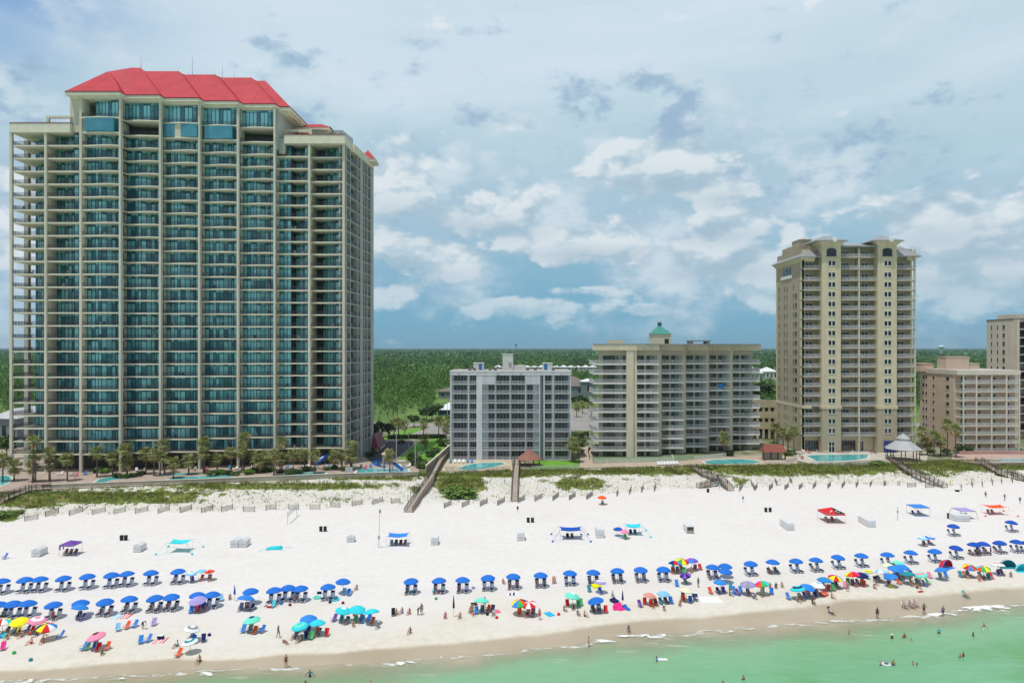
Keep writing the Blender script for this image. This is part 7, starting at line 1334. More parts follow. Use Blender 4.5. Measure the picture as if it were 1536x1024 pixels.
# ---------------------------------------------------------------- white rental storage boxes
def sbox_(px, by, w, l, h, label, opened=False, roofed=True, wm=None):
    X, Y, z = at(px, by); t_ = thing('storage_box', (X, Y, z), label, 'storage box', 'white storage boxes on the open sand'); b = MB()
    if roofed: b.v = [(X + a_ * w / 2, Y + c_ * l, z + e_) for c_ in (0, 1) for a_, e_ in ((-1, 0), (1, 0), (1, h * .78), (0, h), (-1, h * .78))]; b.f = [(0, 1, 2, 3, 4), (9, 8, 7, 6, 5), (0, 5, 6, 1), (1, 6, 7, 2), (2, 7, 8, 3), (3, 8, 9, 4), (4, 9, 5, 0)]; b.m = [0] * 7
    else: b.box(X - w / 2, X + w / 2, Y, Y + l, z, z + h)
    b.build('body', wm or mat('white_box_paint', (.66, .68, .70, 1), .6, .05), t_); b = MB(); b.box(X - w / 2 - .05, X + w / 2 + .05, Y - .05, Y + l + .05, z - .1, z + .08); b.build('skid', GREYWD, t_)
    b = MB()
    if opened: b.box(X - w / 2 + .12, X + w / 2 - .1, Y - .02, Y + .05, z + h * .45, z + h * .92); b.build('opening', DARKW, t_); b = MB(); b.box(X - w / 2 + .12, X + w / 2 - .1, Y - .04, Y, z + .1, z + h * .42); b.build('door', GREYWD, t_)
    else: b.box(X - w / 2 + .08, X + w / 2 - .08, Y - .03, Y - .005, z + h * .42, z + h * .46).box(X - .12, X + .12, Y - .06, Y - .031, z + h * .3, z + h * .34); b.build('door_seam', GREYW, t_)
sbox_(53, 835, 1.5, 2.3, 1.6, 'white gabled storage box left of the purple canopy'); sbox_(205, 828, 1.4, 2.2, 1.6, 'white gabled storage box right of the purple canopy'); sbox_(351, 821, 1.45, 2.3, 1.6, 'left of two joined white storage boxes', ); sbox_(363.5, 821, 1.45, 2.3, 1.6, 'right of two joined white storage boxes'); sbox_(525.5, 813, 1.45, 1.2, 1.5, 'white storage box facing the sea near two black barrels'); sbox_(651.5, 817.5, 1.35, 2.0, 1.5, 'white storage box right of the light blue shade', roofed=False); sbox_(781.5, 811, 1.5, 2.4, 1.6, 'white storage box standing alone at mid beach', roofed=False); sbox_(901, 806.5, 1.55, 2.6, 1.65, 'white storage box between the royal blue shade and cyan tent', roofed=False); sbox_(1035.5, 800, 1.55, 2.8, 1.5, 'white storage box with its dark front hatch open', True, False); sbox_(1186.5, 795.5, 1.45, 4.2, 1.5, 'long white storage box left of the red and black canopy', roofed=False); sbox_(1308, 790.5, 1.6, 4.5, 1.4, 'long white storage box with a dark slot, right of the canopy', roofed=False); sbox_(1444, 782, 3.3, 2.4, 1.4, 'wide white storage box in front of the lilac canopy', roofed=False)
BLK = mat('black_barrel_plastic', (.012, .012, .014, 1), .5, .1)
for nm, px, by in (('right of the purple canopy', 185.5, 810), ('above the white box, left centre', 484.5, 796.5), ('at mid beach near the straight walkway', 795.5, 783), ('left of the red and black canopy', 1152, 767.5)):
    for k, sd in enumerate((-1, 1)):
        X, Y, z = at(px + sd * 3.2, by); t_ = thing('trash_barrel', (X, Y, z), f'{("left", "right")[k]} of two black trash barrels {nm}', 'trash barrel', 'pairs of black trash barrels'); b = MB(); b.lathe([(.30, 0), (.34, .25), (.34, .75), (.36, .95), (.36, 1.0)], (X, Y, z), 12); b.build('drum', BLK, t_); b = MB(); b.lathe([(.30, .96), (.30, 1.01), (.05, 1.03)], (X, Y, z), 12); b.build('bag', mat('bin_bag', (.03, .03, .035, 1), .35), t_)
X, Y, z = at(1424, 777.5); t_ = thing('trash_barrel', (X, Y, z), 'single black bin beside the wide white storage box', 'trash barrel'); b = MB(); b.box(X - .35, X + .35, Y - .3, Y + .3, z, z + 1.15); b.build('bin', BLK, t_); b = MB(); b.box(X - .38, X + .38, Y - .33, Y + .33, z + 1.15, z + 1.24); b.build('lid', BLK, t_)
X, Y, z = at(1062, 738); t_ = thing('trash_barrel', (X, Y, z), 'dark barrel at the foot of the terraced condominium stair', 'trash barrel'); b = MB(); b.lathe([(.34, 0), (.36, .9)], (X, Y, z), 12); b.build('drum', BLK, t_); b = MB(); b.lathe([(.38, .9), (.1, 1.0)], (X, Y, z), 12); b.build('lid', BLK, t_)

# ---------------------------------------------------------------- shades and canopies
def shade(px, by, w, dpt, h, colr, label, tails=True, flat=False):
    """stretched cloth on four thin poles with sandbagged corner lines"""
    X, Y, z = at(px, by); t_ = thing('sun_shelter', (X, Y, z), label, 'shade tent'); n = 10; b = MB(); g_ = {}
    for i in range(n + 1):
        for j in range(n + 1):
            a_, c_ = i / n * 2 - 1, j / n * 2 - 1; sag = .25 * (1 - a_ * a_) * (1 - c_ * c_); pin = 1 - .16 * (1 - c_ * c_) * abs(a_); pin2 = 1 - .22 * (1 - a_ * a_) * abs(c_)
            g_[i, j] = (X + a_ * w / 2 * pin, Y + c_ * dpt / 2 * pin2, z + h - sag - .12 * (1 - a_ * a_) - .12 * (1 - c_ * c_))
    for i in range(n):
        for j in range(n): b.face([g_[i, j], g_[i + 1, j], g_[i + 1, j + 1], g_[i, j + 1]])
    b.build('cloth', CLOTH[colr], t_)
    for a_ in (-1, 1):
        for c_ in (-1, 1):
            cx_, cy_ = X + a_ * w / 2, Y + c_ * dpt / 2
            b = MB(); b.tube([(cx_ - a_ * .25, cy_ - c_ * .2, z), (cx_, cy_, z + h)], .025, 5); b.build('pole', ALU, t_)
            if tails: ex, ey = X + a_ * (w / 2 + h * .75), Y + c_ * (dpt / 2 + h * .45); ez = gz(ex, ey); b = MB(); b.bar((cx_, cy_, z + h), (ex, ey, ez + .1), .07, .02); b.build('line', CLOTH[colr], t_); b = MB(); b.lathe([(.05, .0), (.22, .05), (.2, .22), (.04, .34)], (ex, ey, ez), 8); b.build('sandbag', CLOTH[colr], t_)
shade(270, 826, 3.9, 2.9, 1.9, 'cyan', 'large cyan stretched shade with long tails at left'); shade(597, 817, 4.2, 3.0, 2.05, 'bright blue', 'light blue stretched shade behind the tall pole', False); shade(856, 807, 4.6, 3.2, 2.0, 'dark blue', 'royal blue stretched shade at mid beach'); shade(950, 801, 3.4, 3.0, 1.9, 'cyan', 'cyan shade tent on four poles at right centre'); shade(1492, 770.5, 4.6, 2.8, 1.9, 'orange', 'red-orange stretched shade at the upper right')
X, Y, z = at(412, 823); t_ = thing('folded_shade', (X, Y, z), 'collapsed cyan shade lying flat on the sand', 'shade tent'); b = MB(); b.hexa([(X - 1.5, Y - .7, z + .03), (X + 1.5, Y - .5, z + .03), (X + 1.3, Y + .9, z + .03), (X - 1.1, Y + .8, z + .03), (X - 1.2, Y - .5, z + .4), (X + 1.2, Y - .4, z + .5), (X + 1.1, Y + .6, z + .55), (X - .9, Y + .6, z + .35)]); b.build('cloth', CLOTH['cyan'], t_)
for i, (a_, c_) in enumerate(((-2.6, -1.5), (-1.8, 1.1), (2.2, -1.2), (3.2, .9))): b = MB(); b.bar((X + a_ * .45, Y + c_ * .45, z + .3), (X + a_, Y + c_, z + .08), .08, .03); b.build('line', CLOTH['cyan'], t_)
def popup(px, by, w, h, roofc, label, peak=.7, frame=None, legs_out=0., two=None, val=.28, skirt=0):
    X, Y, z = at(px, by); t_ = thing('canopy_tent', (X, Y, z), label, 'canopy tent'); r = w / 2; b = MB(); c_ = [(X - r, Y - r), (X + r, Y - r), (X + r, Y + r), (X - r, Y + r)]
    for i in range(4):
        k = (i + 1) % 4; mi = 1 if two and i in (1,) else 0; m1 = ((c_[i][0] + c_[k][0]) / 2, (c_[i][1] + c_[k][1]) / 2)
        if two and i == 0: b.face([(*c_[i], z + h), (*m1, z + h), (X, Y, z + h + peak)], 0); b.face([(*m1, z + h), (*c_[k], z + h), (X, Y, z + h + peak)], 1)
        else: b.face([(*c_[i], z + h), (*c_[k], z + h), (X, Y, z + h + peak)], mi)
        b.face([(*c_[i], z + h - val), (*c_[k], z + h - val), (*c_[k], z + h), (*c_[i], z + h)], 0)
    b.build('roof', [CLOTH[roofc], CLOTH[two or roofc]], t_)
    for a_, e_ in c_: b = MB(); b.tube([(a_ + (a_ - X) * legs_out, e_ + (e_ - Y) * legs_out, z), (a_, e_, z + h)], .035, 5); b.build('leg', frame or ALU, t_)
    for i in range(4): k = (i + 1) % 4; b = MB(); b.bar((*c_[i], z + h - .06), (*c_[k], z + h - .06), .04); b.build('crossbar', frame or ALU, t_)
    if skirt: b = MB(); b.box(X - r, X - r + .3, Y - r - .02, Y - r + .02, z + h - skirt, z + h - val).box(X - r + .7, X - r + .9, Y - r - .02, Y - r + .02, z + h - skirt * .9, z + h - val); b.build('tied_flap', CLOTH[roofc], t_)
    return X, Y, z
X, Y, z = popup(106, 831.5, 2.6, 2.15, 'purple', 'purple canopy tent with people sitting beneath it', .55, skirt=.9)
for k, dx in enumerate((-1.0, -.1, .8)): bchair(X + dx, Y, ('black', 'navy', 'purple')[k], f'{("left", "middle", "right")[k]} dark chair under the purple canopy tent'); person(X + dx, Y - .02, 'chair', WEAR[(2, 0, 7)[k]], f'{("left", "middle", "right")[k]} person seated under the purple canopy tent', 0, z - .04)
X, Y, z = popup(1247, 781.5, 4.2, 2.2, 'red', 'red and black canopy tent with white emblem', .95, two='black', val=.4)
b = MB(); q0 = Vector((X - 1.15, Y - 1.35, z + 2.62))
for t0, t1 in zip(np.linspace(.4, 5.4, 12)[:-1], np.linspace(.4, 5.4, 12)[1:]): pA = Vector((X + .75 + .42 * math.cos(t0), Y - 1.4 + .42 * math.sin(t0) * .9, 0)); pB = Vector((X + .75 + .42 * math.cos(t1), Y - 1.4 + .42 * math.sin(t1) * .9, 0)); zz = lambda p_: z + 2.2 + .95 * (1 - (Y - p_.y) / 2.1) + .03; pA.z, pB.z = zz(pA), zz(pB); b.bar(pA, pB, .16, .03)
pA = Vector((X - 1.1, Y - 1.65, 0)); pB = Vector((X - .35, Y - 1.15, 0)); pA.z, pB.z = zz(pA), zz(pB); b.bar(pA, pB, .16, .03); pC = Vector((X - .8, Y - 1.2, 0)); pC.z = zz(pC); b.bar(pC, pB, .14, .03)
em = b.build('roof_emblem', CLOTH['white'], None, loc=(X, Y, z)); em.parent = [o for o in COL.objects if o.name.startswith('canopy_tent')][-1]; em.location = (0, 0, 0)
for k, dx in enumerate((-1.0, .3)): bchair(X + dx, Y, 'black', f'{("left", "right")[k]} black chair under the red and black canopy'); person(X + dx, Y, 'chair', WEAR[(1, 3)[k]], f'{("left", "right")[k]} person seated under the red and black canopy', 0, z - .04)
X, Y, z = popup(1377, 772, 3.4, 2.1, 'bright blue', 'blue canopy tent on thin legs at upper right', .35, val=.18)
for k, dx in enumerate((-.9, .5)): bchair(X + dx, Y + .2 * k, ('navy', 'grey')[k], f'{("navy left", "grey right")[k]} chair under the blue canopy tent', .2)
person(X + .5, Y + .2, 'chair', WEAR[8], 'person seated under the blue canopy tent', .2, z - .04)
X, Y, z = popup(1445, 776, 3.3, 1.9, 'lilac', 'lilac canopy tent with splayed dark legs', .3, frame=mat('dark_tent_frame', (.12, .12, .14, 1), .5), legs_out=.25, val=.12)
for k, dx in enumerate((-.9, .2, .9)): bchair(X + dx, Y, ('blue', 'black', 'teal')[k], f'{("blue", "black", "teal")[k]} chair under the lilac canopy tent')
person(X + .2, Y, 'chair', WEAR[0], 'person on the black chair under the lilac canopy tent', 0, z - .04)
for nm, px, by, cl in (('light blue stretched shade', 597, 818, ('grey', 'black', 'maroon', 'navy')), ('royal blue stretched shade', 855, 808, ('black', 'black')), ('cyan shade tent', 950, 802, ('navy', 'blue')), ('red-orange stretched shade', 1488, 771, ('maroon', 'red'))):
    X, Y, z = at(px, by)
    for k, c_ in enumerate(cl):
        dx = (k - (len(cl) - 1) / 2) * .9; rl_ = 'only' if len(cl) == 1 else (('left', 'right') if len(cl) == 2 else ('leftmost', 'second', 'third', 'rightmost'))[k]; bchair(X + dx, Y + .3, c_, f'{rl_} {c_} chair under the {nm}')
        if (k + len(cl)) % 2: person(X + dx, Y + .3, 'chair', WEAR[(k * 3 + px) % len(WEAR)], f'person on the {rl_} chair under the {nm}', 0, z - .04)
def dome(px, by, r, colr, label, c2=None, op=True, rz=0):
    X, Y, z = at(px, by); t_ = thing('dome_tent', (X, Y, z), label, 'beach tent', None, rz); n, m_ = 14, 7; b = MB()
    P_ = lambda i, j: (r * math.cos(math.pi * i / n) * math.cos(math.pi / 2 * j / m_ * .98), (r * .75) * math.sin(math.pi * i / n) * math.cos(math.pi / 2 * j / m_ * .98), r * .95 * math.sin(math.pi / 2 * j / m_))
    for i in range(n):
        for j in range(m_): b.face([P_(i, j), P_(i + 1, j), P_(i + 1, j + 1), P_(i, j + 1)], 1 if c2 and 3 < i < 9 else 0)
    o = bpy.data.objects.new('shell', b.mesh('shell', [CLOTH[colr], CLOTH[c2 or colr]], True)); COL.objects.link(o); o.parent = t_
    b = MB(); b.box(-r, r, -.6, r * .7, 0, .03); o = bpy.data.objects.new('floor', b.mesh('floor', CLOTH[c2 or colr])); COL.objects.link(o); o.parent = t_
    b = MB(); b.tube([(r * math.cos(t0), -.02, r * .95 * math.sin(t0)) for t0 in np.linspace(0, math.pi, 14)], .04, 5); o = bpy.data.objects.new('hoop', b.mesh('hoop', CLOTH['white' if not c2 else c2])); COL.objects.link(o); o.parent = t_
dome(1421, 852, 1.6, 'red', 'red pop-up beach tent with a blue inside panel', 'bright blue', rz=.5); dome(1512, 851, 1.5, 'teal', 'teal-blue dome tent on the right'); dome(1536, 857, 1.5, 'cyan', 'cyan dome tent cut by the right edge')

# ---------------------------------------------------------------- people standing, walking, wading
def pfeet(px, by, pose, wear, label, hpx=None, rz=0, z=None):
    if z is None: X, Y, zz = at(px, by)
    else: Y = F * (H - z) / (by - PY); X = wx(px, Y); zz = z
    person(X, Y, pose, wear, label, rz, zz)
B2 = lambda c_: (('bikini', c_), ('top', c_)); S2 = lambda c_: (('shorts', c_),)
pfeet(429, 1001, 'stand', B2('maroon'), 'person in a dark red swimsuit standing at the water edge, left', rz=.3)
pfeet(417.5, 956, 'walk', S2('grey'), 'person in grey shorts walking across the damp sand', rz=1.2)
pfeet(1316, 927.5, 'stand', B2('black'), 'slim person in black swimsuit standing at the foam edge', rz=2.6)
pfeet(1386, 921, 'hips', S2('maroon'), 'person in dark red shorts standing by three seated sunbathers', rz=3.0)
pfeet(1414.5, 924.5, 'stand', S2('purple'), 'person in purple shorts standing at the foam, back turned', rz=3.14)
pfeet(214, 943, 'bend', S2('navy'), 'person in navy shorts bending over beach chairs', rz=1.2)
pfeet(1478.5, 746, 'stand', S2('navy'), 'person in dark shorts standing on the upper beach, right', rz=2.5)
pfeet(1507, 750.5, 'walk', (('shorts', 'purple'), ('shirt', 'maroon')), 'person in purple walking on the upper beach, right', rz=1.5)
pfeet(1530, 755, 'walk', (('shorts', 'navy'), ('shirt', 'navy')), 'person in navy walking near the right edge', rz=-1.2)
pfeet(1442, 735.5, 'walk', (('shorts', 'teal'), ('shirt', 'cyan')), 'person in cyan shirt walking near the stair foot, right', rz=1.5)
pfeet(1486, 832, 'stand', (('shorts', 'navy'), ('shirt', 'lilac')), 'person in lilac shirt standing among the right umbrellas', rz=.5)
pfeet(727, 911, 'stand', S2('navy'), 'person standing under the seafoam umbrella', rz=.4)
pfeet(80, 932, 'stand', B2('red'), 'person in red standing behind the left rainbow umbrella', rz=1.)
for px, by, pose, w_, lb in ((615, 949, 'ground', B2('navy'), 'person in navy swimsuit sitting alone on damp sand, centre left'), (943, 947.5, 'ground', (('shorts', 'grey'), ('shirt', 'grey'), ('hat', 'navy')), 'person in grey shirt and hat sitting near the foam'), (668, 926, 'ground', B2('hot pink'), 'left person sitting beside the furled black umbrella'), (690, 926, 'ground', S2('navy'), 'right person sitting beside the furled black umbrella'), (867, 922, 'ground', S2('bright blue'), 'person crouching beside a blue towel at the front'), (403, 907, 'lie', B2('black'), 'person lying on the sand below the blue row, left centre'), (535, 884, 'ground', S2('salmon'), 'person sitting right of the last blue umbrella, left section'), (755, 875, 'ground', B2('salmon'), 'person sitting left of the fifth blue middle umbrella'), (831, 874, 'chair', S2('grey'), 'person reclining right of the sixth blue middle umbrella'), (345, 898, 'ground', S2('maroon'), 'person sitting beside the furled royal blue umbrella'), (1155, 881, 'ground', S2('red'), 'left person of the group beside the tilted rainbow umbrella'), (1164, 881, 'ground', B2('navy'), 'middle person of the group beside the tilted rainbow umbrella'), (1173, 880, 'ground', S2('green'), 'right person of the group beside the tilted rainbow umbrella'),
                             (595, 921, 'ground', S2('black'), 'leftmost person of the umbrella-less group at left centre'), (603, 919, 'ground', S2('bright blue'), 'second person of the umbrella-less group at left centre'), (614, 920, 'ground', S2('red'), 'third person of the umbrella-less group at left centre')):
    X, Y, z = at(px, by)
    if pose == 'chair': bchair(X, Y, 'salmon', f'chair of the {lb[:-1] if False else lb}'.replace('chair of the person', 'low chair of the person')); z -= .04
    person(X, Y, pose, w_, lb, rz=random.Random(px).uniform(-.6, .6), z=z)
pfeet(627, 922, 'bend', S2('navy'), 'person bending forward at the umbrella-less group', rz=1.3); pfeet(632.5, 921, 'stand', B2('navy'), 'person standing at the right of the umbrella-less group', rz=.4)
for k, (px, by) in enumerate(((1358, 912), (1367, 911), (1374, 909.5))): X, Y, z = at(px, by); nm = ('left', 'middle', 'right')[k]; bchair(X, Y, 'white', f'{nm} white chair of three on the wet sand', .5); person(X, Y, 'chair', (S2('maroon'), S2('grey'), B2('salmon'))[k], f'{nm} of three people reclining in chairs on wet sand', .5, z - .04)
for px, by, c_, w_, lb in ((1247.5, 920.5, 'black', B2('white'), 'lone person reclining in a black chair on wet sand'), (1449.5, 896, 'cyan', S2('navy'), 'lone person reclining under a cyan hood on wet sand')): X, Y, z = at(px, by); bchair(X, Y, c_, f'{c_} low chair alone on the wet sand, right side', .5); person(X, Y, 'chair', w_, lb, .5, z - .04)
# in the sea (z is where the feet stand on the sandy bottom)
for px, yw, dep, pose, w_, rz, lb in ((465, 1014, .85, 'arms', (('shorts', 'navy'), ('shirt', 'teal')), 0, 'person in teal shirt wading left of centre'), (458, 1025, 1.25, 'stand', S2('navy'), .5, 'dark-haired swimmer at the bottom edge, left'), (556, 1025, 1.25, 'stand', S2('red'), 0, 'swimmer at the bottom edge, left of centre'), (883, 969, .35, 'stand', B2('hot pink'), 1.5, 'small bather at the foam edge, centre'), (985, 991, 1.05, 'arms', (('shorts', 'navy'), ('shirt', 'bright blue')), 1.2, 'person in blue shirt swimming with a float'), (1476, 944, .75, 'arms', S2('white'), .1, 'person in white shorts wading with arms out'), (1408, 949.5, .85, 'hips', (('shorts', 'navy'), ('shirt', 'cyan')), 0, 'person in cyan shirt standing waist deep'), (1460, 953.5, 1.1, 'walk', S2('navy'), 1.2, 'person leaning in the water right of the cyan shirt'), (1273.5, 950, 1.1, 'stand', S2('red'), 1.2, 'single child in the shallow water, right of centre'), (1338, 957, 1.1, 'stand', (('shorts', 'red'), ('shirt', 'maroon'), ('hat', 'white')), .5, 'bather with a white hat in the green water'), (1356.5, 956, 1.05, 'arms', B2('red'), .3, 'bather facing the beach beside the white hat'), (1367, 961, 1.3, 'stand', S2('navy'), .2, 'small head in the water right of the white hat'),
                                 (1320, 997.5, 1.05, 'arms', S2('navy'), .8, 'left bather holding a baby float'), (1340, 997, .95, 'stand', S2('navy'), -.8, 'right bather beside the baby float'), (1369.5, 996, 1.2, 'stand', S2('navy'), 1., 'left of two children near the baby float'), (1375.5, 997, 1.3, 'stand', S2('red'), 1., 'right of two children near the baby float'), (1440, 985.5, 1.15, 'stand', S2('white'), .5, 'left of two swimmers close together at right'), (1445, 984, 1.1, 'stand', S2('navy'), .5, 'right of two swimmers close together at right'), (1115, 1019, 1.1, 'stand', S2('red'), .4, 'bather at the bottom edge, right of centre'), (1084, 1025, 1.2, 'stand', S2('red'), .4, 'bather cut by the bottom edge, right of centre')):
    pfeet(px, PY + (yw - PY), pose, w_, lb, rz=rz, z=0.) if False else None
    Y = F * H / (yw - PY); person(wx(px, Y), Y, pose, w_, lb, rz, -dep)
X, Y = wx(1329.5, F * H / (996.5 - PY)), F * H / (996.5 - PY); t_ = thing('baby_float', (X, Y, 0), 'small white baby float between two bathers', 'float'); b = MB(); b.tube([(X + .4 * math.cos(k), Y + .4 * math.sin(k), .08) for k in np.linspace(0, 6.283, 15)], .12, 7, cap=False); b.build('ring', CLOTH['white'], t_); b = MB(); b.lathe([(.05, .1), (.3, .35), (.2, .5), (.02, .55)], (X, Y, 0), 8); b.build('hood', CLOTH['grey'], t_)
X, Y = wx(994, F * H / (989.5 - PY)), F * H / (989.5 - PY); b = MB(); b.box(X - .6, X + .6, Y - .25, Y + .25, .02, .12); tag(b.build('swim_float', CLOTH['white'], loc=(X, Y, 0)), 'white float held by the person in blue shirt', 'float')

# ---------------------------------------------------------------- floats, towels, coolers and other things lying about
def ring(px, by, r, colr, label, flat=True):
    X, Y, z = at(px, by); b = MB(); b.tube([(X + r * math.cos(k), Y + r * math.sin(k), z + .12) for k in np.linspace(0, 6.283, 19)], .14, 8, cap=False); tag(b.build('swim_ring', CLOTH[colr], smooth=True, loc=(X, Y, z)), label, 'float', 'inflatable rings and floats on the sand')
for q_ in ((475.5, 896.5, .5, 'seafoam', 'green swim ring left of the blue umbrella pair'), (503, 899.5, .5, 'cyan', 'cyan swim ring on the sand near the cyan trio'), (618, 889, .42, 'seafoam', 'seafoam ring below the first middle umbrella'), (652.5, 886.5, .42, 'cyan', 'cyan ring below the second middle umbrella'), (660, 888.5, .42, 'salmon', 'coral pink ring below the second middle umbrella'), (1234.5, 891.5, .7, 'orange', 'orange inflatable boat ring by the right front group'), (1303, 858, .6, 'yellow', 'yellow and red ring behind the right rainbow umbrella'), (380, 890 + 30, .01, 'red', '') ): 
    if q_[4]: ring(*q_)
def box_item(px, by, w, d, h, colr, name, label, cat, rz=0, lid=None):
    X, Y, z = at(px, by); t_ = thing(name, (X, Y, z), label, cat, None, rz); b = MB(); b.hexa([(-w / 2, -d / 2, 0), (w / 2, -d / 2, 0), (w / 2, d / 2, 0), (-w / 2, d / 2, 0), (-w / 2 * 1.05, -d / 2 * 1.05, h), (w / 2 * 1.05, -d / 2 * 1.05, h), (w / 2 * 1.05, d / 2 * 1.05, h), (-w / 2 * 1.05, d / 2 * 1.05, h)]); o = bpy.data.objects.new('body', b.mesh('body', CLOTH[colr])); COL.objects.link(o); o.parent = t_
    b = MB(); b.box(-w / 2 * 1.08, w / 2 * 1.08, -d / 2 * 1.08, d / 2 * 1.08, h, h + .06).box(-w * .4, w * .4, -.02, .02, h + .06, h + .14); o = bpy.data.objects.new('lid', b.mesh('lid', CLOTH[lid or 'white'])); COL.objects.link(o); o.parent = t_
for q_ in ((479, 890, .6, .4, .45, 'navy', 'cooler', 'navy cooler left of the blue umbrella near the green ring', 'cooler'), (711, 907, .9, .5, .5, 'maroon', 'cooler', 'dark red cooler in the crowded family group', 'cooler'), (710, 882.5, .5, .4, .4, 'lilac', 'cooler', 'lilac cooler right of the third middle umbrella', 'cooler'), (404, 928 - 17, .6, .45, .4, 'red', 'cooler', 'red cooler near the person lying down', 'cooler'), (532, 923, .45, .35, .35, 'red', 'cooler', 'red cooler under the middle cyan umbrella', 'cooler'), (1043, 894, .5, .5, .55, 'navy', 'cooler', 'navy cooler chair bag near the cream umbrella', 'cooler'), (241, 958, .7, .5, .5, 'navy', 'beach_cart', 'navy beach cart left of the grey striped umbrella', 'cart'), (1436, 737, .9, .5, .55, 'black', 'beach_cart', 'black beach cart at the foot of the right stair', 'cart'), (872, 779 + 23, .4, .3, .3, 'blue', 'cooler', 'blue cooler right of the royal blue shade', 'cooler')): box_item(*q_)
def towel(px, by, w, l, c1, c2, label, rz=0):
    X, Y, z = at(px, by); b = MB(); n = 5; ca, sa = math.cos(rz), math.sin(rz)
    for i in range(n):
        x0, x1 = -w / 2 + w * i / n, -w / 2 + w * (i + 1) / n; q_ = [(x0, -l / 2), (x1, -l / 2), (x1, l / 2), (x0, l / 2)]; q_ = [(X + a_ * ca - c_ * sa, Y + a_ * sa + c_ * ca) for a_, c_ in q_]; zq = [gz(*p_) for p_ in q_]; b.hexa([(*p_, zz - .02) for p_, zz in zip(q_, zq)] + [(*p_, zz + .04) for p_, zz in zip(q_, zq)], i % 2)
    tag(b.build('beach_towel', [CLOTH[c1], CLOTH[c2]], loc=(X, Y, z)), label, 'towel', 'towels spread on the sand')
for q_ in ((768, 889.5, 1.5, 1.6, 'white', 'navy', 'white and navy striped towel below the middle row'), (190, 924, 1.0, 1.8, 'red', 'white', 'red and white towel below the sixth front left umbrella'), (176, 924, .9, 1.8, 'light blue', 'white', 'pale blue towel left of the red and white one'), (235, 961, .9, 1.7, 'white', 'red', 'white and red towel near the wet sand, left one'), (244, 960, .9, 1.7, 'red', 'white', 'red striped towel near the wet sand, right one'), (824, 921, 1.2, 1.6, 'cyan', 'bright blue', 'blue towel draped at the front beside a crouching person', .5), (745, 917, 1.0, 1.2, 'hot pink', 'salmon', 'pink towel right of the crowded family group', .4), (1065, 899, 3.2, 2.4, 'white', 'white', 'large white sheet spread at the front of the beach'), (305, 909, .01, .01, 'navy', 'navy', ''), (1381, 887, 1.1, .5, 'maroon', 'red', 'dark red bodyboard on the damp sand', .4), (1104, 890, 1.2, 1.4, 'bright blue', 'blue', 'bright blue towel right of the white sheet', .3), (380, 912, .9, .5, 'green', 'green', 'green mat beside the dropped umbrella')):
    if q_[6]: towel(*q_)
for i, (px, by, c_, lb) in enumerate(((211, 965, 'bright blue', 'left of two blue chairs near the wet sand'), (221, 963, 'bright blue', 'right of two blue chairs near the wet sand'), (177, 946, 'light blue', 'pale chair with a blue towel, left of the bending person'), (189, 943, 'orange', 'orange chair left of the bending person'), (201, 941, 'bright blue', 'tall blue chair beside the bending person'), (230, 938, 'lilac', 'lilac chair right of the bending person'), (1103, 889, 'bright blue', 'left blue chair right of the white sheet'), (1111, 889, 'bright blue', 'right blue chair right of the white sheet'), (1096, 884, 'teal', 'teal chair facing the white sheet'), (1302, 868, 'light blue', 'pale chair behind the right rainbow umbrellas'), (1396, 867, 'pink', 'pink chair near the seafoam and pink umbrella'), (1412, 868, 'grey', 'grey chair below the blue umbrella at the pop-up tent'), (1420, 866, 'blue', 'blue chair below the blue umbrella at the pop-up tent'), (1268, 882, 'pink', 'small pink chair in the right front group'), (408, 911, 'cyan', 'cyan chair near the red cooler'), (332, 901, 'light blue', 'pale blue chair right of the lilac umbrella'), (515, 892, 'light blue', 'pale blue chair right of the green ring umbrella'), (523, 893, 'bright blue', 'bright blue chair at the right of the left section'), (1024, 876 + 22, 'navy', 'navy chair left of the cream umbrella pole'), (590, 918 + 5, 'black', 'black chair at the umbrella-less group'), (4, 975, 'hot pink', 'hot pink chair cut by the left edge'), (6, 838, 'blue', 'blue and white chair high on the beach at the left edge'))):
    X, Y, z = at(px, by); bchair(X, Y, c_, lb, random.Random(i).uniform(-.5, .5))
def floatheap(px, by, w, l, colr, label, rz=0):
    X, Y, z = at(px, by); b = MB(); n = 4
    for i in range(n): b.tube([(-w / 2 + w * (i + .5) / n, -l / 2, .12), (-w / 2 + w * (i + .5) / n, l / 2, .16)], w / n * .52, 8)
    b.tube([(-w / 2, l / 2, .22), (w / 2, l / 2, .22)], .16, 8); o = bpy.data.objects.new('air_mattress', b.mesh('air_mattress', CLOTH[colr], True)); COL.objects.link(o); o.location = (X, Y, z); o.rotation_euler = (.25, 0, rz); tag(o, label, 'float', 'inflatable air mattresses')
floatheap(930, 912, 1.2, 1.7, 'hot pink', 'large hot pink air mattress below the furled navy umbrella', .4); floatheap(923, 913.5, .7, .8, 'hot pink', 'small hot pink float left of the large mattress', 0); floatheap(940, 913, .7, 1.2, 'blue', 'blue float right of the hot pink mattress', .6); floatheap(922, 902, 1.2, 1., 'navy', 'navy air mattress behind the hot pink one', .8); floatheap(305, 909, 1.6, 1.4, 'blue', 'blue air mattress in front of the lilac umbrella', 1.2); floatheap(296, 909, .8, .8, 'hot pink', 'hot pink float in front of the lilac umbrella', 0); floatheap(26, 945, .7, .7, 'yellow', 'yellow float below the bright yellow umbrella', 0); floatheap(4, 955, .8, .8, 'cyan', 'cyan float at the left edge below the umbrellas', 0); floatheap(895, 880, 1.5, .9, 'yellow', 'yellow float under the lilac ringed umbrella', .4); floatheap(1338, 881, .6, .6, 'yellow', 'yellow float at the right front edge of the crowd', .4)
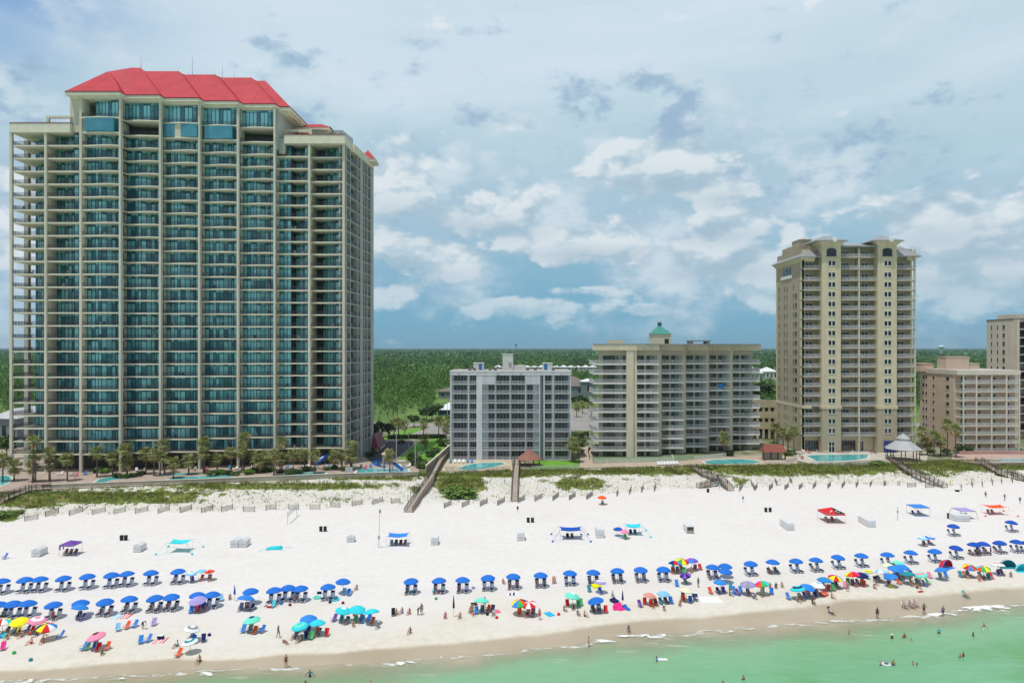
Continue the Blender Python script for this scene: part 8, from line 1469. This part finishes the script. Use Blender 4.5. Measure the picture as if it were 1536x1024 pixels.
for px, by, c_, lb in ((745, 927, 'red', 'red sand bucket at the damp sand, centre'), (731, 922, 'black', 'black bag left of the red bucket'), (838, 922, 'red', 'red toy by the crouching person'), (314, 953 , 'navy', 'dark bag right of the ringed umbrella'), (21, 980, 'green', 'green bucket on the damp sand at left'), (46, 990.5, 'teal', 'teal bucket near the wet sand at left'), (495, 904, 'navy', 'dark bag near the cyan ring'), (514.5, 905, 'maroon', 'dark red float bag above the cyan trio'), (435, 908, 'maroon', 'small brown ball below the left blue row'), (422, 906, 'blue', 'blue towel bundle below the left blue row'), (654, 898.5, 'green', 'green bag below the coral ring')):
    X, Y, z = at(px, by); b = MB(); b.lathe([(.16, 0), (.24, .1), (.22, .28), (.1, .36)], (X, Y, z), 9); tag(b.build('beach_bag' if 'bucket' not in lb else 'sand_bucket', CLOTH[c_], loc=(X, Y, z)), lb, 'bag' if 'bucket' not in lb else 'bucket')

# volleyball net, poles, small signs
X0, Y0v, z0 = at(431.5, 786); X1, Y1v, z1 = at(445, 773); t_ = thing('volleyball_net', (X0, Y0v, z0), 'white volleyball net between two posts near the fences', 'net')
for X, Y, z in ((X0, Y0v, z0), (X1, Y1v, z1)): b = MB(); b.tube([(X, Y, z - .2), (X, Y, z + 2.7)], .06, 6); b.build('post', mat('pale_grey_post', (.5, .5, .5, 1), .6), t_)
b = MB()
for k in range(25): q_ = k / 24; b.bar((X0 + (X1 - X0) * q_, Y0v + (Y1v - Y0v) * q_, z0 + 1.7), (X0 + (X1 - X0) * q_, Y0v + (Y1v - Y0v) * q_, z0 + 2.5), .02)
for hh in np.linspace(1.7, 2.5, 6): b.bar((X0, Y0v, z0 + hh), (X1, Y1v, z0 + hh), .05 if hh in (1.7, 2.5) else .02)
b.build('net', mat('net_cord', (.45, .45, .45, 1), .8), t_)
X, Y, z = at(568, 821.5); t_ = thing('tall_pole', (X, Y, z), 'tall thin pole with a box, left of the light blue shade', 'pole'); b = MB(); b.tube([(X, Y, z - .2), (X + .2, Y, wz(763, Y))], [.06, .04], 6); b.build('mast', STEEL, t_); b = MB(); b.box(X - .15, X + .25, Y - .15, Y + .15, wz(808, Y), wz(803, Y)); b.build('box', GREYW, t_); b = MB(); b.box(X + .1, X + .45, Y - .05, Y + .05, wz(769, Y), wz(764, Y)); b.build('flag', CLOTH['grey'], t_)
X, Y, z = at(1346.5, 780); t_ = thing('tall_pole', (X, Y, z), 'slim grey post with a small box left of the blue canopy', 'pole'); b = MB(); b.tube([(X, Y, z - .2), (X, Y, wz(760, Y))], .05, 6); b.build('mast', STEEL, t_); b = MB(); b.box(X - .15, X + .15, Y - .1, Y + .1, wz(769, Y), wz(765, Y)); b.build('box', GREYW, t_)
for px, by, c_, lb in ((776.5, 768.5, 'maroon', 'small red and white sign post below the straight walkway'), (1114.5, 753, 'grey', 'small grey sign post left of the barrels on the upper beach'), (757, 727, 'light blue', 'small pale blue sign in the dunes left of the straight walkway'), (1079, 733, 'light blue', 'pale blue sign beside the terraced condominium stair'), (1425.5, 728, 'yellow', 'yellow flag sign above the right stair foot')):
    X, Y, z = at(px, by); t_ = thing('sign_post', (X, Y, z), lb, 'sign'); b = MB(); b.tube([(X, Y, z - .2), (X, Y, z + 1.5)], .05, 6); b.build('post', GREYWD, t_); b = MB(); b.box(X - .22, X + .22, Y - .04, Y + .0, z + .75, z + 1.5); b.build('board', CLOTH[c_], t_)
print('people', NPEOPLE)
